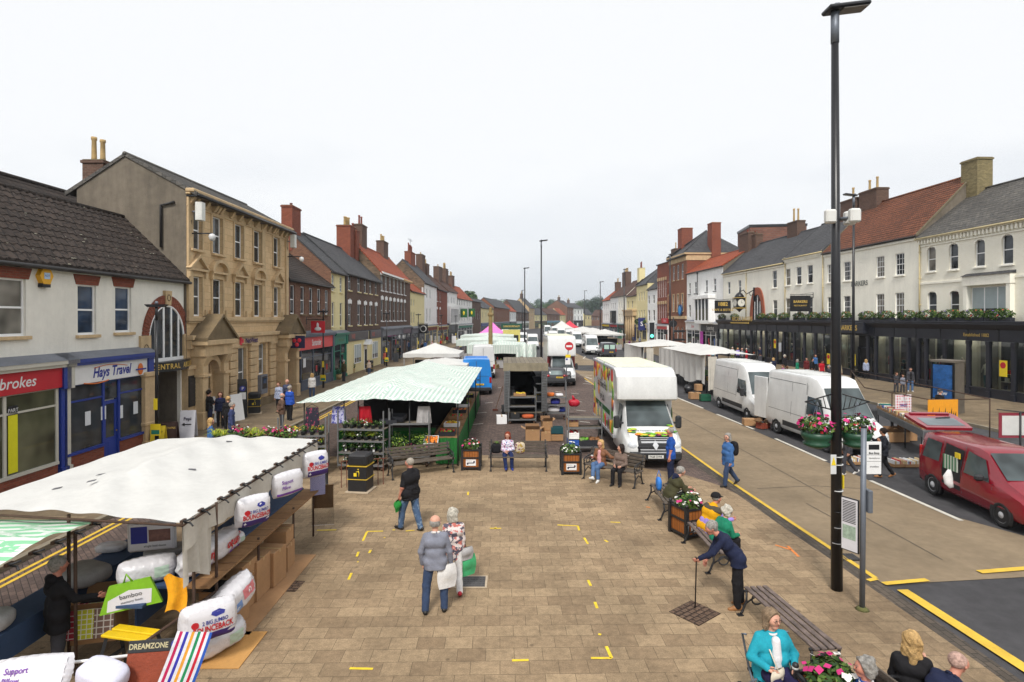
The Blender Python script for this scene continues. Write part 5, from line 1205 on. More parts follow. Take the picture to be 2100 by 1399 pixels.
def van(name,label,L,W,H,pm,loc,yaw,rear='',front='',open_door=0,group='vans and trucks parked in the market',dirt=None,cabwin=True,plain=False,beacon=False):
 st=vanst(L,W,H);xc=L-1.62
 win=[(xc-.72,1.28),(xc+.52,1.22),(xc+.12,min(H-.62,1.98)),(xc-.72,min(H-.55,2.02))]
 lines=[(xc-.8,.5,xc-.8,H-.3),(.2,H-.38,xc-.9,H-.38),(.25,1.12,xc-.85,1.12),(L*.38,.5,L*.38,H-.4),(L*.62-.2,.5,L*.62-.2,H-.4),(xc-.8,.62,L-.9,.55)]
 t,o,V=vehicle(name,label,'van',st,pm,loc,yaw,[(.95,0),(L-.98,0)],.34,ws=(L-1.56,L-.8),sidew=[win],lines=lines,plt=front,plr=rear,trim=[(1.5,.5),(L-1.6,.5),(L-1.6,.72),(1.5,.72)],mir=(xc+.38,1.42,.42),tl=(.14,.85,1.25))
 b=MB()
 for yy in(0,):b.box(-.012,0,yy-.012,yy+.012,.5,H-.18,SEAM)
 for z in(H*.52,.52):b.box(-.012,0,-W*.4,W*.4,z,z+.014,SEAM)
 b.box(-.03,0,-.2,-.06,1.05,1.1,TRIM);b.build('rear_doors',o)
 b=MB()
 for i in range(7):b.box(.6+i*(L-3.2)/7,.68+i*(L-3.2)/7,-W*.36,W*.36,H-.002,H+.014,pm)
 b.build('roof_ribs',o)
 w=MB();w.bar((L-.86,-.5,1.36),(L-1.0,.35,1.5),.02,.02,TRIM);w.build('wiper',o)
 return t,o,V
U=lambda x:x-.0
def P2(px,py):g=G(px,py);return g
def rear_from_front(fx,fy,L,yaw):return(fx-L*math.cos(yaw),fy-L*math.sin(yaw),-.02)
FRUIT=[M('fruit_%d'%i,c,.5,var=.1)for i,c in enumerate((C3(120,190,50),C3(236,200,50),C3(226,70,60),C3(240,140,50),C3(90,150,50),C3(120,40,90),C3(200,220,80)))]
def luton(label,front,yaw,sidem,H=3.55,boxL=4.1,graphics=False,pl='',W=2.14):
 """chassis cab with a big box body that bulges over the cab"""
 cabL=1.62+.9;L=cabL+boxL-.3;yaw_=R(yaw);loc=rear_from_front(front[0],front[1],L,yaw_);h=2.3;w=1.0;x0=L-2.6
 st=[(x0,w,w,w*.84,.34,1.15,h),(L-1.9,w,w,w*.82,.34,1.15,h),(L-1.62,w,w,w*.8,.34,1.13,h-.06),(L-.78,w,w,w*.86,.34,1.12,1.34),(L-.3,.98*w,.97*w,.86*w,.34,.95,1.16),(L-.08,.92*w,.9*w,.8*w,.36,.8,.98),(L,.8*w,.8*w,.72*w,.38,.7,.74)]
 xc=L-1.62;win=[(xc-.62,1.28),(xc+.52,1.22),(xc+.1,2.02),(xc-.62,2.06)]
 t,o,V=vehicle('luton_truck',label,'truck',st,VW,loc,yaw_,[(1.1,0),(L-.98,0)],.36,ws=(L-1.58,L-.8),sidew=[win],lines=[(xc-.68,.5,xc-.68,2.2)],plt=pl,mir=(xc+.45,1.45,.46),rear=False,group='vans and trucks parked in the market')
 b=MB();hw_=W/2;bx1=L-1.95;b.box(0,bx1,-hw_,hw_,.78,H,sidem,.03);b.box(-.01,bx1,-hw_-.02,hw_+.02,H-.1,H+.01,RIM,.02);b.box(-.01,bx1,-hw_-.02,hw_+.02,.7,.8,RIM)
 b.box(.05,bx1-.1,-hw_+.1,hw_-.1,H+.01,H+.035,M('cream_roof_panel',C3(226,226,208),.7,var=.1))
 for i in range(9):b.box(.2+i*.43,.25+i*.43,-hw_+.1,hw_-.1,H+.035,H+.05,M('cream_roof_panel',()))
 o2=b.build('box_body',t,sharp=40)
 pr=[(bx1,2.22),(bx1+.72,2.22),(bx1+.82,2.28),(bx1+.84,2.42),(bx1+.72,3.1),(bx1+.58,H-.2),(bx1+.4,H-.04),(bx1,H)]
 b=MB();k=len(pr);ys=[-hw_,-hw_+.05,-hw_+.16,0,hw_-.16,hw_-.05,hw_];sc=[.9,.97,1,1,1,.97,.9]
 v=[(bx1+(x-bx1)*s_,y,2.24+(z-2.24)*(.5+.5*s_ if x>bx1 else 1))for y,s_ in zip(ys,sc)for x,z in pr]
 f=[(i*k+j,(i+1)*k+j,(i+1)*k+(j+1)%k,i*k+(j+1)%k)for i in range(6)for j in range(k)]+[tuple(range(k)),tuple(reversed(range(6*k,7*k)))]
 b.add(v,f,VW,True);b.build('luton_peak',o2,sharp=26)
 u=MB();u.box(.2,x0+.2,-.75,.75,.42,.62,TRIM)
 for sg in(1,-1):u.box(1.9,x0-.1,sg*.98,sg*1.02,.45,.66,TRIM)
 u.build('chassis',t)
 b=MB();b.box(L-.06,L+.012,-.62,.62,.4,.82,BLK,.04);V.top(b,L-.27,L-.01,BLK,.66,.78,.012)
 for i in range(3):V.top(b,L-.2+i*.06,L-.18+i*.06,RIM,.6,.6,.018)
 for i in range(4):b.box(L-.005+i*.008,L+.05,-.52,.52,.42+i*.09,.46+i*.09,RIM)
 b.prism([(L+.0,-.1,.84),(L+.07,0,.68),(L+.0,.1,.84),(L-.1,0,1.0)],(.05,0,.02),RIM);b.build('grille',o)
 w_=MB();w_.bar((L-.86,-.6,1.34),(L-1.0,.1,1.46),.02,.02,TRIM);w_.bar((L-.86,.1,1.34),(L-.98,.7,1.44),.02,.02,TRIM);w_.build('wiper',o)
 if graphics:
  rr=random.Random(5)
  for sg in(-1,1):
   g=MB();y=sg*(hw_+.004)
   def blob(x,z,rx,rz,m,d):g.ball((x,y,z),1,m,10,6,(rx,.004+d,rz))
   for i in range(95):
    e=rr.random();q=rr.random()
    if e<.42:x,z=rr.uniform(.15,bx1-.1),H-.2-abs(rr.gauss(0,.26))
    elif e<.6:x,z=.12+abs(rr.gauss(0,.18)),rr.uniform(.95,H-.2)
    elif e<.78:x,z=bx1-.12-abs(rr.gauss(0,.15)),rr.uniform(.95,H-.2)
    else:x,z=rr.uniform(.15,bx1-.1),.95+abs(rr.gauss(0,.14))
    blob(x,min(H-.15,max(.86,z)),rr.uniform(.08,.24),rr.uniform(.1,.34),rr.choice(FRUIT),i*2e-4)
   rt=Matrix.Rotation(R(0 if sg<0 else 180),4,'Z')@Matrix.Rotation(R(90),4,'X')
   g.text("Carl's Flowers Fruit",.42,TRIM,(bx1/2,sg*(hw_+.03),2.45),rot=rt,squeeze=.72,bold=.02);g.text('Veg Ltd',.5,TRIM,(bx1/2,sg*(hw_+.03),1.95),rot=rt,squeeze=.8,bold=.02);g.box(.7,bx1-.8,y-.003,y+.003,1.42,1.62,DGR)
   g.build('side_graphics',o2)
  g=MB()
  for i in range(46):
   f_=rr.uniform(-1,1);x=L-.28-.35*rr.random()**2.2 if abs(f_)<.7 else L-rr.uniform(.3,.72);y=f_*.78
   if abs(f_)<.7:x=L-.12-.16*rr.random()
   x-=.14;z=V.par(x)[6];g.ball((x,y,z+.0),rr.uniform(.06,.14),rr.choice(FRUIT+[FRUIT[0],FRUIT[4]]),8,5,(1,1.1,.25))
  sl_=math.atan2(1.34-1.16,.48);rt=Matrix.Rotation(R(90),4,'Z')@Matrix.Rotation(sl_,4,'X')
  g.text("Carl's Flowers Fruit & Veg Ltd",.115,TRIM,(L-.52,0,V.par(L-.52)[6]+.02),rot=rt,bold=.015);g.build('bonnet_graphics',o)
 return t,o,V
luton('white box truck with fruit and vegetables pictured on its side, nose behind the bench',(4.93,19.75),-90,VW,H=3.36,boxL=5.0,graphics=True,pl='FX68 DWK',W=2.2)
FT=G(1150,792);luton('white box truck with plain red sides behind the no entry sign',(3.95,FT.y),-89.5,paint('truck_red',C3(150,40,44)),H=3.8,boxL=5.2,pl='YE13',W=2.2)
yv=R(-90);A=G(1532,861);L_=5.95;van('panel_van','clean white high-roof van with grey side rubbing strip, second in the roadside row',L_,2.05,2.85,VW,(A.x+1.02,A.y+L_-.98,-.03),yv)
yv=R(-87);A=G(1692,926);L_=5.7
t,o,V=van('panel_van','white high-roof van with one rear door swung open, behind the hanging baskets',L_,2.0,2.85,VW,(A.x+.99-(L_-.98)*math.cos(yv),A.y-(L_-.98)*math.sin(yv),-.03),yv,front='NX55')
b=MB();b.T=Matrix.Translation((0,-.95,0))@Matrix.Rotation(R(100),4,'Z');b.box(-.02,.05,-.02,.92,.5,2.45,VW,.02);b.box(.05,.056,.3,.5,1.0,1.06,TRIM);b.box(.05,.056,.1,.3,.78,.9,TRIM);b.box(.05,.056,.0,.9,1.5,1.51,SEAM);b.build('open_rear_door',o)
b=MB();b.box(-.02,.02,-.92,0,.55,2.4,INSHADE);b.build('load_bay',o)
A=G(977,811);van('panel_van','bright blue van seen from behind beside the striped stall canopy',5.3,2.1,2.5,paint('van_blue',C3(40,140,224)),(A.x,A.y,-.02),R(94),rear='NU07 JZY')
A=Vector((xat(991,49.5),49.5));van('panel_van','white high-roof van parked nose to tail beyond the bright blue van',5.9,2.05,2.85,VW,(A.x,A.y,-.02),R(94),rear='')
A=P2(1216,728);van('panel_van','white older van with orange indicator lenses facing the camera beside the grey car-van',6.0,2.05,2.75,VW,rear_from_front(A.x,A.y,6.0,R(-91)),R(-91),front='YK05')
far=[(1136,112,2.7,'white van farthest left of the distant white vans'),(1153,128,3.0,'white van behind the red-sided truck with windscreen in view'),(1171,118,2.8,'white van right of the middle of the distant row'),(1140,150,3.1,'white box-shaped van at the back of the distant row'),(1186,104,2.75,'white van touching the older van with orange lenses')]
far+=[(1036,132,2.6,'white van beyond the green catering trailer, left of two'),(1057,150,2.9,'white van beyond the green catering trailer, right of two'),(1094,96,2.5,'white van just left of the middle lamp post'),(1124,165,3.2,'white van right of the middle lamp post, far off'),(1161,172,3.0,'farthest white van of the distant row'),(1073,112,2.4,'white van between the two middle lamp posts')]
for px,D,H,lb in far:van('panel_van',lb,5.6,2.05,H,VW,(xat(px,D),D+5.6,-.02),R(-91))
def carst(L,W,H,hood=1.0,zr=.3,x_wb=None,rear=.25,est=True):
 w=W/2;xw=L*.68;xt=L*.52
 return[(0,w*.88,w*.9,w*.62,zr+.04,.85,H*.62),(rear*.5,w*.95,w*.97,w*.68,zr,.9,H*.84),(rear+.1,w,w,w*.72,zr,.92,H-.04),(L*.35,w,w,w*.74,zr,.93,H),(xt,w,w,w*.74,zr,.93,H-.02),(xt+.25,w,w,w*.72,zr,.93,H-.12),(xw+.35,w,w,w*.8,zr,.9,hood+.06),(L-.35,w*.97,w*.95,w*.78,zr,.75,hood-.16),(L-.08,w*.88,w*.85,w*.7,zr+.02,.6,hood-.32),(L,w*.74,w*.74,w*.6,zr+.06,.5,hood-.45)]
def mpvst(L,W,H,hood):
 w=W/2;return[(0,w*.95,w*.97,w*.8,.3,.95,H-.06),(.1,w*.98,w,w*.82,.28,.96,H),(L*.56,w,w,w*.82,.28,.98,H+.02),(L*.62,w,w,w*.8,.28,.98,H-.05),(L*.8,w,w,w*.84,.28,.95,hood+.08),(L-.3,w*.97,w*.95,w*.8,.28,.8,hood-.12),(L-.07,w*.88,w*.86,w*.72,.3,.62,hood-.28),(L,w*.76,w*.76,w*.62,.34,.55,hood-.42)]
GREYP=paint('dark_grey',C3(74,74,82));CHAR=paint('charcoal',C3(62,62,66))
A=P2(1250,733);L_=4.4
vehicle('small_van','dark grey car-derived van with two rear windows, seen from behind in the far lane','van',mpvst(L_,1.95,1.95,1.1),GREYP,(A.x,A.y,-.02),R(92),[(.85,0),(3.4,0)],.32,ws=(L_*.63,L_*.79),sidew=[[(2.0,1.15),(3.1,1.1),(2.6,1.7),(2.0,1.75)]],plr='FT04',tl=(.13,.75,1.2),mir=(3.0,1.15,.2),group='vans and trucks parked in the market')
o=[x for x in COL.objects if x.name.startswith('small_van')][0].children[0]
b=MB()
for sg in(-1,1):b.box(-.03,.01,sg*.07,sg*.72,1.1,1.68,M('pale_green_window',C3(190,220,206),.2),.03)
b.build('rear_window',o)
A=P2(1141,794);L_=4.2
t,o,V=vehicle('parked_car','charcoal hatchback seen from behind, beside the open market trailer','car',carst(L_,1.78,1.48),CHAR,(A.x,A.y,-.02),R(90),[(.75,0),(3.35,0)],.31,ws=(L_*.58,L_*.74),sidew=[[(.7,1.0),(2.9,.98),(2.3,1.36),(.9,1.38)]],plr='YA58 XWK',mir=(2.75,1.02,.16),group='cars parked in the market')
b=MB();b.prism([(-.0,-.5,.95),(-.0,.5,.95),(.13,.42,1.25),(.13,-.42,1.25)],(-.012,0,.006),glass('rear_screen',(.2,.25,.25),.06));b.build('rear_window',o)
for sg in(-1,1):b=MB();b.ball((.06,sg*.66,.86),1,REDL,12,8,(.12,.2,.1));b.build('tail_light',o)
A=P2(2052,1079);yv=R(-95);L_=4.2;RED=paint('dark_red',C3(142,22,40),.22);loc=(A.x-(L_-.85)*math.cos(yv)+.87*math.cos(yv+R(90)),A.y-(L_-.85)*math.sin(yv)+.87*math.sin(yv+R(90)),-.03)
t,o,V=vehicle('estate_car','dark red people carrier with tailgate raised and sliding side door open','car',mpvst(L_,1.74,1.78,1.05),RED,loc,yv,[(.68,0),(3.36,0)],.315,ws=(L_*.63,L_*.79),sidew=[[(.18,1.06),(.95,1.06),(.95,1.6),(.28,1.62)],[(2.0,1.02),(2.95,1.0),(2.66,1.52),(2.05,1.62)]],lines=[(1.05,.45,1.05,1.68),(1.93,.42,1.93,1.7),(2.0,.62,4.0,.58),(.2,.72,1.0,.72),(3.05,.42,3.05,1.0)],mir=(2.85,1.1,.17),hl=(L_-.16,.6,.78,.2,.12),group='cars parked in the market',tl=(.12,.8,1.35))
b=MB()
for sg in(-1,):V.side(b,[(1.1,.5),(1.88,.46),(1.9,1.58),(1.12,1.64)],INSHADE,sg,.01)
b.build('open_side_door',o)
b=MB();b.tube([(1.5,-.86,.95),(1.52,-.9,.75),(1.56,-.93,.58),(1.6,-.9,.48)],[.1,.2,.16,.08],cloth('white_sack',C3(232,230,228)),n=8,flat=.4);b.box(1.2,1.8,-.895,-.88,.95,1.35,M_stripe('green_white_bag',C3(70,130,90),C3(210,220,206),.12));b.box(1.7,1.9,-.9,-.88,1.35,1.5,WARN);b.build('luggage',o)
b=MB();th=R(14);b.T=Matrix.Translation((.04,0,1.8))@Matrix.Rotation(th,4,'Y')
b.prism([(0,-.66,0),(0,.66,0),(-.35,.72,0),(-1.0,.76,0),(-1.12,.7,0),(-1.12,-.7,0),(-1.0,-.76,0),(-.35,-.72,0)],(0,0,.09),RED);b.box(-.72,-.14,-.55,.55,.085,.1,glass('tailgate_glass',(.09,.11,.12),.05),.01);b.bar((-.68,.0,.11),(-.74,.45,.12),.03,.03,TRIM);b.box(-1.1,-.98,-.6,.6,.09,.14,RED,.02);b.box(-.93,-.9,-.12,.12,.095,.101,ORG);b.build('tailgate',o)
A=G(1078,868);t=thing('market_trailer','weathered grey box trailer with open louvred rear doors and cluttered shelves','trailer',(A.x,A.y,0),R(91));W_,H_,TL=1.04,2.95,4.4
WOODG=MB_brick('weathered_boards',C3(138,128,112),C3(120,112,98),C3(80,74,66),2.4,.22,.012,.9,.3,rot=0,bump=.4);GALV=M('galvanised_steel',C3(140,142,144),.45,metal=.6,var=.15,scale=4)
b=MB();b.box(0,TL,-W_,-W_+.05,.55,H_-.3,M('trailer_grey',C3(112,108,100),.7,var=.2));b.box(0,TL,W_-.05,W_,.55,H_-.3,M('trailer_grey',()));b.box(TL-.05,TL,-W_+.05,W_-.05,.55,H_-.3,INSHADE);b.box(0,TL,-W_+.05,W_-.05,.5,.56,WOODG);b.build('body',t)
b=MB();b.box(-.08,TL,-W_-.06,W_+.06,H_-.02,H_+.03,WOODG);b.box(-.1,-.06,-W_-.07,W_+.07,H_-.36,H_+.04,M('faded_fascia_board',C3(150,140,118),.85,var=.2,streak=.2));b.box(-.06,TL,-W_-.06,-W_,H_-.3,H_-.02,WOODG);b.box(-.06,TL,W_,W_+.06,H_-.3,H_-.02,WOODG);b.build('roof',t)
for sg in(-1,1):
 b=MB();b.T=Matrix.Translation((-.06,sg*W_,0))@Matrix.Rotation(R(sg*70),4,'Z')
 for i in range(26):b.box(-.26,0,-.02*sg,.01*sg,.6+i*.078,.655+i*.078,GALV)
 b.box(-.28,-.25,-.02,.02,.58,2.65,GALV);b.box(-.01,.02,-.02,.02,.58,2.65,GALV);b.build('louvred_door',t)
wheel(t,1.9,-W_-.16,.32);wheel(t,1.9,W_+.16,.32)
b=MB();b.box(.1,TL-.3,-W_+.06,W_-.06,.57,.6,INSHADE)
for z in(1.0,1.45,1.9,2.3):b.box(.3,TL-.5,-W_+.06,-W_+.5,z,z+.03,GALV)
for i in range(5):b.box(.4+i*.6,.75+i*.6,-W_+.1,-W_+.45,1.03,1.3,rnd.choice(FRUIT+[TRIM]));b.box(.4+i*.6,.8+i*.6,W_-.5,W_-.1,.6,rnd.uniform(.9,1.7),TRIM)
b.build('shelving',t)
# ================================================================ PEOPLE: bodies grown as one smooth surface round a posed skeleton (local +y is the way they face, +x their right)
def surfnet(fn,lo,hi,h):
 """vertices and quads of the zero surface of fn on a grid"""
 n=[max(3,int(math.ceil((b-a)/h))+1)for a,b in zip(lo,hi)]
 ax=[np.float32(a)+np.float32(h)*np.arange(k,dtype=np.float32)for a,k in zip(lo,n)]
 X,Y,Z=np.meshgrid(*ax,indexing='ij');F=fn(X,Y,Z);S=F<0
 c=[S[i:n[0]-1+i,j:n[1]-1+j,k:n[2]-1+k]for i in(0,1)for j in(0,1)for k in(0,1)]
 al=c[0].copy();an=c[0].copy()
 for q in c[1:]:al&=q;an|=q
 I=np.argwhere(an&~al)
 if len(I)==0:return None
 acc=np.zeros((len(I),3));cnt=np.zeros(len(I))
 for axis in range(3):
  d=np.zeros(3,int);d[axis]=1;o=[a for a in range(3)if a!=axis]
  for u in(0,1):
   for w_ in(0,1):
    off=np.zeros(3,int);off[o[0]]=u;off[o[1]]=w_
    A=I+off;B=A+d;fa=F[A[:,0],A[:,1],A[:,2]];fb=F[B[:,0],B[:,1],B[:,2]];m=(fa<0)!=(fb<0)
    t=np.where(m,fa/np.where(m,fa-fb,1),0);p=off+t[:,None]*d;acc+=np.where(m[:,None],p,0);cnt+=m
 V=(I+acc/cnt[:,None])*h+np.array(lo)
 idx=-np.ones([k-1 for k in n],dtype=np.int64);idx[I[:,0],I[:,1],I[:,2]]=np.arange(len(I));Q=[]
 for axis in range(3):
  o=[a for a in range(3)if a!=axis];sl0=[slice(None)]*3;sl1=[slice(None)]*3;sl0[axis]=slice(0,-1);sl1[axis]=slice(1,None)
  E=np.argwhere(S[tuple(sl0)]!=S[tuple(sl1)]);ok=(E[:,o[0]]>0)&(E[:,o[1]]>0)&(E[:,o[0]]<n[o[0]]-1)&(E[:,o[1]]<n[o[1]]-1);E=E[ok]
  def at_(a,b):k=E.copy();k[:,o[0]]-=a;k[:,o[1]]-=b;return idx[k[:,0],k[:,1],k[:,2]]
  q=np.stack([at_(1,1),at_(0,1),at_(0,0),at_(1,0)],1);inside=S[E[:,0],E[:,1],E[:,2]];fl=inside if axis!=1 else~inside
  q[~fl]=q[~fl][:,::-1];Q.append(q[(q>=0).all(1)])
 return V,np.concatenate(Q)
def sdf(prims,k=.03,clip=None,noise=0.):
 """smooth union of tapered capsules (a, b, ra, rb, flattening along y)"""
 def fn(X,Y,Z):
  D=None
  for a,b,ra,rb in prims:
   ba=[b[i]-a[i]for i in range(3)];bb=sum(q*q for q in ba)+1e-9
   px,py,pz=X-a[0],Y-a[1],Z-a[2];t=np.clip((px*ba[0]+py*ba[1]+pz*ba[2])/bb,0,1)
   d=np.sqrt((px-t*ba[0])**2+(py-t*ba[1])**2+(pz-t*ba[2])**2)-(ra+(rb-ra)*t)
   if D is None:D=d
   else:h=np.clip(.5+.5*(D-d)/k,0,1);D=D+(d-D)*h-k*h*(1-h)
  if noise:D=D+noise*(np.sin(X*61+Z*37)*np.sin(Y*53-Z*29)+np.sin(X*17+Y*23+Z*31)*1.2)
  if clip is not None:
   for nx,ny,nz,d0 in clip:D=np.maximum(D,X*nx+Y*ny+Z*nz-d0)
  return D
 return fn
def grow(b,prims,m,h,k=.03,clip=None,noise=0.):
 pts=np.array([p for a,c,ra,rb in prims for p in(a,c)]);r=max(max(a[2],a[3])for a in prims)+2*h+.02
 o=surfnet(sdf(prims,k,clip,noise),pts.min(0)-r,pts.max(0)+r,h)
 if o:b.add(o[0],o[1],m,True)
SKIN={'fair':M('skin_fair',C3(214,160,136),.6,var=.1,scale=12),'pink':M('skin_ruddy',C3(206,138,116),.6,var=.12,scale=12),'tan':M('skin_tan',C3(186,132,104),.6,var=.1,scale=12)}
HAIRC={k:M('hair_'+k,c,.75,var=.4,scale=26,bump=1.,bscale=70,spec=.25)for k,c in{'white':C3(206,200,186),'grey':C3(160,156,150),'silver':C3(176,166,152),'dark':C3(44,34,30),'brown':C3(98,66,44),'blond':C3(206,168,112),'red':C3(140,58,32),'black':C3(28,25,25),'fairbrown':C3(146,124,100),'stubble':C3(204,168,154)}.items()}
JEAN=M('denim',C3(52,70,102),.9,var=.2,scale=5,bump=.4,bscale=14);BLKC=cloth('black',C3(34,33,36));NAVC=cloth('navy',C3(36,42,68));DKG=cloth('dark_grey',C3(70,70,76));WHC=cloth('white',C3(228,226,224));BRNC=cloth('brown',C3(106,84,72));REDC=cloth('red',C3(186,34,48));SHB=M('shoe_black',C3(30,28,28),.5,var=.1);SHT=M('shoe_tan',C3(156,106,60),.6,var=.1);SHW=M('shoe_white',C3(226,224,220),.6,var=.1);LIPS=M('lips',C3(170,96,88),.5);EYE=M('eye',C3(40,32,30),.2);LENS=M('spectacle_frame',C3(50,44,44),.3)
def person(label,loc,yaw,h=1.7,skin='fair',hair=('short','grey'),top=BLKC,sleeve=1.,hem=.12,bottom=JEAN,leg=1.,shoe=SHB,lean=0.,side=0.,la=((-.12,.02,-1),(-.08,.18,-1)),ra=((.12,.02,-1),(.08,.18,-1)),ll=((0,.08,-1),(0,-.05,-1)),rl=((0,-.02,-1),(0,-.12,-1)),face=0.,nod=0.,girth=1.,res=.016,grp=None,coat=0.,glasses=False,skirt=False,ground=True,curl=.5,collar=None,under=None,hat=None,base=0.,extra=None,hoodm=None,gilet=None):
 s=h/1.75;t=thing('person',label,'person',(loc[0],loc[1],base),yaw,grp)
 u=V3((side,math.sin(lean),math.cos(lean))).normalized();X=V3((1,0,0));f=X.cross(u)*-1;f=V3((0,math.cos(lean),-math.sin(lean)))
 p0=V3((0,0,0));hipx=.095
 def chain(o,d1,d2,l1,l2):
  a=V3(o);b_=a+V3(d1).normalized()*l1*s;c=b_+V3(d2).normalized()*l2*s;return a,b_,c
 lh=chain((-hipx*s,0,0),*ll,.43,.42);rh=chain((hipx*s,0,0),*rl,.43,.42)
 zmin=min(lh[2].z,rh[2].z)-.075*s
 if ground:dz=-zmin
 else:dz=ground_z
 up=V3((0,0,dz));p0=p0+up;lh=[q+up for q in lh];rh=[q+up for q in rh]
 ch=p0+u*.33*s;nb=p0+u*.5*s;sh=p0+u*.455*s
 SL,SR=sh-u*.02*s-X*.165*s*(.94+.06*girth),sh-u*.02*s+X*.165*s*(.94+.06*girth)
 La=chain(SL,*la,.285,.25);Ra=chain(SR,*ra,.285,.25)
 hn=(u+V3((0,.22+nod,0))+V3((0,0,.35))).normalized();hc=nb+hn*.17*s
 fy=V3((math.sin(face),math.cos(face),0));fy=(fy-V3((0,0,nod*.9))).normalized();fx=fy.cross(V3((0,0,1))).normalized();fz=fx.cross(fy)
 H=lambda x,y,z:hc+fx*x*s+fy*y*s+fz*z*s
 T=lambda q:tuple(q)
 g=girth;c_=lambda a,b_,ra_,rb_:(T(a),T(b_),ra_*s,rb_*s)
 torso=lambda i:[c_(p0-X*hipx*s*g,p0+X*hipx*s*g,.1*g**.7+i,.1*g**.7+i),c_(p0+u*.17*s-X*.06*s*g+f*.02*(g-1)*8*s,p0+u*.17*s+X*.06*s*g+f*.02*(g-1)*8*s,.1*g+i,.1*g+i),c_(ch-X*.085*s*g,ch+X*.085*s*g,.105*g**.6+i,.105*g**.6+i),c_(SL+X*.03*s-u*.03*s,SR-X*.03*s-u*.03*s,.056+i,.056+i),c_(SL+X*.05*s,nb-u*.03*s,.045+i,.05+i),c_(SR-X*.05*s,nb-u*.03*s,.045+i,.05+i)]
 arm=lambda A,i:[c_(A[0],A[1],.058*g**.4+i,.046*g**.4+i),c_(A[1],A[2],.046*g**.4+i,.033+i)]
 legs=lambda A,i:[c_(A[0],A[1],.092*g**.6+i,.062*g**.4+i),c_(A[1],A[2],.06*g**.4+i,.042+i)]
 hd=[c_(H(0,.0,.025),H(0,-.02,.035),.088,.09),c_(H(0,.03,-.04),H(0,.045,-.075),.062,.042),c_(H(-.028,.05,.0),H(.028,.05,.0),.05,.05)]
 nk=[c_(nb-u*.03*s,H(0,-.02,-.06),.058,.052)]
 nose=[c_(H(0,.098,.012),H(0,.112,-.02),.011,.016)];ears=[c_(H(e*.088,-.005,.01),H(e*.09,-.012,-.02),.016,.012)for e in(-1,1)]
 bd=MB();k=max(res,.008)
 grow(bd,hd+nk,SKIN[skin],k*.62,.03*s);hb=MB()
 prs=torso(-.012)+arm(La,-.005)+arm(Ra,-.005)+legs(lh,-.01)+legs(rh,-.01)+nk
 grow(bd,prs,SKIN[skin],k,.035*s)
 for q in nose+ears:bd.tube([q[0],tuple((V3(q[0])+V3(q[1]))/2),q[1]],[q[2]*.7,q[2],q[3]*.8],SKIN[skin],n=8)
 for A,sg in((La,-1),(Ra,1)):
  d=(A[2]-A[1]).normalized();q=d.cross(V3((0,1,0)));q=q.normalized()if q.length>.2 else V3((0,0,1));n_=d.cross(q).normalized()*(1 if sg>0 else 1)
  inn=V3((-sg,0,0));inn=(inn-d*inn.dot(d));inn=inn.normalized()if inn.length>.1 else V3((0,0,-1));q=d.cross(inn).normalized()
  w0=A[2]-d*.01;bd.tube([w0,w0+d*.03*s,w0+d*.085*s],[.03*s,.036*s,.036*s],SKIN[skin],n=10,flat=.55)
  for i in range(4):
   o_=w0+d*.085*s+q*(i-1.5)*.019*s;l=(.07,.08,.076,.06)[i]*s;a=o_+(d*(1-curl*.4)+inn*curl*.6)*l*.5;e_=a+(d*(1-curl*1.2)+inn*curl).normalized()*l*.5
   bd.tube([o_-d*.02*s,o_,a,e_],[.0095*s,.0098*s,.009*s,.0065*s],SKIN[skin],n=6)
  o_=w0+d*.03*s+q*.03*s;bd.tube([o_-q*.015*s,o_+q*.018*s+d*.02*s,o_+q*.022*s+d*.05*s+inn*.018*s],[.013*s,.0115*s,.008*s],SKIN[skin],n=6)
 bo=bd.build('body',t,uv=False)
 e=MB()
 for sg in(-1,1):
  e.ball(H(sg*.031,.0935,.017),.0115*s,EYE,8,6,(1.25,1,.8));e.tube([H(sg*.016,.099,.043),H(sg*.034,.097,.049),H(sg*.052,.086,.043)],.0035*s,HAIRC[hair[1]],n=5)
 e.build('eyes',t,uv=False)
 e=MB();e.tube([H(-.024,.089,-.048),H(0,.098,-.05),H(.024,.089,-.048)],.006*s,LIPS,n=6,flat=.7);e.build('mouth',t,uv=False)
 if glasses:
  e=MB()
  for sg in(-1,1):e.tube([H(sg*.034+.024*math.cos(a),.103,.016+.019*math.sin(a))for a in np.linspace(0,2*PI,11)],.0028,LENS,n=4);e.tube([H(sg*.058,.1,.02),H(sg*.088,.0,.02)],.003,LENS,n=4)
  e.build('spectacles',t,uv=False)
 cl=MB();tp=torso(.02)
 if under:tp=torso(.022)
 cuff=lambda A:(A[0],A[1],A[1]+(A[2]-A[1])*min(1.,max(0.,sleeve*2-1))*.97)
 ar=[]
 for A in(La,Ra):
  if sleeve>.5:C=cuff(A);ar+=[c_(C[0],C[1],.062*g**.4,.054*g**.4),c_(C[1],C[2],.053*g**.4,.044)]
  elif sleeve>0:ar+=[c_(A[0],A[0]+(A[1]-A[0])*sleeve*2,.064*g**.4,.064*g**.4)]
 dn=(u*-.35+V3((0,0,-.65))).normalized()if lean>.1 else-u;lo=p0+dn*hem*s
 tp.append(c_(lo-X*.075*s*g,lo+X*.075*s*g,.124*g**.6,.124*g**.6));tp.append(c_(lo-X*.06*s*g,p0+u*.1*s-X*.06*s*g,.122*g**.6,.118*g));tp.append(c_(lo+X*.06*s*g,p0+u*.1*s+X*.06*s*g,.122*g**.6,.118*g))
 if coat:
  for A in(lh,rh):tp.append(c_(A[0],A[0]+(A[1]-A[0])*coat,.12*g**.5,.125*g**.5))
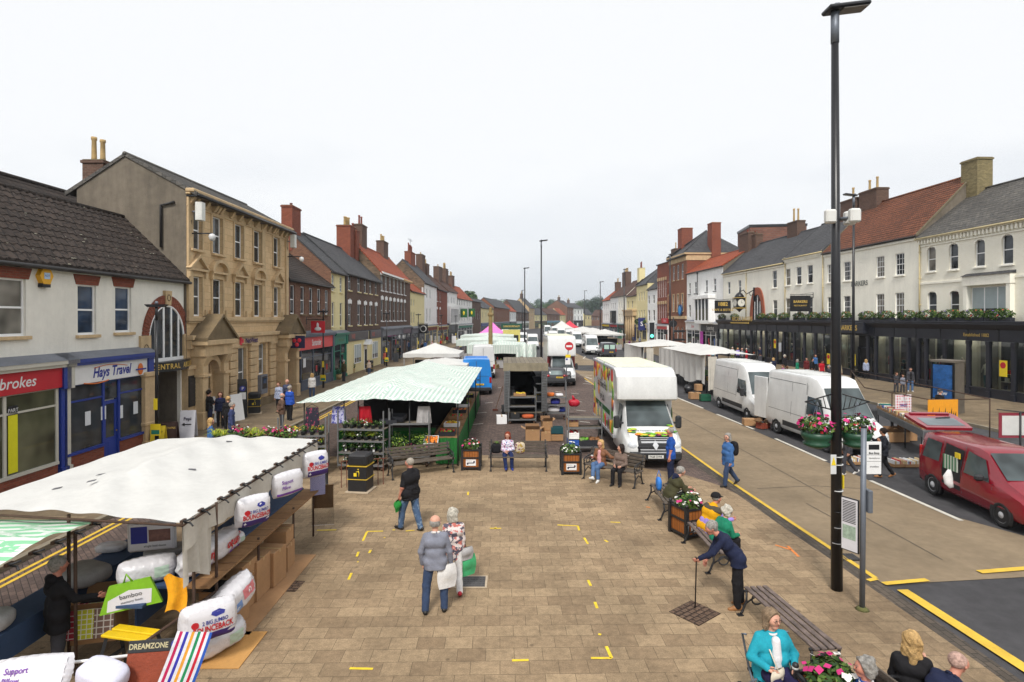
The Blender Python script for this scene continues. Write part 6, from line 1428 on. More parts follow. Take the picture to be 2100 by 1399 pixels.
 un=u;un=-dn;clip=[(-un.x,-un.y,-un.z,-(lo-un*.035*s).dot(un))]if not coat else[(0,0,-1,-(p0.z-.41*s*coat))]if ll[0][2]<-.8 else None
 if gilet:
  b2=MB();grow(b2,torso(.034)+[c_(SL-u*.02*s,SL-u*.03*s,.1,.1),c_(SR-u*.02*s,SR-u*.03*s,.1,.1),c_(nb-u*.02*s,nb+u*.02*s,.07,.07)],gilet[0],k,.03*s);b2.build('gilet',t,uv=False)
  if gilet[1]:
   b2=MB();z=ch.z+.06*s;grow(b2,[c_(SL-u*.03*s,SR-u*.03*s,.112,.112),c_(ch-X*.08*s,ch+X*.08*s,.155,.155)],gilet[1],k,.03*s,[(-u.x,-u.y,-u.z,-(ch+u*.05*s).dot(u))]);b2.build('yoke',t,uv=False)
 grow(cl,tp+ar,top,k,.022*s,clip,.002);cl.build('top',t,uv=False)
 if under:
  b2=MB();o_=ch+f*(.095+.1*(g-1))*s;grow(b2,[c_(o_-u*.12*s,o_+u*.1*s,.075,.055),c_(o_-u*.3*s-f*.0,o_-u*.12*s,.082,.075)],under,k,.02);b2.build('shirt_front',t,uv=False)
 if collar:b2=MB();b2.tube([nb+X*.066*s*math.cos(a)+f*.066*s*math.sin(a)+u*(.0-.02*math.sin(a))*s for a in np.linspace(.6+PI/2-PI,PI*1.5+.2,14)],.02*s,collar,n=6);b2.build('collar',t,uv=False)
 if hoodm:b2=MB();grow(b2,[c_(nb-f*.07*s-X*.06*s,nb-f*.07*s+X*.06*s,.06,.06),c_(nb-f*.09*s-u*.08*s,nb-f*.07*s,.06,.06)],hoodm,k,.03);b2.build('hood',t,uv=False)
 bt=MB();lg=[]
 if skirt:lg=[c_(p0-X*.07*s,p0+X*.07*s,.13,.13)]+[c_(A[0],A[0]+(A[1]-A[0])*.95,.13,.15)for A in(lh,rh)]
 else:
  for A in(lh,rh):
   if leg>.5:e_=A[1]+(A[2]-A[1])*(leg*2-1);lg+=[c_(A[0],A[1],0.098*g**.6,.076*g**.4),c_(A[1],e_,.076*g**.4,.064)]
   else:lg+=[c_(A[0],A[0]+(A[1]-A[0])*leg*2,.108*g**.6,.092)]
  lg.append(c_(p0-X*.075*s*g,p0+X*.075*s*g,.104*g**.7,.104*g**.7))
 grow(bt,lg,bottom,k,.02*s,None,.002);bt.build('trousers' if not skirt else 'skirt',t,uv=False)
 for A,sg in((lh,-1),(rh,1)):
  d=(A[2]-A[1]).normalized();fw=V3((sg*.12,1,0));fw=fw-d*fw.dot(d);fw=fw.normalized()if fw.length>.1 else V3((0,0,1));a=A[2]+d*.035*s;b2=MB()
  grow(b2,[c_(a-fw*.045*s,a+fw*.06*s,.042,.04),c_(a+fw*.06*s+d*.01,a+fw*.15*s+d*.018*s,.04,.03),c_(A[2]-d*.02,a,.046,.045)],shoe,max(.011,k*.75),.02);b2.build('shoe',t,uv=False)
 st,hc_=hair;hm=HAIRC[hc_];hr=MB();ell=[c_(H(0,-.005,.035),H(0,-.03,.04),.1,.104)];nrm=lambda v,q:(v.x,v.y,v.z,V3(q).dot(v));kh=k*.62
 if st=='short':grow(hr,ell+[c_(H(0,-.055,-.03),H(0,-.05,.0),.058,.07)],hm,kh,.02,[nrm((fy*.85-fz*.55).normalized(),H(0,.06,.035))],.0035)
 elif st=='bald':grow(hr,[c_(H(0,-.02,.0),H(0,-.035,.0),.096,.095)],hm,kh,.02,[nrm(fz,H(0,0,.045)),nrm(fy,H(0,.01,0)),nrm(-fz,H(0,0,-.055))],.002)
 elif st=='shaved':grow(hr,[c_(H(0,-.006,.03),H(0,-.022,.037),.0905,.0925)],hm,kh,.02,[nrm((fy*.8-fz*.6).normalized(),H(0,.04,.03))])
 elif st in('bob','long','curly'):
  ln={'bob':.11,'long':.24,'curly':.04}[st];big=.012 if st=='curly' else 0
  pr=[c_(H(0,-.005,.04),H(0,-.03,.045),.104+big,.108+big)]+[c_(H(sg*.062,-.03,.0),H(sg*.075,-.035,-ln),.058+big,.045)for sg in(-1,1)]+[c_(H(0,-.07,.0),H(0,-.075,-ln),.06+big,.055)]
  grow(hr,pr,hm,kh,.03,[nrm((fy*.95-fz*.32).normalized(),H(0,.052,.055))],.005 if st!='curly' else .009)
 elif st in('bun','pony'):
  pr=ell+[c_(H(0,-.05,-.03),H(0,-.05,.0),.055,.07)];grow(hr,pr,hm,kh,.02,[nrm((fy*.85-fz*.55).normalized(),H(0,.06,.04))],.002)
  grow(hr,[c_(H(0,-.13,.05),H(0,-.14,.05),.05,.05)]if st=='bun' else[c_(H(0,-.12,.03),H(0,-.15,-.1),.04,.025)],hm,kh,.02)
 hr.build('hair',t,uv=False)
 if hat:
  hb=MB();grow(hb,[c_(H(0,-.005,.05),H(0,-.03,.052),.105,.107)],hat,kh,.02,[nrm(-fz,H(0,0,.045))])
  hb.tube([H(0,.07,.05),H(0,.13,.045),H(0,.18,.03)],[.075*s,.07*s,.02*s],hat,n=12,flat=.14);hb.build('cap',t,uv=False)
 return dict(t=t,La=La,Ra=Ra,p0=p0,nb=nb,ch=ch,u=u,f=f,X=X,H=H,SL=SL,SR=SR,yaw=yaw,loc=V3((loc[0],loc[1],base)),s=s)
def wpt(q,P_):
 """body-space point to the world"""
 return q['loc']+Matrix.Rotation(q['yaw'],3,'Z')@V3(P_)
def bag_on(q,pts,name,label,m,size,strap=None,cat='bag'):
 """a bag with its top at the first point, carried; strap runs through the remaining points"""
 o=wpt(q,pts[0]);b=MB();w,d,h=size
 if w>.5*h:b.grid(lambda u_,v_:((u_-.5)*w*(1+.25*math.sin(v_*PI)),d/2*math.sin(u_*PI)*math.sin(min(1,v_*1.2+.1)*PI*.9),-h*v_),8,8,m);b.grid(lambda u_,v_:((u_-.5)*w*(1+.25*math.sin(v_*PI)),-d/2*math.sin(u_*PI)*math.sin(min(1,v_*1.2+.1)*PI*.9),-h*v_),8,8,m)
 else:b.grid(lambda u_,v_:((u_-.5)*w,d/2*math.sin(u_*PI),-h*v_),6,6,m);b.grid(lambda u_,v_:((u_-.5)*w,-d/2*math.sin(u_*PI),-h*v_),6,6,m)
 ob=b.build(name,None,o,(0,0,q['yaw']+.4));tag(ob,label,cat)
 if strap:
  b=MB();inv=Matrix.Rotation(-(q['yaw']+.4),3,'Z');b.tube([inv@(wpt(q,p)-o)for p in pts[1:]],.012,strap,n=5,flat=.4);b.build('strap',ob)
 return ob
SIT=dict(ll=((-.05,1,-.06),(-.02,-.04,-1)),rl=((.05,1,-.06),(.02,.05,-1)))
LAP=dict(la=((-.15,.25,-1),(.35,.9,-.15)),ra=((.15,.25,-1),(-.35,.9,-.15)))
def walk(k=1.):return dict(ll=((0,.42*k,-1),(0,.02,-1)),rl=((0,-.25*k,-1),(0,-.75*k,-1)))
def GB(px,py,z=0.):g=G(px,py,z);return(g.x,g.y)
TOWARD=PI
# ================================================================ MARKET STALLS AND GOODS
CANV=M('white_canvas',C3(214,213,209),.75,var=.08,scale=1.2,bump=.8,bscale=2.6);CANVD=M('unbleached_canvas',C3(204,198,186),.8,var=.12,scale=1.6,bump=.5,bscale=5)
STRP=M_stripe('pale_green_stripe',C3(232,234,228),C3(184,208,196),.17,0);STRG=M_stripe('mint_stripe',C3(226,232,224),C3(140,206,160),.2,1)
RUST=M('rusty_steel',C3(86,66,54),.8,metal=.3,var=.25,scale=8);BLUEC=M('blue_table_cloth',C3(56,78,112),.95,var=.1,bump=.2,bscale=30);WOOD=MB_brick('stall_boards',C3(158,122,84),C3(140,104,70),C3(84,60,40),1.7,.3,.008,.8,.2,bump=.3)
CARD=M('cardboard',C3(176,136,96),.9,var=.1,scale=3,bump=.1);CARDD=M('cardboard_inside',C3(128,96,66),.9,var=.1);POLY=M('clear_polythene',C3(226,224,228),.15,var=.06,scale=6,bump=.8,bscale=14,coat=.4);GREYC=cloth('grey_bedding',C3(178,176,176));GREENC=M('green_stall_cloth',C3(24,104,40),.9,var=.2,scale=3,bump=.6,bscale=8)
def one(b,name,label,cat,loc=None,rot=None,group=None):return tag(b.build(name,None,loc,rot),label,cat,group)
def canopy(t,x0,x1,y0,y1,z,rise,m,axis='y',hip=.12,sag=.05,nu=36,nv=36,name='canopy',wave=.03,edge=.0,skew=0.):
 """cloth roof on a ridge along one axis, sagging between its supports"""
 b=MB();rr=rnd.random()*9
 def fn(u,v):
  a,c=(u,v)if axis=='y' else(v,u)
  r=1-abs(2*a-1);e=min(1,min(c,1-c)/hip)if hip else 1;hgt=rise*min(r,1)*(.25+.75*e)if hip else rise*r
  zz=z+hgt-sag*math.sin(PI*r)*math.sin(PI*c)+wave*(math.sin(u*23+v*7+rr)*math.sin(v*17+rr)*.5+.5*math.sin((u+v)*31+rr))*(.35+r)
  if edge and(v in(0,1)or u in(0,1)):zz-=edge*abs(math.sin((u+v)*40))
  return(x0+(x1-x0)*u,y0+(y1-y0)*v+skew*(1-u)*(1-v),zz)
 b.grid(fn,nu,nv,m);canopy.fn=fn;return b.build(name,t)
def drape(t,a,c,z1,z0,m,name='side_curtain',folds=9,amp=.05,out=(1,0),hemw=.06,bulge=0.):
 """hanging cloth between ground points a and c"""
 b=MB();L_=math.hypot(c[0]-a[0],c[1]-a[1])
 def fn(u,v):
  k=amp*(math.sin(u*folds*2*PI)+.5*math.sin(u*folds*5.3+1))*(.2+v)+bulge*math.sin(u*PI)*v;zb=z0+hemw*math.sin(u*folds*1.7)*1.5
  return(a[0]+(c[0]-a[0])*u+out[0]*k,a[1]+(c[1]-a[1])*u+out[1]*k,z1+(zb-z1)*v)
 b.grid(fn,max(12,int(folds*6)),8,m);return b.build(name,t)
def pole(t,x,y,z0,z1,m=RUST,r=.024,name='pole'):
 b=MB();b.tube([(x,y,z0),(x,y,z1)],r,m,n=8);return b.build(name,t)
def puff(b,c,sz,m,e=.55,n=18,k=12,T=None,noise=.02):
 """plump cushion shape"""
 sg=lambda q,p:math.copysign(abs(q)**p,q);v=[];f=[]
 for i in range(k+1):
  ph=PI*i/k-PI/2
  for j in range(n):
   th=2*PI*j/n;x,y,z=sg(math.cos(ph),e)*sg(math.cos(th),e),sg(math.cos(ph),e)*sg(math.sin(th),e),sg(math.sin(ph),e)
   q=1+noise*math.sin(7*x+5*z)*math.cos(6*y+9*z);v.append((c[0]+sz[0]/2*x*q,c[1]+sz[1]/2*y*q,c[2]+sz[2]/2*z*q))
 for i in range(k):
  for j in range(n):f.append((i*n+j,i*n+(j+1)%n,(i+1)*n+(j+1)%n,(i+1)*n+j))
 b.add(v,f,m,True)
PURB=flatc('pack_purple',C3(60,34,112));PURT=flatc('pack_violet',C3(126,70,170));REDT=flatc('pack_red',C3(196,30,40));BLUT=flatc('pack_blue',C3(50,56,150));TRN=M('pack_paper',C3(232,230,234),.35,var=.04,coat=.3)
def pack(label,loc,yaw,w=.62,h=.5,d=.26,kind='bounce',tilt=0.,roll=0.):
 b=MB();ph_=rnd.uniform(0,9)
 def sf(x,z,sg):
  e=max(0,(1-abs(x)**4)*(1-abs(z)**4));ed=max(abs(x),abs(z));k=.03*ed**2*math.sin(x*z*9+14*(x if abs(z)>abs(x)else z)+ph_)+.007*math.sin(x*19+z*11+ph_)+.004*math.sin(x*31-z*23+ph_)
  return sg*d/2*e**.6+k*w*.55
 for sg in(-1,1):b.grid(lambda u,v,sg=sg:(w/2*(2*u-1)*(1-.1*(2*v-1)**2),sf(2*u-1,2*v-1,sg),h/2*(2*v-1)*(1-.1*(2*u-1)**2)),24,18,POLY)
 def warp(v):
  for p in v:p[1]+=sf(max(-1,min(1,p[0]*2/w)),max(-1,min(1,p[2]*2/h)),-1)
  return v
 b.W=warp
 def lab(x0,x1,z0,z1,m,o=.006):b.grid(lambda u,v:(x0+(x1-x0)*u,-o,z0+(z1-z0)*v),12,8,m)
 def tx(st,sz,m,x,z,sq=.8,bd=.02,r=None):b.text(st,sz,m,(x,-.012,z),bold=bd,squeeze=sq,rot=r)
 if kind=='bounce':
  lab(-w*.36,w*.42,-h*.4,h*.38,TRN);lab(-w*.36,w*.42,-h*.4,-h*.2,PURB,.009);tx('2 BIG JUMBO',h*.14,BLUT,w*.07,h*.07,.75);tx('BOUNCEBACK',h*.21,REDT,w*.04,-h*.09,.66,.03);tx('+',h*.2,SIGNW,-w*.3,-h*.3)
  b.prism([(-w*.26+h*.085*math.cos(a),-.01,h*.07+h*.085*math.sin(a))for a in np.linspace(0,6.28,13)[:-1]],(0,-.003,0),REDT);b.prism([(w*.0,-.01,h*.24),(w*.08,-.01,h*.17),(w*.22,-.01,h*.2),(w*.24,-.01,h*.27),(w*.14,-.01,h*.34),(w*.02,-.01,h*.3)],(0,-.003,0),BLUT)
 elif kind=='support':
  lab(-w*.42,w*.42,-h*.38,h*.36,TRN);tx('Support',h*.2,PURT,-w*.14,h*.14);tx('Pillow',h*.2,PURT,-w*.18,-h*.08);lab(-w*.42,w*.42,-h*.38,-h*.28,PURT,.009)
 elif kind=='jumbo':
  r_=Matrix.Rotation(PI,4,'Y')@Matrix.Rotation(R(90),4,'X')
  for i in(-.25,.25):tx('Jumbo',h*.5,REDT,w*i,-h*.02,.8,.03,r_);tx('PILLOWS',h*.24,PURT,w*i,-h*.28,.8,0,r_)
 elif kind=='pink':lab(w*.05,w*.35,-h*.1,h*.25,M('pack_pink',C3(226,130,140),.3,coat=.4));tx('£3',h*.2,SIGNW,w*.2,h*.08);lab(-w*.3,0,-h*.3,h*.0,M('pack_sky',C3(110,150,210),.3,coat=.4));tx('luxury',h*.14,SIGNW,-w*.15,-h*.15)
 elif kind=='plain':lab(w*.1,w*.34,-h*.2,h*.2,M('pack_mint',C3(190,214,196),.3,coat=.4))
 b.W=None
 return one(b,'pillow_pack',label,'bedding pack',loc,(tilt,roll,yaw),'bedding packs on the white stall')
 # ---- the bedding stall in front
SX0,SX1,SY0,SY1,SZ=-8.5,-4.68,8.15,13.8,2.3
S1=thing('market_stall','bedding stall under a big white canvas roof, blue cloth on its tables','market stall',(0,0,0))
canopy(S1,SX0,SX1,SY0,SY1,SZ,.3,CANV,'y',.3,.1,60,60,wave=.03,skew=.55);CF=canopy.fn
drape(S1,(SX1+.01,SY0),(SX1+.01,SY1),SZ,SZ-.42,CANVD,'valance',7,.03,(1,0),.05)
drape(S1,(SX1-.02,SY0+.02),(SX1-.02,9.0),SZ-.05,SZ-.95,CANVD,'valance',3,.04,(1,0),.08)
b=MB()
for x,y in((-7.3,10.2),(-6.95,9.5),(-5.9,10.6),(-7.6,9.6),(-6.3,12.8)):b.T=Matrix.Translation((x,y,CF((x-SX0)/(SX1-SX0),(y-SY0)/(SY1-SY0))[2]+.012))@Matrix.Rotation(rnd.random(),4,'Z')@Matrix.Rotation(R(9 if x>-6.6 else-9),4,'Y');b.box(-.06,.06,-.045,.045,0,.006,M('grey_tape',C3(98,98,102),.6))
b.T=None;b.build('tape_patch',S1)
for x in(SX0+.1,-6.6,SX1-.06):
 for y in(8.55,13.7):pole(S1,x,y,0,SZ-.02)
for y in(10.6,12.3):pole(S1,SX1-.0,y,0,1.15)
pole(S1,-4.66,9.05,0,SZ)
b=MB();b.tube([(SX1,SY0,SZ-.04),(SX1,SY1,SZ-.04)],.024,RUST,n=8);b.tube([(SX0,SY0+.55,SZ-.04),(SX1,SY0,SZ-.04)],.02,RUST,n=8);b.tube([(SX0,SY1,SZ-.04),(SX1,SY1,SZ-.04)],.024,RUST,n=8);b.tube([(-4.66,9.05,.9),(-5.05,7.2,.82)],.022,RUST,n=8);b.build('frame',S1)
b=MB();b.box(-5.7,-4.98,8.7,13.75,1.1,1.14,BLUEC);b.box(-5.72,-5.69,8.7,13.75,.5,1.139,BLUEC);b.build('table_cloth',S1)
for i in range(6):b=MB();b.box(-5.0,-4.6,8.72+i*.84,9.54+i*.84,1.08+rnd.uniform(0,.012),1.118,WOOD);b.build('counter_board',S1)
b=MB();b.box(-7.5,-6.95,6.6,11.6,.86,.9,BLUEC);b.box(-6.96,-6.93,6.6,11.6,.5,.899,BLUEC);b.box(-5.75,-5.35,8.3,8.72,1.0,1.04,BLUEC);b.build('table_cloth',S1)
b=MB();b.box(-.02,.02,-.02,.09,-.02,.02,RUST);b.tube([(0,.02,.0),(.09,-.02,.03),(.16,.03,.045)],.013,TRIM,n=5);b.tube([(0,.02,-.01),(.1,.04,-.03),(.17,-.02,-.05)],.013,TRIM,n=5);c0=b.build('clamp',S1)
for i in range(13):(c0 if i==0 else dup(c0,parent=S1)).location=(SX1-.01,8.2+i*.45+rnd.uniform(-.1,.1),SZ+.01)
o=pack('big jumbo pillow pack clipped under the white canopy edge, nearest the camera',(-4.5,9.95,1.88),R(52),.62,.55,.3,tilt=R(8));pack('big jumbo pillow pack clipped at the far corner of the white canopy',(-4.5,13.1,1.88),R(50),.66,.6,.3)
pack('support pillow pack clipped midway along the white canopy edge',(-4.5,11.5,1.9),R(62),.74,.5,.26,'support');pack('flat pillow pack with green label on the blue cloth',(-5.0,10.25,1.25),R(75),.5,.2,.3,'plain')
pack('white pillow pack at the middle of the blue cloth',(-5.15,11.4,1.24),R(80),.6,.2,.34,'support',R(-40));pack('long roll pack of jumbo pillows on the wooden boards',(-5.0,9.5,1.37),R(84),1.5,.42,.4,'jumbo')
pack('clear roll pack of pillows at the inner end of the blue cloth',(-5.62,8.85,1.33),R(35),.8,.4,.42,'plain')
pack('largest jumbo pillow pack hanging from the rusty rail',(-4.5,8.5,.74),R(40),.8,.58,.36);pack('polythene bag of pillows with pink label behind the hanging pack',(-4.5,9.2,.72),R(76),.95,.5,.4,'pink',roll=R(-14));pack('white quilt bag lying on the orange cardboard',(-4.68,8.95,.2),R(62),1.1,.38,.55,'plain')
pack('support pillow pack with sleeping face, on the front rail',(-5.55,6.62,1.06),R(12),.85,.46,.2,'support',R(-34));
b=MB();puff(b,(0,0,0),(.55,.34,.26),M('lilac_white_cotton',C3(222,222,240),.8,bump=.4,bscale=8));one(b,'pillow','bare white pillow on the front rail beside the support pillow pack','pillow',(-4.72,6.62,1.08),(R(10),R(12),R(-10)))
b=MB();b.box(-.3,.3,-.03,.03,-.5,.2,M('rust_fleece',C3(150,72,50),.95,bump=.8,bscale=30));b.box(-.3,.3,-.036,-.02,.2,.34,TRIM,.01);b.text('DREAMZONE',.085,M('pale_gold',C3(200,190,150)),(-.07,-.037,.27),bold=.02,squeeze=.85);b.ball((.23,-.037,.27),.055,BLUT,12,6,(1,.05,1));one(b,'blanket_pack','rust-coloured blanket pack with black header on the front rail','bedding pack',(-4.28,6.85,1.0),(R(-16),0,R(8)))
TWL=[C3(226,226,232),C3(190,40,90),C3(226,226,232),C3(60,60,170),C3(226,226,232),C3(230,160,60),C3(226,226,232),C3(40,140,90),C3(226,226,232),C3(200,40,60),C3(226,226,232),C3(50,90,180)]
b=MB()
for i,c in enumerate(TWL):x0=-.2+i*.033;b.grid(lambda u,v,x0=x0:(x0+.033*u,-.25*v-.04*math.sin(v*3),.25-.75*v**1.1+.02*math.sin((x0+.033*u)*9)),1,10,cloth('towel_%d'%i,c))
one(b,'towel','white towel with rainbow stripes hanging at the front corner of the stall','towel',(-3.98,7.0,1.12),(0,R(24),R(30)))
b=MB();b.box(-6.4,-3.75,5.7,6.5,.92,.96,WOOD);b.tube([(-6.4,6.75,1.0),(-4.6,6.95,1.12)],.018,UPVC,n=8)
for x in(-6.2,-3.85):
 for y in(5.8,6.6):b.tube([(x,y,0),(x,y,.92)],.024,RUST,n=6)
one(b,'trestle_table','trestle table with white rail along the bottom edge of the picture','table')
def cbox(x,y,z,w,d,h,yaw,label,open_=False,m=CARD,mark='',group='cardboard boxes on the market'):
 b=MB();b.box(-w/2,w/2,-d/2,d/2,0,h,m,.006);b.box(-.03,.03,-d/2-.002,d/2+.002,h-.06,h+.003,M('parcel_tape',C3(190,158,112),.4))
 if open_:
  b.box(-w/2+.015,w/2-.015,-d/2+.015,d/2-.015,h-.01,h+.004,INSHADE)
  for sg in(-1,1):b.add([(sg*w/2,-d/2,h),(sg*w/2,d/2,h),(sg*(w/2+w*.32),d/2,h+.1),(sg*(w/2+w*.32),-d/2,h+.1)],[(0,1,2,3)],CARD);b.add([(-w/2,sg*d/2,h),(w/2,sg*d/2,h),(w/2,sg*(d/2+d*.25),h+.16),(-w/2,sg*(d/2+d*.25),h+.16)],[(0,1,2,3)],CARDD)
 if mark:b.text(mark,h*.3,REDT,(0,-d/2-.004,h*.5),bold=.02)
 return one(b,'cardboard_box',label,'box',(x,y,z),(0,0,yaw),group)
for i,(x,y,w,d,h,lb)in enumerate(((-4.88,9.75,.6,.5,.62,'open cardboard box with raised flap under the wooden boards'),(-4.85,10.3,.3,.55,.82,'tall narrow cardboard box under the boards'),(-4.82,10.75,.35,.55,.72,'slim cardboard box leaning beside the second trestle leg'),(-4.85,11.3,.6,.5,.66,'square cardboard box under the middle of the boards'),(-4.85,11.95,.5,.5,.5,'cardboard box tied with white string, lower of two'),(-4.86,11.97,.46,.46,.3,'cardboard box tied with white string, upper of two'))):
 cbox(x,y,.02 if i<5 else .53,d,w,h,R(90+rnd.uniform(-6,6)),lb,i==0)
for x0,y0,x1,y1,m,lb in((-5.3,9.4,-4.3,12.6,CARD,'flattened cardboard sheet on the slabs under the boards'),(-5.2,8.5,-4.05,9.5,M('orange_hardboard',C3(206,154,88),.8,var=.1),'orange hardboard sheet on the slabs under the quilt bag')):
 b=MB();b.box(x0,x1,y0,y1,.006,.018,m);one(b,'floor_board',lb,'board')
b=MB();b.box(-.17,.17,-.012,.012,-.62,0,M_check('blue_check_towel',C3(214,212,232),C3(120,118,170),.02,.5));one(b,'tea_towel','pale blue checked tea towel hanging on the far pole of the bedding stall','towel',(-4.62,13.66,1.62),(0,0,R(30)))
b=MB();b.box(-.28,.2,-.02,.01,-.55,0,CARD);b.box(-.3,.22,-.03,-.022,-.95,.03,clear_glass('polythene_film',(.86,.86,.86)));one(b,'garment_bag','brown card in a clear sleeve hanging behind the checked tea towel','bag',(-4.5,13.8,1.2),(0,0,R(10)))
b=MB();b.box(-.36,.36,-.03,.03,-.25,.25,POLY,.03);b.box(-.32,.3,-.036,-.03,-.2,.22,TRN);b.box(-.3,-.06,-.038,-.036,-.1,.18,BLUT);b.box(-.04,.28,-.038,-.036,-.08,.12,M('photo_skin',C3(140,100,90),.5,var=.3,scale=14));b.text('single bed duvet',.05,TRIM,(.05,-.039,-.15));one(b,'duvet_pack','flat duvet pack with feet pictured on it, hanging under the white canopy','bedding pack',(-5.92,9.45,1.62),(R(4),0,R(14)))
b=MB();G_=M('lime_bag',C3(132,190,36),.6);b.prism([(-.42,0,-.1),(.4,0,-.12),(.3,0,.28),(-.24,0,.28)],(0,.05,0),G_);b.prism([(-.32,-.004,-.08),(.26,-.004,-.08),(.3,-.004,.12),(0,-.004,.17),(-.28,-.004,.08)],(0,.003,0),TRN);b.text('bamboo',.09,TRIM,(.02,-.008,.09));b.text('memory foam',.05,TRIM,(.02,-.008,.01));b.tube([(-.05,.02,.28),(0,.02,.4),(.06,.02,.28)],.015,G_,n=5);one(b,'zip_bag','lime green zipped bedding bag hanging from the stall frame','bag',(-5.55,8.35,1.08),(0,R(-9),R(14)))
b=MB();YC=cloth('yellow_duster',C3(244,172,40));b.grid(lambda u,v:(-.13+.26*u+.05*math.sin(v*3),.03*math.sin(u*9+v*2),-.52*v+.05*math.sin(u*5)),10,8,YC);one(b,'duster','yellow cloth clipped above the rusty rail','cloth',(-4.95,8.4,1.42),(0,0,R(20)))
b=MB();YB=M('yellow_plastic',C3(240,200,20),.5)
for y in(-.1,.07):b.box(-.36,.36,y-.07,y+.07,.74,.78,YB,.01)
for sx in(-1,1):
 for sy in(-1,1):b.tube([(sx*.32,sy*.1,.74),(sx*.4,sy*.3,0)],.03,TRIM,n=4,sm=False)
 b.box(sx*.33-.02,sx*.33+.02,-.18,.18,.38,.42,TRIM)
one(b,'step_stool','grey folding step stool with yellow top inside the bedding stall','stool',(-5.36,8.1,0),(0,0,R(-12)))
for(w,d,h,x,y,z,yaw,m,lb)in((.62,.5,.26,-7.25,7.9,1.02,.3,GREYC,'grey plump cushion on the left blue table'),(.8,.62,.28,-6.98,9.35,1.04,-.35,GREYC,'folded quilted grey duvet behind the man in black'),(.5,.3,.16,-7.4,10.6,.98,.2,POLY,'bagged duvet at the far end of the left blue table'),(.7,.4,.16,-5.95,9.9,1.2,.6,GREYC,'pair of white pillows by the hanging duvet pack')):
 b=MB();puff(b,(0,0,0),(w,d,h),m,.6);one(b,'cushion',lb,'cushion',(x,y,z),(0,0,yaw),'soft goods on the blue tables')
b=MB()
for i,m in enumerate((M_check('blue_check',C3(220,222,226),C3(70,80,130),.04,.5),M_check('grey_check',C3(224,224,220),C3(110,116,120),.04,.5),M_check('green_check',C3(210,220,190),C3(120,150,90),.04,.5))):b.box(-.25+.03*i,.25-.03*i,-.17,.17,i*.05,i*.05+.045,m,.015)
one(b,'tea_towels','pile of checked tea towels at the left edge of the blue table','towel',(-7.1,7.2,.9),(0,0,.3))
cbox(-6.35,8.85,.32,.6,.5,.5,.25,'cardboard box hung with checked towels beside the man in black',True)
for dx,m,lb in((-.2,M_check('red_check',C3(170,40,60),C3(226,200,200),.08),'red checked towel over the cardboard box'),(.03,M_check('lime_check',C3(206,206,50),C3(240,240,220),.07),'lime checked towel over the cardboard box'),(.25,M_check('brown_check',C3(126,98,86),C3(214,206,196),.09),'brown checked towel over the cardboard box')):
 b=MB();b.box(-.13,.13,-.012,.012,-.42,.0,m);b.box(-.13,.13,.012,.3,-.02,.004,m);one(b,'towel',lb,'towel',(-6.36+dx,8.56+dx*.2,.86),(R(-8),0,.25))
S1b=thing('market_stall','mint green and white striped stall roof at the left edge of the picture','market stall',(0,0,0));canopy(S1b,-9.8,-6.25,6.6,8.75,2.13,.14,STRG,'x',0,.03,30,30,wave=.018);pole(S1b,-6.35,8.35,0,2.1);pole(S1b,-6.35,6.7,0,2.1);pole(S1b,-9.7,8.6,0,2.1)
for i in range(6):dup(c0,loc=(-6.26,6.75+i*.36,2.14),parent=S1b)
# ---- striped fruit and plant stall
S2=thing('market_stall','long fruit, vegetable and plant stall under a pale green striped roof','market stall',(0,0,0))
canopy(S2,-7.5,-1.78,19.9,34.5,2.28,.6,STRP,'y',.2,.06,44,60,wave=.012,edge=.03)
b=MB()
for x in(-7.3,-5.4,-3.6,-1.9):
 for y in(20.2,25,30,34.2):pole(S2,x,y,0,2.3,TRIM)
for y in range(5):b=MB();yy=20.6+y*2.7;b.box(-2.9,-1.95,yy,yy+2.6,.82,.88,WOOD);b.grid(lambda u,v,yy=yy:(-1.94+.06*math.sin(u*25)*v,yy+2.65*u,.9-.84*v),26,4,GREENC);b.build('counter',S2)
b=MB();b.box(-6.6,-3.0,21.9,22.6,.0,.9,GREENC);b.build('counter',S2);b=MB();b.box(-7.2,-2.2,27.9,28.0,0,2.2,INSHADE);b.build('back_sheet',S2)  # last box: dark sheet added across the stall for the shade inside it
b=MB();b.grid(lambda u,v:(-2.7+.8*u,20.45-.1*v+.04*math.sin(u*20),.95-.9*v),20,5,GREENC);b.build('counter_cloth',S2)
ORN=M('orange_fruit',C3(240,140,40),.5,var=.1);CRT=M('black_crate',C3(44,46,52),.6)
def crate(x,y,z,w,d,h,m,label,fill=None,n=24,fr=.045,yaw=0.,tilt=0.,text=''):
 b=MB();t_=.015
 for x0,x1,y0,y1 in((-w/2,w/2,-d/2,-d/2+t_),(-w/2,w/2,d/2-t_,d/2),(-w/2,-w/2+t_,-d/2+t_,d/2-t_),(w/2-t_,w/2,-d/2+t_,d/2-t_)):b.box(x0,x1,y0,y1,0,h,m)
 b.box(-w/2,w/2,-d/2,d/2,0,.015,m)
 for i in range(3):b.box(-w/2-.006,w/2+.006,-d/2-.006,-d/2+.002,h*(.1+.32*i),h*(.24+.32*i),m)
 if text:b.text(text,h*.4,SIGNW,(0,-d/2-.01,h*.5))
 o=one(b,'crate',label,'crate',(x,y,z),(tilt,0,yaw),'crates of the market stalls')
 if fill:
  f=MB()
  for i in range(n):f.ball((rnd.uniform(-w/2+.05,w/2-.05),rnd.uniform(-d/2+.05,d/2-.05),h-.02+rnd.uniform(-.02,.03)),fr*rnd.uniform(.85,1.15),rnd.choice(fill),8,6)
  f.build('fruit',o)
 return o
VEG=[FRUIT[0],FRUIT[4],M('cabbage',C3(130,160,90),.7)]
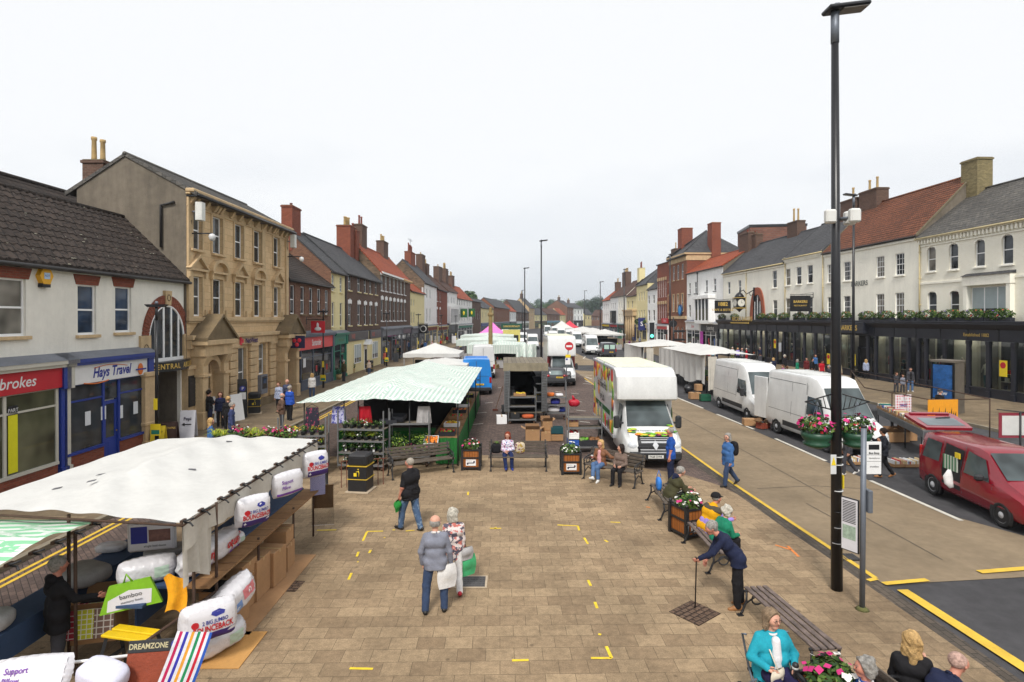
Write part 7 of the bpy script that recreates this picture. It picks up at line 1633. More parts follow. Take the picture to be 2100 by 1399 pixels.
crate(-2.85,20.35,.78,.5,.36,.2,UPVC,'white crate of oranges tilted at the front corner of the striped stall',[ORN],34,.045,tilt=R(38))
for i in range(7):crate(-2.4,21.3+i*1.7,.88,.6,.45,.16,(CRT,UPVC,CARD)[i%3],('crate of mixed fruit on the green-skirted counter, %s from the front'%('first second third fourth fifth sixth seventh'.split()[i])),[FRUIT[i%7],FRUIT[(i+2)%7]],22)
for i,x in enumerate((-4.35,-4.05)):crate(x,20.15+i*.25,1.52+i*.1,.56,.4,.14,CRT,('empty black tray lying flat on the wide plant trolley','empty black tray propped on the wide plant trolley')[i],yaw=.3-i*.5,tilt=R(16*i))
for i,(x,m,lb)in enumerate(((-6.95,M_spots('dark_print',C3(44,40,56),[C3(160,60,90)],9,.4),'dark floral trousers hanging at the left of the striped stall'),(-6.1,M_spots('blue_print',C3(196,196,226),[C3(90,90,170)],9,.48),'blue and white printed skirt hanging in the striped stall'),(-5.2,REDC,'red garment hanging in the striped stall'),(-3.1,GREYC,'grey shirt hanging at the front of the striped stall'))):
 b=MB();b.grid(lambda u,v:((u-.5)*(.42+.12*v),.05*math.sin(u*14)*v,-(1.05 if i==0 else .6)*v),14,6,m);b.tube([(-.2,0,0),(0,0,.12),(.2,0,0)],.008,TRIM,n=4);one(b,'garment',lb,'clothing',(x,20.25 if i else 20.0,2.1),(0,0,.1),'clothes hanging in the striped stall')
def trolley(x,y,yaw,w,d,h,shelves,label,m=GALV,base=True):
 t=thing('shelf_trolley',label,'trolley',(x,y,0),yaw,'tall wheeled display trolleys');b=MB()
 for sx in(-1,1):
  for sy in(-1,1):b.box(sx*w/2-.02,sx*w/2+.02,sy*d/2-.02,sy*d/2+.02,.14,h,m)
 b.build('frame',t)
 for z in shelves:b=MB();b.box(-w/2,w/2,-d/2,d/2,z,z+.02,m if m is not GALV else WOODG);b.box(-w/2,w/2,-d/2-.012,-d/2,z-.02,z+.05,m);b.build('shelf',t)
 for sx in(-1,1):
  for sy in(-1,1):b=MB();b.lathe([(.06,-.02),(.06,.02)],M('castor',C3(90,66,50),.7),(0,0,0),n=10);b.build('castor',t,(sx*(w/2-.08),sy*(d/2-.06),.07),(R(90),0,0))
 return t
PP=[]
BLKP=M('black_pot',C3(52,54,58),.6);YGR=[M('golden_grass',C3(206,206,60),.7,var=.2),M('lime_leaf',C3(150,180,60),.7,var=.2)]
def mkpot(kind,label):
 b=MB();b.lathe([(.05,0),(.065,.1),(.07,.11),(.06,.11),(.0,.1)],BLKP,n=10)
 if kind=='green':b.leaves((0,0,.17),(.1,.1,.1),46,.035,LEAFM,shell=.5)
 elif kind=='white':b.leaves((0,0,.16),(.1,.1,.08),34,.035,LEAFM,shell=.5);b.leaves((0,0,.2),(.09,.09,.06),12,.03,[FLW['white']],aspect=.9);b.box(-.03,.03,-.075,-.07,.02,.09,SIGNW)
 elif kind=='grass':
  for i in range(26):a=rnd.uniform(0,6.28);r=rnd.uniform(.1,.28);h_=rnd.uniform(.16,.34);b.tube([(0,0,.1),(r*.4*math.cos(a),r*.4*math.sin(a),h_),(r*math.cos(a),r*math.sin(a),h_*.8)],[.008,.007,.002],rnd.choice(YGR),n=4)
 elif kind=='bush':b.leaves((0,0,.42),(.2,.2,.36),170,.045,LEAFM+YGR[1:],shell=.6);b.leaves((0,0,.25),(.2,.2,.14),14,.04,[FLW['pink'],FLW['violet']],aspect=.9);b.lathe([(.1,0),(.13,.2),(.0,.2)],BLKP,n=10)
 elif kind=='flower':b.leaves((0,0,.2),(.17,.17,.14),80,.05,LEAFM,shell=.5);b.leaves((0,0,.3),(.17,.17,.13),22,.04,[FLW['red'],FLW['pink'],FLW['white']],aspect=.9)
 elif kind=='yellow':b.leaves((0,0,.17),(.1,.1,.1),40,.04,LEAFM+YGR,shell=.5);b.leaves((0,0,.22),(.1,.1,.07),12,.03,[FLW['yellow']],aspect=.9)
 return one(b,'potted_plant',label,'plant',group='potted plants on the trolleys')
POTS={}
def pots(x,y,yaw,w,d,z,kinds,n,label,rows=2):
 c,s=math.cos(yaw),math.sin(yaw)
 for i in range(n):
  for r in range(rows):
   k=kinds[(i+r)%len(kinds)];lx=(i+.5)/n*w-w/2;ly=(r+.5)/rows*d-d/2
   if k not in POTS:POTS[k]=mkpot(k,label);o=POTS[k]
   else:o=POTS[k].copy();COL.objects.link(o);o['label']=label
   o.location=(x+lx*c-ly*s,y+lx*s+ly*c,z);o.rotation_euler=(0,0,rnd.uniform(0,6));q=rnd.uniform(.9,1.25);o.scale=(q,q,q)
tw=trolley(-5.12,19.85,R(-6),1.6,.6,2.06,(.18,.6,1.0,1.4),'wide grey plant trolley right of the litter bin, under the striped roof')
for z,kd,lb in((.2,['white'],'bottom'),(.62,['white','green'],'second'),(1.02,['green','grass','white'],'third'),(1.42,['white','green','green'],'top')):pots(-5.12,19.85,R(-6),1.5,.5,z,kd,6,'small pot plant on the %s shelf of the trolley behind the litter bin'%lb)
trolley(-6.95,19.2,R(8),1.5,.6,1.95,(.18,.55,.95,1.3),'wide plant trolley left of the one behind the litter bin')
for z,kd,lb in((.2,['green'],'bottom'),(.57,['green','yellow'],'second'),(.97,['yellow','green'],'third'),(1.32,['green','yellow','green'],'top')):pots(-6.95,19.2,R(8),1.4,.5,z,kd,5,'pot plant on the %s shelf of the left-hand wide plant trolley'%lb)
trolley(-3.6,20.35,R(4),1.35,.6,1.95,(.35,1.5),'plant trolley with bushes right behind the curved iron bench');pots(-3.6,20.35,R(4),1.25,.5,.38,['bush','bush','flower'],5,'tall bushy pot plant behind the curved iron bench')
trolley(-8.35,17.6,R(2),1.7,.6,1.62,(.4,1.45),'plant trolley just beyond the white canvas roof');pots(-8.35,17.6,R(2),1.6,.5,1.48,['grass','grass','green','flower'],6,'yellow grass or flower pot beyond the white canvas roof')
trolley(-7.3,18.1,R(10),.9,.6,1.5,(.4,1.3),'short plant trolley of red and white flowers beyond the white roof');pots(-7.3,18.1,R(10),.9,.5,1.33,['flower'],4,'red, pink or white geranium beyond the white canvas roof')
# ---- stalls further along
def gazebo(label,x,y,w,z,rise,m,d=None,val=.3,yaw=0.,poles=True,stripe=False):
 d=d or w;t=thing('market_stall',label,'market stall',(x,y,0),yaw,'canopied market stalls');b=MB();n=12
 def fn(u,v):q=min(1-abs(2*u-1),1-abs(2*v-1));return(w*(u-.5),d*(v-.5),z+rise*q**1.25+.02*math.sin(u*19)*math.sin(v*23))
 b.grid(fn,n,n,m)
 for(a,c)in(((-1,-1),(1,-1)),((1,-1),(1,1)),((1,1),(-1,1)),((-1,1),(-1,-1))):
  b.grid(lambda u,v,a=a,c=c:((a[0]+(c[0]-a[0])*u)*w/2,(a[1]+(c[1]-a[1])*u)*d/2,z-val*v-.03*math.sin(u*18)*v),12,2,m)
 b.build('canopy',t)
 for sx in(-1,1):
  for sy in(-1,1):pole(t,sx*(w/2-.08),sy*(d/2-.08),0,z,GALV,.03)
 b=MB();b.box(-w*.42,w*.42,-d*.4,-d*.3,.0,.85,GREYC);b.box(-w*.42,w*.42,d*.3,d*.42,0,1.7,TRIM)
 for i in range(14):b.box(-w*.4+i*w*.057,-w*.4+i*w*.057+.12,-d*.39,-d*.32,.85,.85+rnd.uniform(.06,.3),rnd.choice(FRUIT+CL))
 b.build('counter',t);return t
gazebo('white pyramid canopy left of the bright blue van',-6.3,47,4.4,2.45,.75,CANV);gazebo('white flat canopy between the striped roof and the blue van',-4.6,39.5,3.4,2.2,.3,CANV,5)
gazebo('pale green striped canopy just beyond the stone column',xat(1020,62),63,6.2,2.45,.4,STRP,7,.9);gazebo('pale green striped canopy behind the nearer striped one',xat(1000,74),75,7.5,2.5,.45,STRP,8,.7);gazebo('pale green striped canopy farthest of the striped group',xat(1000,88),90,8,2.6,.4,STRP,8,.5)
t=thing('striped_sheet','loose striped sheet tied down in folds behind the trailer roof','sheet',(0,0,0));a_,c_2=(xat(1058,57),57),(xat(1100,58),58);drape(t,a_,c_2,2.6,.9,STRP,'cloth',3,.25,(0,-1),.35,.6)
gazebo('bright pink pointed gazebo beyond the stone column',xat(1010,108),108,4.8,2.5,2.0,M('pink_canvas',C3(240,130,206),.7),val=.6)
gazebo('small red pointed gazebo in the distance',xat(1168,170),170,5,2.6,2.0,M('red_canvas',C3(226,60,80),.7));gazebo('white pointed gazebo in the distance beside the red one',xat(1152,155),155,6,2.6,2.0,CANV)
for i,(px,D,w,lb)in enumerate(((1196,128,8,'white canopy left of the tan stall roof in the far lane'),(1215,112,8,'broad white canopy above the older white van'),(1240,98,6,'white canopy with drooping corner by the far kerb'))):gazebo(lb,xat(px,D),D,w,2.6,.8,CANV,val=.25)
t=thing('food_trailer','dark green catering trailer with gold lettering beyond the striped stalls','trailer',(xat(1049,100),100,0));b=MB();b.box(-1.5,1.5,0,2.2,.5,3.2,M('trailer_cream',C3(226,214,120),.5));b.box(-1.2,1.2,-.02,0,1.2,2.3,INSHADE);b.build('body',t);b=MB();b.box(-1.8,1.8,-.1,0,3.3,4.3,flatc('bottle_green',C3(22,78,62)),.03);b.text('CARRICKS SPECIALITY',.42,GOLD,(0,-.11,3.8),bold=.02,squeeze=.7);b.build('sign_board',t);wheel(t,-1.0,-.05,.3);wheel(t,1.0,-.05,.3)
# ---- white-curtained stalls by the right kerb
for nm,(xa,ya),(xb,yb),x1,z,lb in(('near',(13.0,38.7),(12.5,49.0),16.6,2.72,'long white-curtained stall behind the roadside vans'),('far',(11.4,49.6),(11.0,56.5),17.0,2.72,'white-curtained stall farther along, with an open gap')):
 t=thing('market_stall',lb,'market stall',(0,0,0),0,'white curtained stalls');canopy(t,(xa+xb)/2-.1,x1,ya,yb,z,.5,CANV,'y',.15,.08,24,24,wave=.03)
 drape(t,(xa,ya),(xb,yb),z,.75 if nm=='near' else 1.0,CANV,'side_curtain',9,.07,(-1,0),.12)
 if nm=='far':drape(t,(xa-.2,ya+.2),(xa-.2,ya+1.5),z,.8,CANV,'side_curtain',2,.05,(0,-1));
 drape(t,(xa+.2,ya),(xa+.8,ya),z-.1,.3,CANVD,'side_curtain',2,.04,(0,-1))
 for y in(ya+.1,(ya+yb)/2,yb-.1):
  for x in(xa+.15,x1-.1):pole(t,x,y,0,z,TRIM)
 b=MB();b.box(xa+.5,xa+1.4,ya+.3,yb-.3,.75,.82,WOODG)
 for y in np.arange(ya+.5,yb-.4,.9):b.tube([(xa+.6,y,0),(xa+.6,y,.75)],.025,TRIM,n=5);b.box(xa+.7,xa+1.3,y,y+.5,.82,rnd.uniform(1,1.5),rnd.choice(CL+FRUIT))
 b.build('table',t)
for(px,py,m,lb)in((1412,806,'bag','black rubbish bag under the white stall curtain'),(1437,800,'bag','black rubbish bag behind the stacked cartons')):
 g=G(px,py);b=MB();puff(b,(0,0,.28),(.7,.6,.6),M('bin_bag',C3(36,36,40),.3,bump=1.,bscale=12),.8,noise=.1);b.tube([(0,0,.52),(.05,0,.68)],[.08,.03],BLK,n=6);one(b,'rubbish_bag',lb,'bag',g,(0,0,px),'rubbish bags by the white stall')
for px,py,dz,lb in((1420,818,0,'carton on the road by the white stall, left of two'),(1429,818,0,'carton on the road by the white stall, right of two'),(1432,814,.42,'carton on top of two others by the white stall')):g=G(px,py);cbox(g.x,g.y,dz,.4,.4,.42,.1,lb)
for i in range(2):g=G(1446,822);crate(g.x,g.y,i*.2,.62,.42,.2,flatc('green_crate',C3(30,96,70)),('lower','upper')[i]+' green plastic crate beside the second roadside van')
g=G(1537,872);cbox(g.x,g.y,0,.6,.42,.32,-.1,'brown banana box by the open van door');g=G(1565,878);cbox(g.x,g.y,0,.55,.4,.28,.5,'open red-sided carton by the rear wheel of the nearer van',True,M('red_carton',C3(150,70,50),.8))
# ---- roll cages, cartons and crates round the open trailer
A_=G(1070,868);trolley(A_.x,A_.y+.1,R(3),1.35,.7,1.75,(.2,.85,1.3),'steel roll cage with bananas, in front of the open trailer');crate(A_.x-.1,A_.y+.1,1.34,.6,.42,.14,CARD,'carton of bananas on the roll cage',[FLW['yellow']],18,.05)
b=MB();puff(b,(0,0,0),(.6,.4,.22),M('orange_net',C3(206,96,50),.7,var=.2,bump=.6),.7);one(b,'vegetable_sack','orange net sack of carrots on the bottom of the roll cage','sack',(A_.x+.3,A_.y+.05,.34),(0,0,.2));cbox(A_.x-.35,A_.y+.1,.23,.45,.4,.3,.1,'black carton beside the orange sack',False,TRIM);cbox(A_.x-1.0,A_.y-.1,0,.5,.35,.42,.1,'white carton lying open on the setts left of the roll cage',False,UPVC)
B_=G(1140,862);trolley(B_.x,B_.y+.4,R(-4),1.1,.7,1.95,(.35,.75,1.15),'steel roll cage of bags and tools right of the trailer doors')
for dx,z,w,h,m,lb in((-.25,1.17,.4,.2,ORG,'orange bag on the upper cage shelf'),(.2,1.17,.4,.15,TRN,'white folded sheet on the upper cage shelf'),(0,.77,.5,.3,BLUT,'blue and white carton on the middle cage shelf'),(-.1,.37,.7,.3,TRN,'white printed sack on the lower cage shelf'),(.35,.37,.35,.25,flatc('royal_blue_bag',C3(30,50,130)),'royal blue bag on the lower cage shelf')):
 b=MB();puff(b,(0,0,h/2),(w,.4,h),m,.55);one(b,'stall_bag',lb,'bag',(B_.x+dx,B_.y+.4,z),(0,0,rnd.uniform(-.3,.3)),'odds and ends on the roll cages')
g=G(1177,852);b=MB();puff(b,(0,0,.22),(.6,.45,.4),M('red_net',C3(196,24,50),.5,bump=.6),.8,noise=.08);b.tube([(0,0,.4),(-.08,0,.62)],[.1,.04],M('red_net',()),n=6);one(b,'vegetable_sack','bright red net sack hanging at the side of the right-hand cage','sack',(g.x,g.y,.45))
g=G(1102,845);b=MB();puff(b,(0,0,.5),(.6,.45,1.0),flatc('navy_tarp',C3(28,36,90)),.6,noise=.07);one(b,'tarpaulin','dark blue tarpaulin bundle between the two roll cages','sheet',(g.x,g.y,0))
C_=G(1197,925);trolley(C_.x,C_.y,R(2),1.3,.65,1.9,(.2,.95,1.3),'empty-topped roll cage standing by the side of the fruit truck')
for i,(dx,z,m,fl,lb)in enumerate(((-.42,.5,UPVC,[FLW['red'],FLW['white']],'flag-printed crate of fruit on the roll cage'),(0,.22,CRT,VEG,'black crate of green vegetables on the roll cage'),(.42,.22,CRT,[M('potato',C3(150,104,64),.8)],'black crate of potatoes on the roll cage'),(-.42,.22,flatc('blue_carton',C3(40,90,180)),None,'blue carton under the flag-printed crate'),(-.45,.98,CARD,[FRUIT[5]],'small wooden crate on the middle shelf of the roll cage'))):crate(C_.x+dx,C_.y,z,.42,.5,.26,m,lb,fl,16,.07)
for px,py,z,w,h,op,lb in((1092,903,0,.6,.5,1,'wide cardboard box open on the setts behind the middle bench'),(1119,903,0,.42,.38,0,'lower cardboard box stacked behind the middle bench'),(1121,900,.39,.42,.4,1,'open cardboard box stacked on another behind the middle bench')):g=G(px,py);cbox(g.x,g.y,z,w,.42,h,.08*(px%3),lb,bool(op))
g=G(1142,903)
for i in range(2):crate(g.x,g.y,i*.3,.5,.36,.28,(CARD,flatc('teal_crate',C3(24,76,84)))[i],('tan crate under a teal one','teal crate on a tan one')[i]+' behind the planter',[ORN]if i==0 else None,10)
g=G(1016,842);b=MB();b.bar((0,0,.05),(.42,.3,1.35),.028,.028,M('broom_stick',C3(110,84,66),.7));b.box(-.16,.14,-.06,.06,0,.09,M('broom_head',C3(96,52,40),.9));one(b,'broom','brown broom leaning on the left side of the market trailer','broom',g)
# ---- book stall, bare frame and red-edged cloth by the right pavement
def books(x,y,z,w,d,yaw,label,n=22,boxm=CARD):
 b=MB();b.box(-w/2,w/2,-d/2,d/2,0,.1,boxm);x_=-w/2+.02;PG=[flatc('page_cream',C3(222,200,156)),flatc('page_tan',C3(196,170,124)),SIGNW,SRED,HB,TEAL,PURB]
 while x_<w/2-.06:t_=rnd.uniform(.02,.05);b.box(x_,x_+t_,-d/2+.02,d/2-.02,.1,.1+rnd.uniform(.07,.15),rnd.choice(PG[:3]*2+PG));x_+=t_+.003
 return one(b,'book_box',label,'box of books',(x,y,z),(0,0,yaw),'boxes of second-hand books')
ta,tb_=P(1797,832,26.5),P(1893,872,21.2);t=thing('book_table','long grey table of second-hand books beside the dark red car','table',(0,0,0));ta.z=tb_.z=1.0;d_=(tb_-ta).normalized();n_=V3((d_.y,-d_.x,0))*-1 if d_.x>0 else V3((d_.y,-d_.x,0));n_=V3((.97,.25,0))
b=MB();b.prism([ta,tb_,tb_+n_*1.0,ta+n_*1.0],(0,0,.06),GALV);b.prism([ta,tb_,tb_+V3((0,0,-.2)),ta+V3((0,0,-.2))],tuple(n_*.03),GALV);b.build('table_top',t)
for f in(.03,.35,.65,.97):
 for k in(.05,.9):q=ta.lerp(tb_,f)+n_*k;b=MB();b.tube([(q.x,q.y,0),(q.x,q.y,1.0)],.025,TRIM,n=6);b.build('leg',t)
yw=math.atan2(d_.y,d_.x)
for i in range(6):q=ta.lerp(tb_,(i+.5)/6)+n_*.35;books(q.x,q.y,1.07,.8,.5,yw,'tray of upright paperbacks on the grey table, number along it: '+'one two three four five six'.split()[i])
for i,(px,py)in enumerate(((1752,950),(1845,955),(1868,955))):g=G(px,py);books(g.x,g.y,0,.75,.45,.05,('box of books on the road behind the tall black lamp post','box of books on the road left of two beside the red car','box of books on the road right of two beside the red car')[i])
for i,(px,py)in enumerate(((1822,905),(1846,905),(1862,902))):g=G(px,py);cbox(g.x,g.y,0,.5,.45,.42,0,('left','middle','right')[i]+' brown carton under the book table',True)
t=thing('bare_market_stall','bare rusty steel stall frame on the right-hand parking bay','stall frame',(0,0,0));b=MB();Fp=[P(1773,795,27),P(1908,820,23.6),P(2030,818,23.8),P(1745,760,36)]
for a,c in((0,1),(1,2),(2,3),(0,3)):b.tube([Fp[a],Fp[c]],.025,RUST,n=6)
for q in Fp[1:3]+[Fp[0].lerp(Fp[1],.45),Fp[2].lerp(Fp[3],.5),Fp[3]]:b.tube([(q.x,q.y,0),q],.025,RUST,n=6)
b.build('rails',t);q=Fp[0].lerp(Fp[1],.62)
b=MB();b.box(-.4,.4,-.01,.01,-.85,0,M_check('sale_print',C3(206,40,70),C3(236,226,230),.12,.5));b.text('SALE',.28,SIGNW,(0,-.014,-.2),bold=.03);b.text('SALE',.16,BLUT,(0,-.014,-.45),bold=.03);b.text('SALE',.28,SIGNW,(0,-.014,-.66),bold=.03);one(b,'sale_banner','red and white sale cloth hanging from the bare stall frame','banner',q,(0,0,R(10)))
q=Fp[1].lerp(Fp[2],.2);b=MB();b.box(-.65,.65,-.012,.012,-.75,0,flatc('banner_amber',C3(240,160,30)))
for i in range(12):b.prism([(-.5+i*.09,-.014,-.7),(-.42+i*.09,-.014,-.7),(-.46+i*.09+.03,-.014,-.3-.2*abs(math.sin(i*2.1)))],(0,-.004,0),BLK)
one(b,'picture_banner','amber banner with black silhouettes on the bare stall frame','banner',q+V3((0,-.03,0)),(0,0,R(4)))
q=P(2090,872,19.5);t=thing('cloth_frame','white cloth with dark red border hung on a pole at the right edge','banner',(q.x,q.y,0));b=MB();b.box(-.7,.75,-.02,.0,1.15,2.0,M('maroon_cloth',C3(140,44,60),.8));b.box(-.6,.65,-.03,-.021,1.24,1.9,CANV);b.build('cloth',t);b=MB();b.tube([(0,-.05,0),(0,-.05,2.05)],.03,TRIM,n=8);b.tube([(-.8,-.05,2.12),(.8,-.05,1.95)],.02,TRIM,n=6);b.build('frame',t)
# ================================================================ STREET FURNITURE
IRN=M('black_cast_iron',C3(34,34,37),.5,var=.15,scale=6);SLAT=M('weathered_bench_slat',C3(94,84,74),.85,var=.3,scale=4,bump=.5,bscale=25)
PEEL=M('peeling_bench_slat',C3(112,98,92),.85,var=.5,scale=7,bump=.5,bscale=25)
def bench(px,py,yaw,w,label,back=True,slat=None,loc=None,n=4):
 slat=slat or SLAT;g=V3(loc)if loc else G(px,py);t=thing('bench',label,'bench',(g.x,g.y,0),yaw,'iron and timber benches')
 for i in range(n):b=MB();y=-.22+i*.46/n;b.box(-w/2,w/2,y,y+.46/n-.034,.43,.465,slat,.006);b.build('seat_slat',t)
 if back:
  for i in range(4):b=MB();z=.52+i*.1;b.box(-w/2,w/2,.245+i*.03,.275+i*.03,z,z+.082,slat,.006);b.build('back_slat',t)
 for sx in(-1,1):
  x=sx*(w/2-.08);b=MB();T_=lambda p,r=.022:b.tube(p,r,IRN,n=6)
  T_([(x,-.24,.42),(x,-.2,.25),(x,-.26,.06),(x,-.3,.015)]);T_([(x,.2,.42),(x,.2,.25),(x,.28,.06),(x,.32,.015)]);T_([(x,-.24,.42),(x,.24,.42)],.025);T_([(x,-.22,.2),(x,0,.33),(x,.22,.2)],.016)
  for yy in(-.3,.32):b.box(x-.04,x+.04,yy-.05,yy+.05,0,.02,IRN)
  if back:
   T_([(x,.22,.42),(x,.29,.65),(x,.36,.95)]);T_([(x,.3,.7),(x,.05,.7),(x,-.2,.66),(x,-.28,.6),(x,-.26,.54),(x,-.22,.58)]);T_([(x,-.22,.42),(x,-.26,.56)]);T_([(x+0,.12*math.cos(a),.55+.08*math.sin(a))for a in np.linspace(0,2*PI,10)],.014)
  else:T_([(x,.1*math.cos(a),.26+.09*math.sin(a))for a in np.linspace(0,2*PI,12)],.016)
  b.build('bench_end',t)
 return t
bench(864,972,R(27),2.25,'curved-end iron bench with back behind the man in black, before the plants');bench(1063,962,0,2.05,'backed iron bench in the middle with one woman at its left end');bench(1256,987,R(-38),1.95,'backed iron bench in front of the truck where two women sit')
bench(0,0,R(88),1.8,'backless bench under the man in the olive jacket',False,None,(4.15,15.6,0));bench(0,0,R(91),1.75,'backless bench with worn slats under the couple in yellow and green',False,PEEL,(4.3,12.5,0));bench(0,0,R(97),1.95,'empty backless bench with badly peeling slats',False,PEEL,(4.42,9.2,0));bench(0,0,R(100),1.5,'bench in the bottom right corner, its slats hidden by sitters',True,None,(4.95,6.55,0))
OAK=MB_brick('varnished_boards',C3(168,102,48),C3(150,88,40),C3(70,42,24),.09,2.,.006,.55,.15,bump=.3)
def planter(x,y,yaw,label,cols,signs=(0,)):
 t=thing('planter',label,'planter',(x,y,0),yaw,'square wooden flower planters');s=.3
 b=MB();b.box(-s,s,-s,s,.1,.66,OAK);b.build('box',t);b=MB()
 for sx in(-1,1):
  for sy in(-1,1):b.box(sx*s-.04,sx*s+.04,sy*s-.04,sy*s+.04,0,.74,IRN);b.ball((sx*s,sy*s,.78),.042,IRN,10,8)
 for z in(.06,.4,.66):b.box(-s-.02,s+.02,-s-.025,-s+.02,z,z+.05,IRN);b.box(-s-.02,s+.02,s-.02,s+.025,z,z+.05,IRN);b.box(-s-.025,-s+.02,-s+.02,s-.02,z,z+.05,IRN);b.box(s-.02,s+.025,-s+.02,s-.02,z,z+.05,IRN)
 b.build('iron_frame',t)
 for k in signs:
  b=MB();b.T=Matrix.Rotation(R(-90*k),4,'Z');b.box(-.17,.17,-s-.016,-s-.003,.16,.37,SIGNW);b.box(-.12,.12,-s-.02,-s-.016,.24,.27,NVY);b.ball((-.11,-s-.017,.23),.03,NVY,8,5,(1,.1,1.3));b.ball((.11,-s-.017,.29),.03,NVY,8,5,(1,.1,1.3));b.text('Welcome to',.035,NVY,(-.06,-s-.018,.33));b.build('plaque',t)
 b=MB();b.leaves((0,0,.78),(.33,.33,.2),520,.05,LEAFM,shell=.6);b.leaves((0,0,.84),(.33,.33,.2),46,.045,[FLW[c]for c in cols],shell=.2,aspect=.95,up=.8);b.build('flowers',t);return t
for px,py,yw,cs,lb in((967,960,0,('pink','white','red'),'wooden planter of mixed petunias between the curved bench and the middle bench'),(1170,969,0,('white',),'wooden planter of white flowers between the middle bench and the two women'),(1412,1095,R(22),('white','pink','white'),'wooden planter of white and magenta flowers beside the man in the yellow gilet')):g=G(px,py);planter(g.x,g.y,yw,lb,cs,(0,3)if yw else(0,))
planter(3.95,7.05,R(8),'wooden planter of white and magenta flowers by the woman in turquoise',('white','pink'),())
def bin_(g,label,yaw,base=0.):
 t=thing('litter_bin',label,'litter bin',(g.x,g.y,base),yaw,'black litter bins');b=MB();b.box(-.29,.29,-.29,.29,.05,.78,IRN,.02);b.build('body',t);b=MB();b.box(-.3,.3,-.3,.3,.8,1.14,IRN,.05);b.box(-.2,.2,-.306,-.3,.88,1.03,INSHADE,.01);b.box(.3,.306,-.2,.2,.88,1.03,INSHADE,.01);b.build('hood',t)
 b=MB()
 for z in(.4,.79):b.box(-.31,.31,-.31,.31,z,z+.02,flatc('bin_gold',C3(214,180,60)))
 b.box(-.1,-.01,-.296,-.29,.5,.6,WARN);b.tube([(.06,-.294,.5),(.07,-.294,.6),(.05,-.294,.67)],[.03,.035,.02],WARN,n=6,flat=.3);b.ball((.04,-.294,.71),.022,WARN,8,5,(1,.2,1));b.tube([(.05,-.294,.65),(-.03,-.294,.63)],.012,WARN,n=5);b.build('gold_markings',t);b=MB();b.box(-.36,.36,-.36,.36,0,.05,CONC,.01);b.build('plinth',t)
bin_(G(740,1006),'black litter bin with gold bands standing on the plaza',R(-8));g=G(522,848,.11);bin_(g,'wide black litter bin on the pavement by the stone bank',R(20),.11);g=G(758,764,.11);bin_(g,'black litter bin under the pub window far along the left pavement',0,.11)
g=G(668,1004);b=MB();b.lathe([(.11,0),(.11,.08),(.075,.1),(.07,.75),(.09,.77),(.09,.82),(.06,.86),(.07,.9),(.05,.96),(0,.98)],IRN,n=14);one(b,'bollard','black iron bollard left of the litter bin on the plaza','bollard',g)
for px,py,lb in((714,997,'rusty tubular stand left of the litter bin'),(778,992,'rusty tubular stand right of the litter bin')):
 g=G(px,py);b=MB();RS=M('brown_rust',C3(110,60,40),.8,var=.2)
 for i in range(3):x=-.2+i*.16;b.tube([(x,-.12,0),(x,0,.02),(x,0,.78),(x+.1,.05,.78)],.014,RS,n=5)
 b.tube([(-.2,0,.78),(.24,.05,.78)],.014,RS,n=5);one(b,'rusty_stand',lb,'stand',g,(0,0,.3))
STK=flatc('sticker_white',C3(224,226,226));GALT=M('grey_tube',C3(120,126,136),.5,metal=.4,var=.12)
def lamp(x,y,h,label,r=.1,lean=0.,arm=1,base=0.,kind='tall',group='street lamps'):
 t=thing('street_lamp',label,'street lamp',(x,y,base),0,group);b=MB();lx=lambda z:-lean*(h-z)*0-lean*z
 b.tube([(0,0,0),(lx(h*.5),0,h*.5),(lx(h),0,h-.6)],[r,r*.8,r*.62],BLK,n=14);b.tube([(lx(h),0,h-.6),(lx(h),0,h)],r*.7,GALT if kind=='tall' else BLK,n=12);b.build('pole',t);b=MB();s_=r/.1
 if kind=='tall':b.T=Matrix.Translation((lx(h),0,h))@Matrix.Rotation(R(-7*arm),4,'Y');b.box(-.18*arm,.62*arm,-.17,.17,0,.09,BLK,.03);b.box(.1*arm,.58*arm,-.14,.14,-.012,.001,M('lamp_underside',C3(120,116,110),.4));b.box(-.02,.1,-.06,.06,.09,.15,GALT,.02)
 else:b.T=Matrix.Translation((0,0,h));b.prism([(-.42,-.12,.02),(.42,-.12,.02),(.3,-.12,-.09),(-.3,-.12,-.09)],(0,.24,0),BLK);b.ball((0,0,.08),.07,GALT,8,6)
 b.build('lamp_head',t,sharp=40);return t
BL_=G(1716,1209);t=lamp(BL_.x,BL_.y,11.05,'very tall black lamp post in front of the cream shops, carrying two flower baskets',.105,.006)
b=MB()
for x,y in((-.3,-.1),(.1,-.2),(.18,.1)):b.box(x,x+.2,y-.07,y+.07,7.0,7.26,flatc('antenna_white',C3(228,228,224)),.03);b.tube([(0,0,7.1),(x+.15,y,7.1)],.03,GALT,n=6)
b.build('antenna_box',t);b=MB()
for z,c in((1.2,STK),(1.5,IRN),(1.9,STK),(2.4,STK),(2.55,STK),(.9,STK)):b.tube([(0,0,z),(.0,0,z+.015)],.107,c,n=14)
b.box(.08,.11,-.05,.05,1.95,2.2,WARN);b.box(-.2,-.09,-.14,-.13,2.25,2.62,STK,.01);b.prism([(-.19,-.142,2.42),(-.1,-.142,2.42),(-.145,-.142,2.58)],(0,-.003,0),WARN);b.build('sticker',t)
BASK=M('dark_green_plastic',C3(28,74,50),.45)
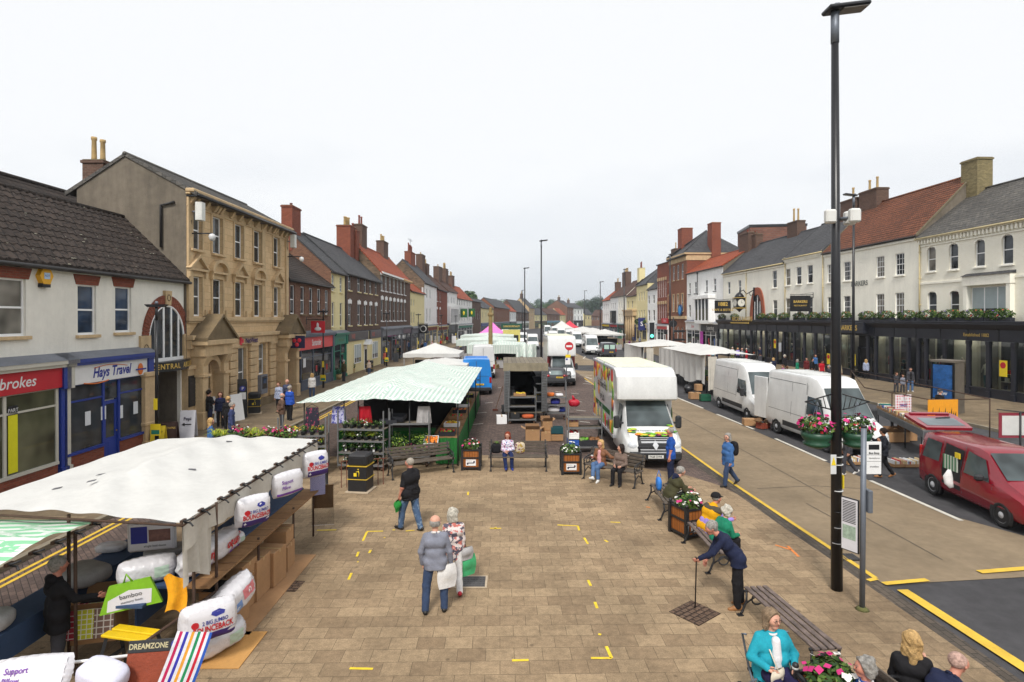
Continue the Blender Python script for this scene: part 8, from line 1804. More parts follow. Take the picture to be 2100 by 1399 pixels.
for sx,lb,cs in((-1,'hanging basket left of the tall lamp post, with mostly magenta flowers',('pink','red','pink')),(1,'hanging basket right of the tall lamp post, with red and white flowers',('red','white','pink'))):
 b=MB();x=sx*.38;b.tube([(sx*.1,0,3.75),(sx*.62,0,3.6)],.014,IRN,n=5);b.tube([(sx*.1,0,3.45),(sx*.3,0,3.5),(sx*.6,0,3.6)],.014,IRN,n=5)
 for q in range(4):b.tube([(sx*(.12+q*.1),0,3.46+q*.03),(sx*(.17+q*.1),0,3.72-q*.03)],.009,IRN,n=4)
 for a in(0,2,4):b.tube([(sx*.38,0,3.6),(x+.2*math.cos(a),.2*math.sin(a),3.0)],.005,GALT,n=4)
 b.build('basket_bracket',t);k=thing('hanging_basket',lb,'hanging basket',(BL_.x+x-.018,BL_.y,2.72),0,'flower baskets on the tall lamp post');b=MB();b.lathe([(.1,0),(.22,.05),(.24,.1),(.2,.12),(.26,.2),(.28,.3),(.24,.3)],BASK,n=18);b.build('bowl',k);b=MB();b.leaves((0,0,.42),(.32,.32,.2),420,.045,LEAFM,shell=.6);b.leaves((0,0,.46),(.32,.32,.22),60,.045,[FLW[c]for c in cs],shell=.2,aspect=.95);b.build('flowers',k)
for px,D,yt,lb in((1110,55,495,'tall black lamp post standing in the middle of the market'),(1076,74,551,'tall lamp post left of the middle one'),(1071,128,596,'distant lamp post left of the second middle one'),(1231,100,579,'tall lamp post at the right-hand kerb near the far cream houses'),(1199,134,597,'distant lamp post in front of the dark trees'),(1280,92,553,'lamp post before the hipped cream house'),(1374,68,523,'lamp post before the tall brick bank')):lamp(xat(px,D),D,zat(yt,D),lb,.1 if D<60 else .11)
D=36;lamp(xat(1750,D),D,zat(402,D),'tall lamp post at the right-hand kerb before the pantile house',.1,0,-1)
for px,D,lb in((321,22.6,'low flat-topped lamp by the arcade arch'),(663,42.2,'low flat-topped lamp before the red-fronted bank'),(793,61,'low flat-topped lamp before the pub'),(858,80,'low flat-topped lamp before the white slate house'),(905,105,'low flat-topped lamp before the black shopfront'),(935,122,'low flat-topped lamp before the white pantiled house')):
 X=xat(px,D);t=lamp(X,D,5.62,lb,.075,kind='low',base=.11,group='low pavement lamps');b=MB();b.box(-.08,.08,-.1,-.076,1.5,1.95,WARN,.01);b.box(-.2,.2,-.1,-.076,.5,.95,WARN);b.box(-.16,.16,-.104,-.1,.55,.72,TEAL);b.build('notice',t)
g=G(1768,1250);t=thing('bus_stop','grey bus stop pole with flag and framed timetable','bus stop',(g.x,g.y,0),R(0));b=MB();b.tube([(0,0,0),(.02,0,3.25)],.046,GALT,n=12);b.tube([(.02,0,3.25),(.02,0,3.29)],.05,IRN,n=12);b.lathe([(.12,0),(.06,.05)],M('moss',C3(104,104,60),.95,bump=1.),n=10);b.build('pole',t)
b=MB();b.box(.06,.33,-.012,.012,2.42,3.0,SIGNW,.006);b.box(.1,.29,-.016,-.012,2.86,2.95,BLK,.01);b.text('Bus Stop',.052,BLK,(.195,-.014,2.8),bold=.02);b.box(.07,.32,-.014,-.0125,2.765,2.77,BLK);b.box(.07,.32,-.014,-.0125,2.65,2.655,BLK);b.text('traveline',.045,BLK,(.2,-.014,2.56));b.text('Northallerton',.034,BLK,(.2,-.014,2.71));b.build('flag',t)
b=MB();b.T=Matrix.Rotation(R(-62),4,'Z');b.box(-.36,-.03,-.06,-.03,.98,1.95,BLK,.006);b.box(-.34,-.05,-.066,-.06,1.0,1.93,TRN)
for i in range(14):b.box(-.32,-.08,-.068,-.066,1.5+i*.029,1.514+i*.029,BLK)
b.box(-.32,-.08,-.068,-.066,1.2,1.45,M('pale_map',C3(170,190,170),.5,var=.3,scale=20));b.build('timetable_case',t);b=MB();b.box(.05,.13,-.1,.1,1.75,2.15,GALT,.01);b.build('sign_back',t)
g=G(1158,800);D=g.y;t=thing('no_entry_sign','round red no entry sign on a leaning post in front of the red-sided truck','road sign',(g.x,D,0));zc=zat(710,D);xo=xat(1167,D)-g.x;b=MB();b.tube([(0,0,0),(xo,0,zc+.3)],.04,GALT,n=8);b.build('post',t);r=.31
b=MB();b.prism([(xo+r*math.cos(a),-.07,zc+r*math.sin(a))for a in np.linspace(0,2*PI,25)[:-1]],(0,.02,0),SRED);b.box(xo-.21,xo+.21,-.078,-.07,zc-.07,zc+.07,SIGNW);b.build('sign_face',t);b=MB();z=zat(730,D);b.box(xo-.26,xo+.1,-.07,-.05,z-.12,z+.1,WARN);b.box(xo-.28,xo+.1,-.07,-.05,z-.62,z-.14,SIGNW);b.box(xo-.24,xo-.1,-.074,-.07,z-.3,z-.18,BLUT);b.build('parking_plate',t)
D=60;x=xat(1006,D);b=MB();b.lathe([(.9,0),(.9,.4),(.6,.4),(.6,.8),(.3,.8),(.24,1.2),(.2,5.4),(.3,5.5),(.3,5.7),(.16,5.8),(.16,6.3),(0,6.4)],M('cross_stone',C3(150,128,84),.9,var=.2,bump=.3),n=8,sm=False);one(b,'market_cross','tall buff stone market cross column among the striped stalls','monument',(x,D,0))
g=G(1943,846,.11);t=thing('phone_kiosk','grey steel phone kiosk with blue poster on the right pavement','kiosk',(g.x,g.y,.11),R(-62));KG=M('kiosk_grey',C3(112,104,94),.6,metal=.2,var=.2,scale=2);b=MB();b.box(.5,.55,-.55,.55,0,2.75,KG);b.box(-.55,.55,.5,.55,0,2.75,KG);b.box(-.58,.58,-.58,.58,2.72,2.85,KG,.02)
for x in(-.52,.52):b.box(x-.04,x+.04,-.55,-.47,0,2.72,BLK)
b.box(-.55,.5,-.54,-.5,.02,.75,KG);b.build('shell',t);b=MB();b.box(-.46,.46,-.53,-.51,.8,2.6,M('blue_poster',C3(40,90,150),.3,var=.5,scale=3,coat=.4));b.text('NEW',.2,SIGNW,(0,-.535,1.05),bold=.02);b.build('poster',t);b=MB();b.box(-.55,-.51,-.45,.45,.1,2.6,KG);b.box(-.565,-.55,-.1,.4,1.4,2.0,flatc('torn_poster',C3(220,206,140)));b.build('side_panel',t)
g=G(497,856,.11);t=thing('parking_meter','black pay and display machine with blue P sign by the stone bank','ticket machine',(g.x,g.y,.11),R(30));b=MB();b.box(-.22,.22,-.2,.2,0,1.75,IRN,.02);b.prism([(-.22,-.2,1.75),(-.22,.2,1.75),(-.22,.2,1.95)],(.44,0,0),IRN);b.build('cabinet',t);b=MB();b.prism([(.14*math.cos(a),-.206,1.5+.14*math.sin(a))for a in np.linspace(0,2*PI,17)[:-1]],(0,.004,0),BLUT);b.text('P',.2,SIGNW,(0,-.208,1.5),bold=.02);b.box(-.15,.15,-.206,-.2,.95,1.3,SIGNW);b.build('panel',t)
D=60;t=thing('traffic_light','traffic light showing green by the far right pavement','traffic light',(xat(1336,D),D,0));b=MB();b.tube([(0,0,0),(0,0,3.9)],.06,GALT,n=8);b.build('post',t);b=MB();z=zat(678,D);b.box(-.32,.32,-.2,.0,z-.95,z+.9,UPVC);b.box(-.27,.27,-.24,-.2,z-.9,z+.85,BLK);b.prism([(.17*math.cos(a),-.25,z-.55+.17*math.sin(a))for a in np.linspace(0,2*PI,15)[:-1]],(0,.01,0),M('green_signal',(.1,.9,.6),.4,emit=(.15,1,.7,1.6)));b.build('signal_head',t)
D=64;t=thing('finger_post','black fingerpost with roundel and several arms before the tall brick bank','signpost',(xat(1381,D),D,.1));b=MB();b.tube([(0,0,0),(0,0,5.2)],.07,BLK,n=8);b.lathe([(.0,-.02),(.42,0),(.42,.05),(0,.06)],BLK,(0,0,0),n=6)if False else b.prism([(.4*math.cos(a),-.04,4.5+.4*math.sin(a))for a in np.linspace(0,2*PI,17)[:-1]],(0,.08,0),BLK);b.build('post',t)
for i,z in enumerate((3.55,2.6,2.2,1.8,1.3)):b=MB();b.prism([(-.1 if i%2 else 0,-.03,z),(1.2,-.03,z),(1.35,-.03,z+.12),(1.2,-.03,z+.24),(-.1 if i%2 else 0,-.03,z+.24)],(0,.06,0),BLK);b.build('arm',t)
def aboard(px,py,w,h,m,label,txt='',tc=BLK,sz=.12,arrow=False,yaw=.2):
 g=G(px,py,.11);t=thing('pavement_board',label,'sign',(g.x,g.y,.11),yaw,'boards standing on the left pavement');b=MB()
 b.prism([(-w/2,-.22,0),(w/2,-.22,0),(w/2,0,h),(-w/2,0,h)],(0,.03,0),m);b.prism([(-w/2,.25,0),(w/2,.25,0),(w/2,.03,h),(-w/2,.03,h)],(0,.03,0),m)
 rt=Matrix.Rotation(math.atan2(h,.22),4,'X')
 if txt:b.text(txt,sz,tc,(0,-.08-.01,h*.7),rot=rt,bold=.02)
 if arrow:b.T=Matrix.Translation((0,-.12,h*.5))@rt;b.box(-.12,.16,-.02,.02,.0,.012,BLK);b.prism([(-.22,0,0),(-.1,-.07,0),(-.1,.07,0)],(0,0,.012),BLK);b.T=None
 b.build('panels',t)
aboard(348,905,.6,.8,flatc('board_brown',C3(64,40,34)),'dark brown cafe board on the pavement by the arcade','BROWNS',GOLD);aboard(386,897,.6,1.15,flatc('board_pale',C3(214,214,222)),'pale board with a black arrow on the pavement by the arcade','Pepi',NVY,.18,True);aboard(434,866,.95,1.25,SIGNW,'tall white board behind the man in shorts','',yaw=.7);aboard(484,862,.7,1.3,SIGNW,'white board behind the man in the blue jumper','',yaw=1.2);aboard(325,912,.5,.75,WARN,'yellow and green notice board at the foot of the arcade lamp','SUPPORT',BLK,.09);aboard(812,742,.6,1.0,BLK,'small black board far along the left pavement');aboard(931,704,.9,1.5,SIGNW,'white board standing far along the left pavement by the black shopfront')
for px,py,lb in((694,778,'clipped ball shrub in a tub by the green shop'),(722,765,'clipped ball shrub in a tub by the pub')):
 g=G(px,py,.11);t=thing('potted_shrub',lb,'plant',(g.x,g.y,.11),0,'clipped shrubs in tubs');b=MB();b.lathe([(.22,0),(.3,.42),(.26,.42)],POT,n=14);b.build('tub',t);b=MB();b.leaves((0,0,.68),(.32,.32,.3),420,.05,LEAFM[1:4:2],shell=.25);b.build('foliage',t)
 # ================================================================ WHO IS THERE
FLOR=M_spots('floral_blouse',C3(222,210,206),[C3(206,120,110),C3(90,86,100)],12,.46);FLOB=M_spots('blue_floral_blouse',C3(220,220,232),[C3(70,70,150),C3(190,120,150)],14,.42);PATB=M_spots('patterned_blouse',C3(170,180,204),[C3(80,90,130)],20,.42)
GREYJ=cloth('grey_jumper',C3(132,135,148));CYAN=cloth('turquoise',C3(40,160,180));TEALC=cloth('green_quilt',C3(34,128,98),.7);OLIVE=cloth('olive',C3(72,70,48));PUFY=cloth('mustard_puffer',C3(232,170,24),.9);ROYAL=cloth('royal',C3(40,84,166));DENS=cloth('denim_shirt',C3(70,112,168));LILAC=cloth('lilac',C3(160,140,214));TANL=cloth('tan_leather',C3(130,88,62),.3,.5);QBR=cloth('taupe_quilt',C3(122,104,94),.8)
DN=(0,.03,-1)
g=GB(893,1257);q=person('man in grey jumper and jeans with white tote bag, seen from behind on the plaza',g,R(6),1.76,'fair',('bald','grey'),GREYJ,1,.1,JEAN,ll=((-.14,.05,-1),(-.05,-.08,-1)),rl=((.12,.12,-1),(.02,.0,-1)),la=((-.32,.05,-1),(.12,.3,-1)),ra=((.3,.0,-1),(.1,.25,-1)),girth=1.0,res=.012,face=.25,collar=WHC)
bag_on(q,[q['SR']+V3((.04,-.02,-.5)),q['SR']+V3((.04,-.02,-.5)),q['SR']+V3((.03,-.03,.02)),q['SR']+V3((.05,.08,-.45))],'tote_bag','white cloth tote bag on the shoulder of the man in the grey jumper',WHC,(.3,.1,.42),WHC)
g=GB(930,1212);q=person('white-haired woman in floral blouse and white trousers, red shoes, seen from behind',g,R(12),1.62,'fair',('bob','white'),FLOR,.95,.2,WHC,shoe=M('shoe_red',C3(190,40,60),.5),ll=((0,.3,-1),(0,.1,-1)),rl=((0,-.22,-1),(0,-.55,-1)),face=.7,res=.012)
bag_on(q,[q['Ra'][2]+V3((.06,0,-.1)),q['Ra'][2]+V3((.06,0,-.1)),q['Ra'][2]],'shopping_bag','green and clear shopping bag carried by the white-haired woman',M('green_bag',C3(70,180,120),.4,var=.25,scale=5),(.34,.14,.4),TEAL);bag_on(q,[q['SR']+V3((.08,-.02,-.42)),q['SR']+V3((.08,-.02,-.42)),q['SR']+V3((.02,0,.02))],'handbag','grey handbag on a black strap of the white-haired woman',GREYC,(.28,.12,.24),BLK)
g=GB(842,1087);q=person('bald man in black gilet and jeans striding left across the plaza',g,R(58),1.84,'pink',('shaved','silver'),BLKC,.42,.12,M_spots('acid_denim',C3(70,96,130),[C3(120,142,166)],9,.4),girth=1.25,gilet=(BLKC,None),res=.012,ll=((0,.42,-1),(0,.12,-1)),rl=((0,-.2,-1),(0,-.35,-1)),la=((-.3,.1,-1),(.05,.4,-1)))
bag_on(q,[q['La'][2]+V3((0,.06,-.1)),q['La'][2]+V3((0,.06,-.1)),q['La'][2]],'carrier_bag','green and white carrier bag in the hand of the man in black',M_spots('green_white_carrier',C3(40,150,60),[C3(230,236,230)],8,.3),(.3,.2,.26),TEAL)
def sit(label,x,y,yaw,**k):return person(label,(x,y),yaw,**{**SIT,**LAP,**k})
g=G(1042,958);sit('red-haired woman in blue floral top sitting on the middle bench',g.x-.02,g.y+.02,PI+.1,h=1.62,hair=('bob','red'),top=FLOB,bottom=cloth('navy_leggings',C3(34,48,90)),shoe=M('shoe_blue',C3(40,60,150),.5),glasses=True,res=.013,face=.35,la=((-.2,.1,-1),(.7,.5,-.1)),rl=((.12,1,-.05),(-.1,.25,-1)))
g2_=thing('handbag','black shopping bag on the middle bench beside the red-haired woman','bag',(g.x-.42,g.y+.05,.47));b=MB();puff(b,(0,0,.18),(.34,.22,.34),BLKC,.5);b.leaves((0,0,.36),(.14,.08,.06),30,.04,LEAFM);b.build('body',g2_);b=MB();puff(b,(0,0,.2),(.36,.2,.4),M_spots('tapestry',C3(200,186,160),[C3(120,60,90),C3(170,140,60)],12,.42),.6);one(b,'handbag','patterned tapestry bag on the middle bench right of the red-haired woman','bag',(g.x+.42,g.y+.02,.47))
bx=V3((math.cos(R(-38)),math.sin(R(-38)),0));g=G(1256,987)
q=sit('blond woman in tan leather jacket with a cup, left of two on the iron bench',g.x-.42*bx.x,g.y-.42*bx.y,PI-R(38),h=1.68,hair=('bob','blond'),top=TANL,under=cloth('pink_jumper',C3(214,160,160)),bottom=cloth('light_denim',C3(88,116,156)),leg=.92,shoe=SHW,res=.013,face=.1,ra=((.1,.4,-1),(-.3,1,.35)),la=((-.7,-.1,-.6),(-1,.2,.1)),rl=((-.12,1,.1),(-.2,.45,-1)))
def cup(q,A,label,m=WHC):b=MB();b.lathe([(.03,-.05),(.042,.06),(.044,.065),(.0,.07)],m,n=12);b.lathe([(.034,-.02),(.039,.03)],M('cup_sleeve',C3(150,60,60),.7),n=12);p=wpt(q,q[A][2]+(q[A][2]-q[A][1]).normalized()*.09);return one(b,'paper_cup',label,'cup',p)
cup(q,'Ra','white paper cup held by the woman in the tan jacket')
sit('dark-haired woman in taupe quilted jacket, right of two on the iron bench',g.x+.3*bx.x,g.y+.3*bx.y,PI-R(32),h=1.62,hair=('bob','dark'),top=QBR,bottom=BLKC,shoe=SHB,res=.013,face=1.0)
person('bald man in navy polo shirt standing at the truck bonnet',GB(1376,992),R(75),1.8,'pink',('shaved','grey'),ROYAL,.42,.1,NAVC,girth=1.15,res=.013,ra=((.22,-.05,-1),(.1,.15,-1)),glasses=True)
q=sit('man in olive jacket hunched on a backless bench',4.2,15.3,R(-78),h=1.76,hair=('short','grey'),top=OLIVE,bottom=BLKC,lean=.5,nod=.1,girth=1.15,res=.013,la=((-.15,.5,-1),(.25,1,-.1)),ra=((.15,.5,-1),(-.2,1,-.1)),hoodm=NAVC)
b=MB();b.T=Matrix.Translation((0,0,.2));puff(b,(0,0,-.02),(.14,.3,.36),flatc('blue_carrier',C3(50,130,220)),.7,noise=.06);b.tube([(-.06,0,.17),(0,0,.34),(.06,0,.17)],.012,flatc('blue_carrier',()),n=5);one(b,'carrier_bag','bright blue carrier bag on the bench behind the man in olive','bag',(4.05,15.85,.46))
sit('man in black cap and mustard gilet sitting on the worn bench',4.38,12.95,R(-72),h=1.72,skin='pink',hair=('shaved','grey'),hat=BLKC,top=LILAC,gilet=(PUFY,cloth('grey_yoke',C3(84,78,66))),bottom=NAVC,lean=.42,girth=1.2,res=.013,la=((-.1,.7,-.8),(.2,1,.1)),ra=((.15,.5,-1),(0,1,.1)))
sit('white-haired woman in green quilted jacket sitting on the worn bench',4.4,12.25,R(-70),h=1.62,hair=('curly','white'),top=TEALC,bottom=BLKC,lean=.4,girth=1.15,res=.013)
X_,Y_=GB(1512,1245);q=person('stooped old man in navy coat leaning on a walking stick',(X_,Y_),R(82),1.74,'pink',('short','grey'),NAVC,1,.3,BLKC,shoe=SHT,lean=.72,nod=.35,res=.012,girth=1.1,coat=.35,la=((-.1,.75,-.9),(.1,.9,-.5)),ra=((.1,.35,-1),(.0,.5,-1)),ll=((-.04,.1,-1),(0,-.05,-1)),rl=((.06,-.12,-1),(0,-.1,-1)))
p=wpt(q,q['La'][2]+V3((0,.06,0)));b=MB();b.tube([(0,.06,0),(0,-.05,.02),(0,0,-.02),(-.02,0,-p.z)],.012,BLK,n=6);one(b,'walking_stick','black walking stick held by the stooped man','walking stick',p)
q=sit('woman in turquoise fleece with spectacles sitting at the front of the plaza',3.44,7.62,PI+.1,h=1.72,hair=('bob','fairbrown'),top=CYAN,under=M_spots('white_print_polo',C3(232,230,232),[C3(60,140,140)],8,.3),bottom=cloth('indigo',C3(44,40,76)),glasses=True,res=.01,face=-.3,girth=1.25,base=.05,collar=WHC,la=((-.55,.15,-1),(.5,.9,-.15)),ra=((.55,.15,-1),(-.5,.9,-.15)));cup(q,'La','paper cup in the lap of the woman in turquoise')
bag_on(q,[q['p0']+V3((.08,.3,.16)),q['p0']+V3((.08,.3,.16)),q['ch']+V3((.1,.14,0)),q['SR']+V3((-.06,0,.04))],'shoulder_bag','cream shoulder bag in the lap of the woman in turquoise',M('cream_leather',C3(226,216,196),.5),(.22,.1,.16),M('cream_leather',()))
t=thing('wheeled_walker','folding wheeled walking frame under the woman in turquoise','walker',(3.5,7.66,0),PI+.1);b=MB()
for sx in(-1,1):b.tube([(sx*.3,.25,.08),(sx*.3,-.1,.5),(sx*.3,-.28,.86),(sx*.3,-.18,.9)],.016,GALT,n=6);b.tube([(sx*.3,-.32,.08),(sx*.3,.1,.46)],.016,GALT,n=6)
b.box(-.28,.28,-.18,.2,.42,.45,BLKC);b.build('frame',t)
for sx in(-1,1):
 for y in(.25,-.32):b=MB();b.lathe([(.08,-.015),(.08,.015)],TYRE,n=14);b.build('wheel',t,(sx*.3,y,.08),(0,R(90),0))
q=sit('grey-haired woman in bright blue cardigan with a cup, at the bottom edge',4.15,6.72,R(80),h=1.62,skin='pink',hair=('curly','grey'),top=ROYAL,collar=WHC,bottom=NAVC,res=.011,la=((-.1,.5,-1),(.3,1,.35)));cup(q,'La','white cup held by the woman in the blue cardigan')
sit('blond woman in black coat seen from behind at the bottom edge',5.02,7.2,R(-28),h=1.68,hair=('long','blond'),top=BLKC,bottom=BLKC,res=.011,ra=((.2,.3,-1),(-.25,.6,.9)))
sit('balding man in navy quilted jacket bending forward in the bottom right corner',4.98,6.72,R(-72),h=1.76,skin='pink',hair=('shaved','stubble'),top=NAVC,bottom=NAVC,lean=.55,girth=1.2,res=.011,la=((-.1,.6,-.8),(.2,1,0)),ra=((.1,.6,-.8),(-.1,1,0)),collar=NAVC)
q=person('grey-haired woman in blue shirt with black backpack crossing the buff road',GB(1493,997),R(100),1.68,'fair',('bob','grey'),DENS,1,.2,JEAN,glasses=True,girth=1.2,res=.014,face=-.4,ll=((0,.3,-1),(0,.1,-1)),rl=((0,-.3,-1),(0,-.75,-1)));b=MB();puff(b,(0,0,0),(.32,.2,.44),BLKC,.6);o=one(b,'backpack','black backpack on the woman crossing the road','backpack',wpt(q,q['ch']-q['f']*.2-V3((0,0,.02))),(0,0,q['yaw']))
person('dark-haired woman in black padded jacket pointing, walking behind the bus stop',GB(1812,978),R(72),1.66,'tan',('bun','dark'),cloth('black_puffer',C3(38,40,48),.9),1,.12,BLKC,shoe=SHT,res=.016,face=.7,la=((-.3,.2,-1),(-.3,.6,.9)),ra=((.5,.5,-.5),(-.4,1,.6)),**walk(.8))
person('person in grey leggings and white trainers hidden behind the tall lamp post',GB(1738,973),R(80),1.65,'fair',('pony','brown'),DKG,1,.12,DKG,shoe=SHW,res=.018,**walk(.9))
person('grey-haired man in black coat with cross-body bag inside the bedding stall',(-6.62,8.35),R(-35),1.76,'pink',('short','grey'),BLKC,1,.22,DKG,res=.013,ra=((.3,.6,-1),(.4,1,-.1)),la=((-.4,.1,-1),(.2,.4,-.9)),girth=1.1,hoodm=BLKC)
K=lambda n,c:cloth('p_'+n,c)
far_=[('man in black T-shirt and navy shorts with his back turned, by the bank',428,878,.11,R(-20),1.8,('short','dark'),BLKC,NAVC,dict(sleeve=.42,leg=.45,la=((-.2,.3,-1),(.6,.8,.2)),ra=((.2,.3,-1),(-.6,.8,.2)))),('long-haired woman with purple scarf facing the man in shorts',452,876,.11,PI+.3,1.68,('long','brown'),NAVC,BLKC,dict(collar=K('purple_scarf',C3(84,50,150)))),('woman in black with blond bun by the bank',468,888,.11,R(30),1.66,('bun','blond'),BLKC,BLKC,{}),('grey-haired man in dusky blue jumper in front of the white board',475,912,.11,R(-70),1.74,('short','grey'),K('dusky_blue',C3(66,76,116)),JEAN,dict(hem=.2)),('blond woman in denim jacket behind the white canopy',432,948,0,R(-60),1.62,('long','blond'),DENS,JEAN,{}),('woman in patterned blouse in the group of three by the bank door',572,846,.11,PI-.2,1.68,('short','brown'),PATB,BLKC,{}),('man in dark jumper facing the camera in the group of three',589,842,.11,PI+.2,1.76,('bald','grey'),K('slate_blue',C3(70,76,100)),BLKC,{}),('grey-haired man in bright blue jumper seen from behind',594,862,.11,R(-15),1.76,('short','silver'),K('bright_blue',C3(44,84,180)),BLKC,dict(collar=WHC)),('balding man in brown jacket with hands behind his back',578,884,.11,R(-45),1.74,('bald','grey'),BRNC,DKG,dict(ra=((.2,-.3,-1),(-.7,-.3,-.5)),la=((-.2,-.3,-1),(.7,-.3,-.5)))),('child in beige jacket beyond the striped roof',757,768,.11,PI,1.35,('short','brown'),K('beige',C3(176,160,146)),JEAN,{}),('person in black with blue bag on the left pavement',820,736,.11,R(-60),1.72,('short','grey'),BLKC,BLKC,{}),('woman in red coat before the black shopfront',917,705,.11,R(10),1.7,('short','white'),REDC,BLKC,dict(coat=.3)),('person in blue coat beside the woman in red',928,703,.11,R(0),1.7,('short','grey'),ROYAL,NAVC,dict(coat=.4)),('person in yellow jacket on the far left pavement',933,702,.11,PI,1.6,('long','brown'),K('hi_vis',C3(220,220,60)),JEAN,{}),('man in navy far along the left pavement',943,700,.11,0,1.75,('short','dark'),NAVC,NAVC,{}),('person in red jumper sitting low by the black shopfront',904,712,.11,PI,1.4,('short','white'),REDC,NAVC,{}),('woman in pink blouse by the cream shop window',886,720,.11,PI,1.62,('bob','red'),K('pale_pink',C3(214,180,176)),BLKC,{}),('dark-haired woman in black by the cream shop',865,726,.11,PI,1.62,('long','dark'),BLKC,BLKC,{}),('shopper in turquoise top at the white van',958,722,0,R(40),1.68,('short','grey'),CYAN,JEAN,{}),('shopper in yellow and blue at the white gazebo',945,722,0,R(60),1.68,('long','brown'),K('lemon',C3(226,216,70)),JEAN,{}),('shopper in blue denim at the striped canopies',950,718,0,R(20),1.68,('bob','blond'),DENS,JEAN,{}),('woman in white blouse and green trousers before the black shopfront',1502,740,.11,PI-.2,1.66,('short','white'),WHC,K('khaki',C3(120,124,70)),{}),('woman in lilac with white bag beside the one in white',1513,741,.11,PI,1.62,('bob','blond'),LILAC,NAVC,{}),('woman in long red coat before the arcade entrance',1531,742,.11,R(60),1.62,('short','white'),REDC,REDC,dict(coat=.8)),('man in white shirt and dark jacket behind the red coat',1535,737,.11,PI,1.74,('short','white'),NAVC,NAVC,dict(under=WHC)),('man in dark coat in the arcade entrance',1558,742,.11,R(-70),1.74,('short','silver'),NAVC,BLKC,{}),('person with red-brown bun in black',1546,750,.11,R(0),1.5,('bun','red'),BLKC,BLKC,{}),('person in dark hooded coat before the arcade',1559,756,.11,R(10),1.6,('short','dark'),DKG,BLKC,{}),('blond person in navy coat seen from behind near the vans',1586,772,.11,R(-5),1.66,('bob','blond'),NAVC,NAVC,{}),('bald man behind the roof of the second van',1581,786,.11,R(60),1.7,('shaved','white'),NAVC,NAVC,{}),('white-haired person in black coat at the shop window',1609,765,.11,R(0),1.72,('curly','white'),BLKC,BLKC,dict(coat=.5)),('woman in violet top above the nearer van roof',1606,792,.11,R(100),1.62,('short','brown'),K('violet',C3(150,60,170)),JEAN,{}),('person with brown hair behind the nearer van roof',1614,794,.11,R(20),1.58,('short','brown'),NAVC,NAVC,{}),('woman in dark red coat with white bag at the shop window',1654,772,.11,PI-.5,1.68,('short','dark'),K('maroon',C3(104,40,42)),K('maroon',()),dict(coat=.8)),('woman in black coat beside the dark red one',1666,774,.11,PI+.6,1.68,('short','dark'),BLKC,DKG,dict(coat=.4)),('man in red T-shirt and jeans looking down by the window',1685,781,.11,PI,1.74,('short','dark'),REDC,JEAN,dict(nod=.6,sleeve=.42)),('grey-haired person before the gold shop name',1700,792,.11,R(90),1.6,('curly','grey'),DKG,BLKC,{}),('blond woman in patterned coat by the shop doorway',1776,777,.11,R(-30),1.68,('long','blond'),PATB,BLKC,dict(coat=.5)),('girl in grey top with pink bag on the right pavement',1838,805,.11,PI+.3,1.4,('short','brown'),DKG,DKG,{}),('small boy in grey on the right pavement',1851,805,.11,PI,1.25,('short','brown'),GREYJ,DKG,{}),('woman in black top and jeans walking with two children',1867,803,.11,PI-.3,1.7,('bun','dark'),DKG,cloth('light_denim',()),dict(under=BLKC,shoe=SHW)),('man in woolly hat and dark jacket by the phone kiosk',1927,868,0,R(-75),1.72,('shaved','grey'),BLKC,NAVC,dict(hat=DKG)),('woman in burgundy coat with white hat in the far lane',1280,707,.11,PI,1.65,('curly','white'),K('burgundy',C3(150,30,60)),NAVC,{}),('man in slate shirt walking away in the far lane',1299,706,.11,0,1.78,('short','brown'),K('slate',C3(64,66,86)),DKG,{}),('man in navy by the pillared shop',1291,693,.11,0,1.75,('short','grey'),NAVC,NAVC,{}),('person in white top by the cream shop',1307,694,.11,0,1.68,('bob','brown'),WHC,BLKC,{}),('woman with mint bag in the far lane',1312,708,.11,0,1.66,('bob','grey'),GREYJ,BLKC,{}),('person in purple near the white stall',1291,716,.11,R(40),1.6,('short','dark'),K('plum',C3(110,30,100)),BLKC,{}),('woman in pale coat near the fingerpost',1366,702,.11,0,1.66,('long','blond'),K('stone',C3(190,170,150)),DKG,{}),('person in mauve near the fingerpost',1373,703,.11,0,1.66,('short','dark'),K('mauve',C3(120,110,140)),JEAN,{}),('person in dark coat at the pink-signed shop',1362,696,.11,0,1.7,('short','dark'),BLKC,BLKC,{}),('shopper in patterned pink behind the white stall',1452,742,.11,PI,1.62,('short','brown'),K('rose',C3(170,80,90)),BLKC,{}),('shopper in pale blue behind the white stall',1462,742,.11,0,1.7,('short','grey'),K('ice_blue',C3(150,196,214)),NAVC,{}),('shopper in navy behind the white stall',1470,748,.11,R(50),1.6,('short','brown'),NAVC,NAVC,{})]
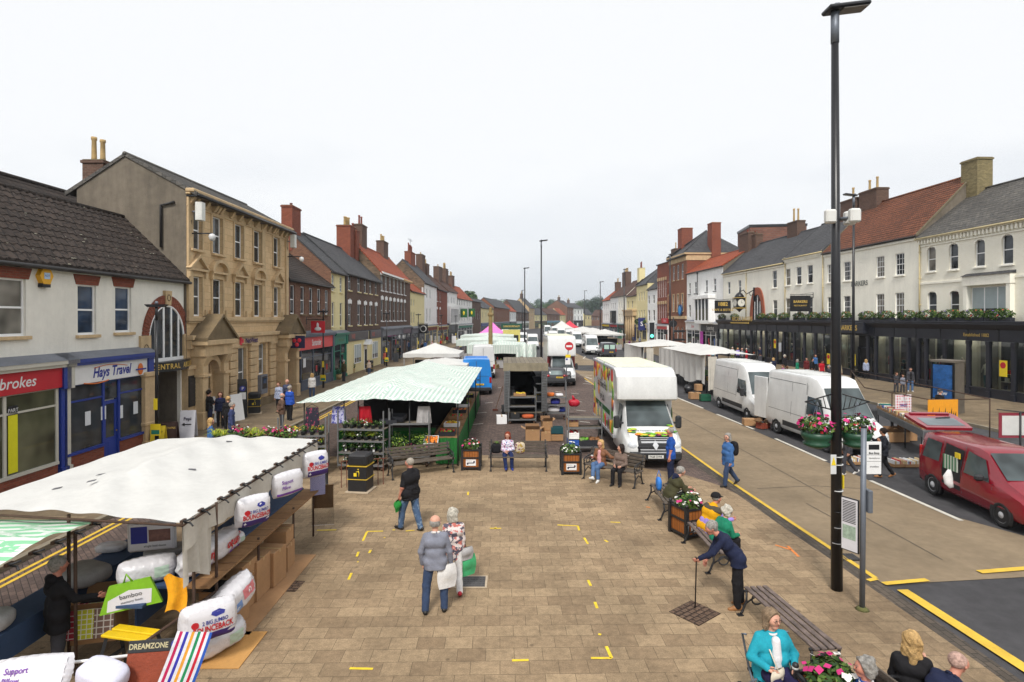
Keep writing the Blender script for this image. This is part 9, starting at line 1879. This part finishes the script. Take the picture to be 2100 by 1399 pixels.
far_+=[('woman in green coat by the pillars of the fourth shop window',1635,776,.11,R(40),1.64,('bob','grey'),TEALC,BLKC,dict(coat=.5)),('man in beige jacket walking towards the camera by the black shopfront',1720,786,.11,PI,1.76,('short','white'),K('sand',C3(186,170,140)),DKG,{}),('woman in sky blue top under the restaurant sign',1672,762,.11,PI,1.64,('long','brown'),DENS,BLKC,{}),('man in grey shirt under the clock',1522,745,.11,R(90),1.75,('bald','grey'),GREYJ,NAVC,{}),('woman in white cardigan before the red-fronted bank',640,818,.11,R(20),1.64,('bob','blond'),WHC,JEAN,{}),('man in dark green jacket before the green shop',705,782,.11,R(-20),1.76,('short','grey'),OLIVE,DKG,{}),('woman in coral top before the grey shop front',790,750,.11,PI,1.64,('long','dark'),K('coral',C3(214,110,96)),BLKC,{}),('man in denim shirt walking past the white house',872,722,.11,0,1.74,('short','dark'),DENS,JEAN,{}),('person in cream coat walking past the red brick house',893,714,.11,0,1.64,('bob','white'),K('cream',C3(220,210,190)),DKG,dict(coat=.5))]
for i in range(16):px=1196+(i*37%52);far_.append(('one of the distant shoppers crowding the far right pavement',px,684-(i*7%6),.11,R(i*50),1.6+.02*(i%8),('short',('dark','grey','brown','white')[i%4]),(NAVC,BLKC,REDC,DKG,ROYAL,BRNC)[i%6],(BLKC,JEAN)[i%2],dict(grp='distant shoppers')))
for lb,px,py,z,yw,h,hr,tp,bt,ex in far_:
 g=G(px,py,z);k=dict(ll=((-.03,.1,-1),(0,-.02,-1)),rl=((.03,-.08,-1),(0,-.1,-1)));k.update(ex);person(lb,(g.x,g.y),yw,h,'fair',hr,tp,k.pop('sleeve',1.),k.pop('hem',.12),bt,base=z,res=.02 if g.y<40 else .03 if g.y<70 else .045,**k)
b=MB();HZ=bpy.data.materials.new('haze_air');HZ.use_nodes=True;n_=HZ.node_tree.nodes;n_.remove(n_['Principled BSDF']);v_=n_.new('ShaderNodeVolumePrincipled');v_.inputs['Density'].default_value=.00032;v_.inputs['Color'].default_value=(.86,.92,1,1);v_.inputs['Anisotropy'].default_value=.3;HZ.node_tree.links.new(v_.outputs[0],n_['Material Output'].inputs['Volume'])
b.box(-2600,2600,-400,4600,-8,60,HZ);o=b.build('haze');o['kind']='stuff'
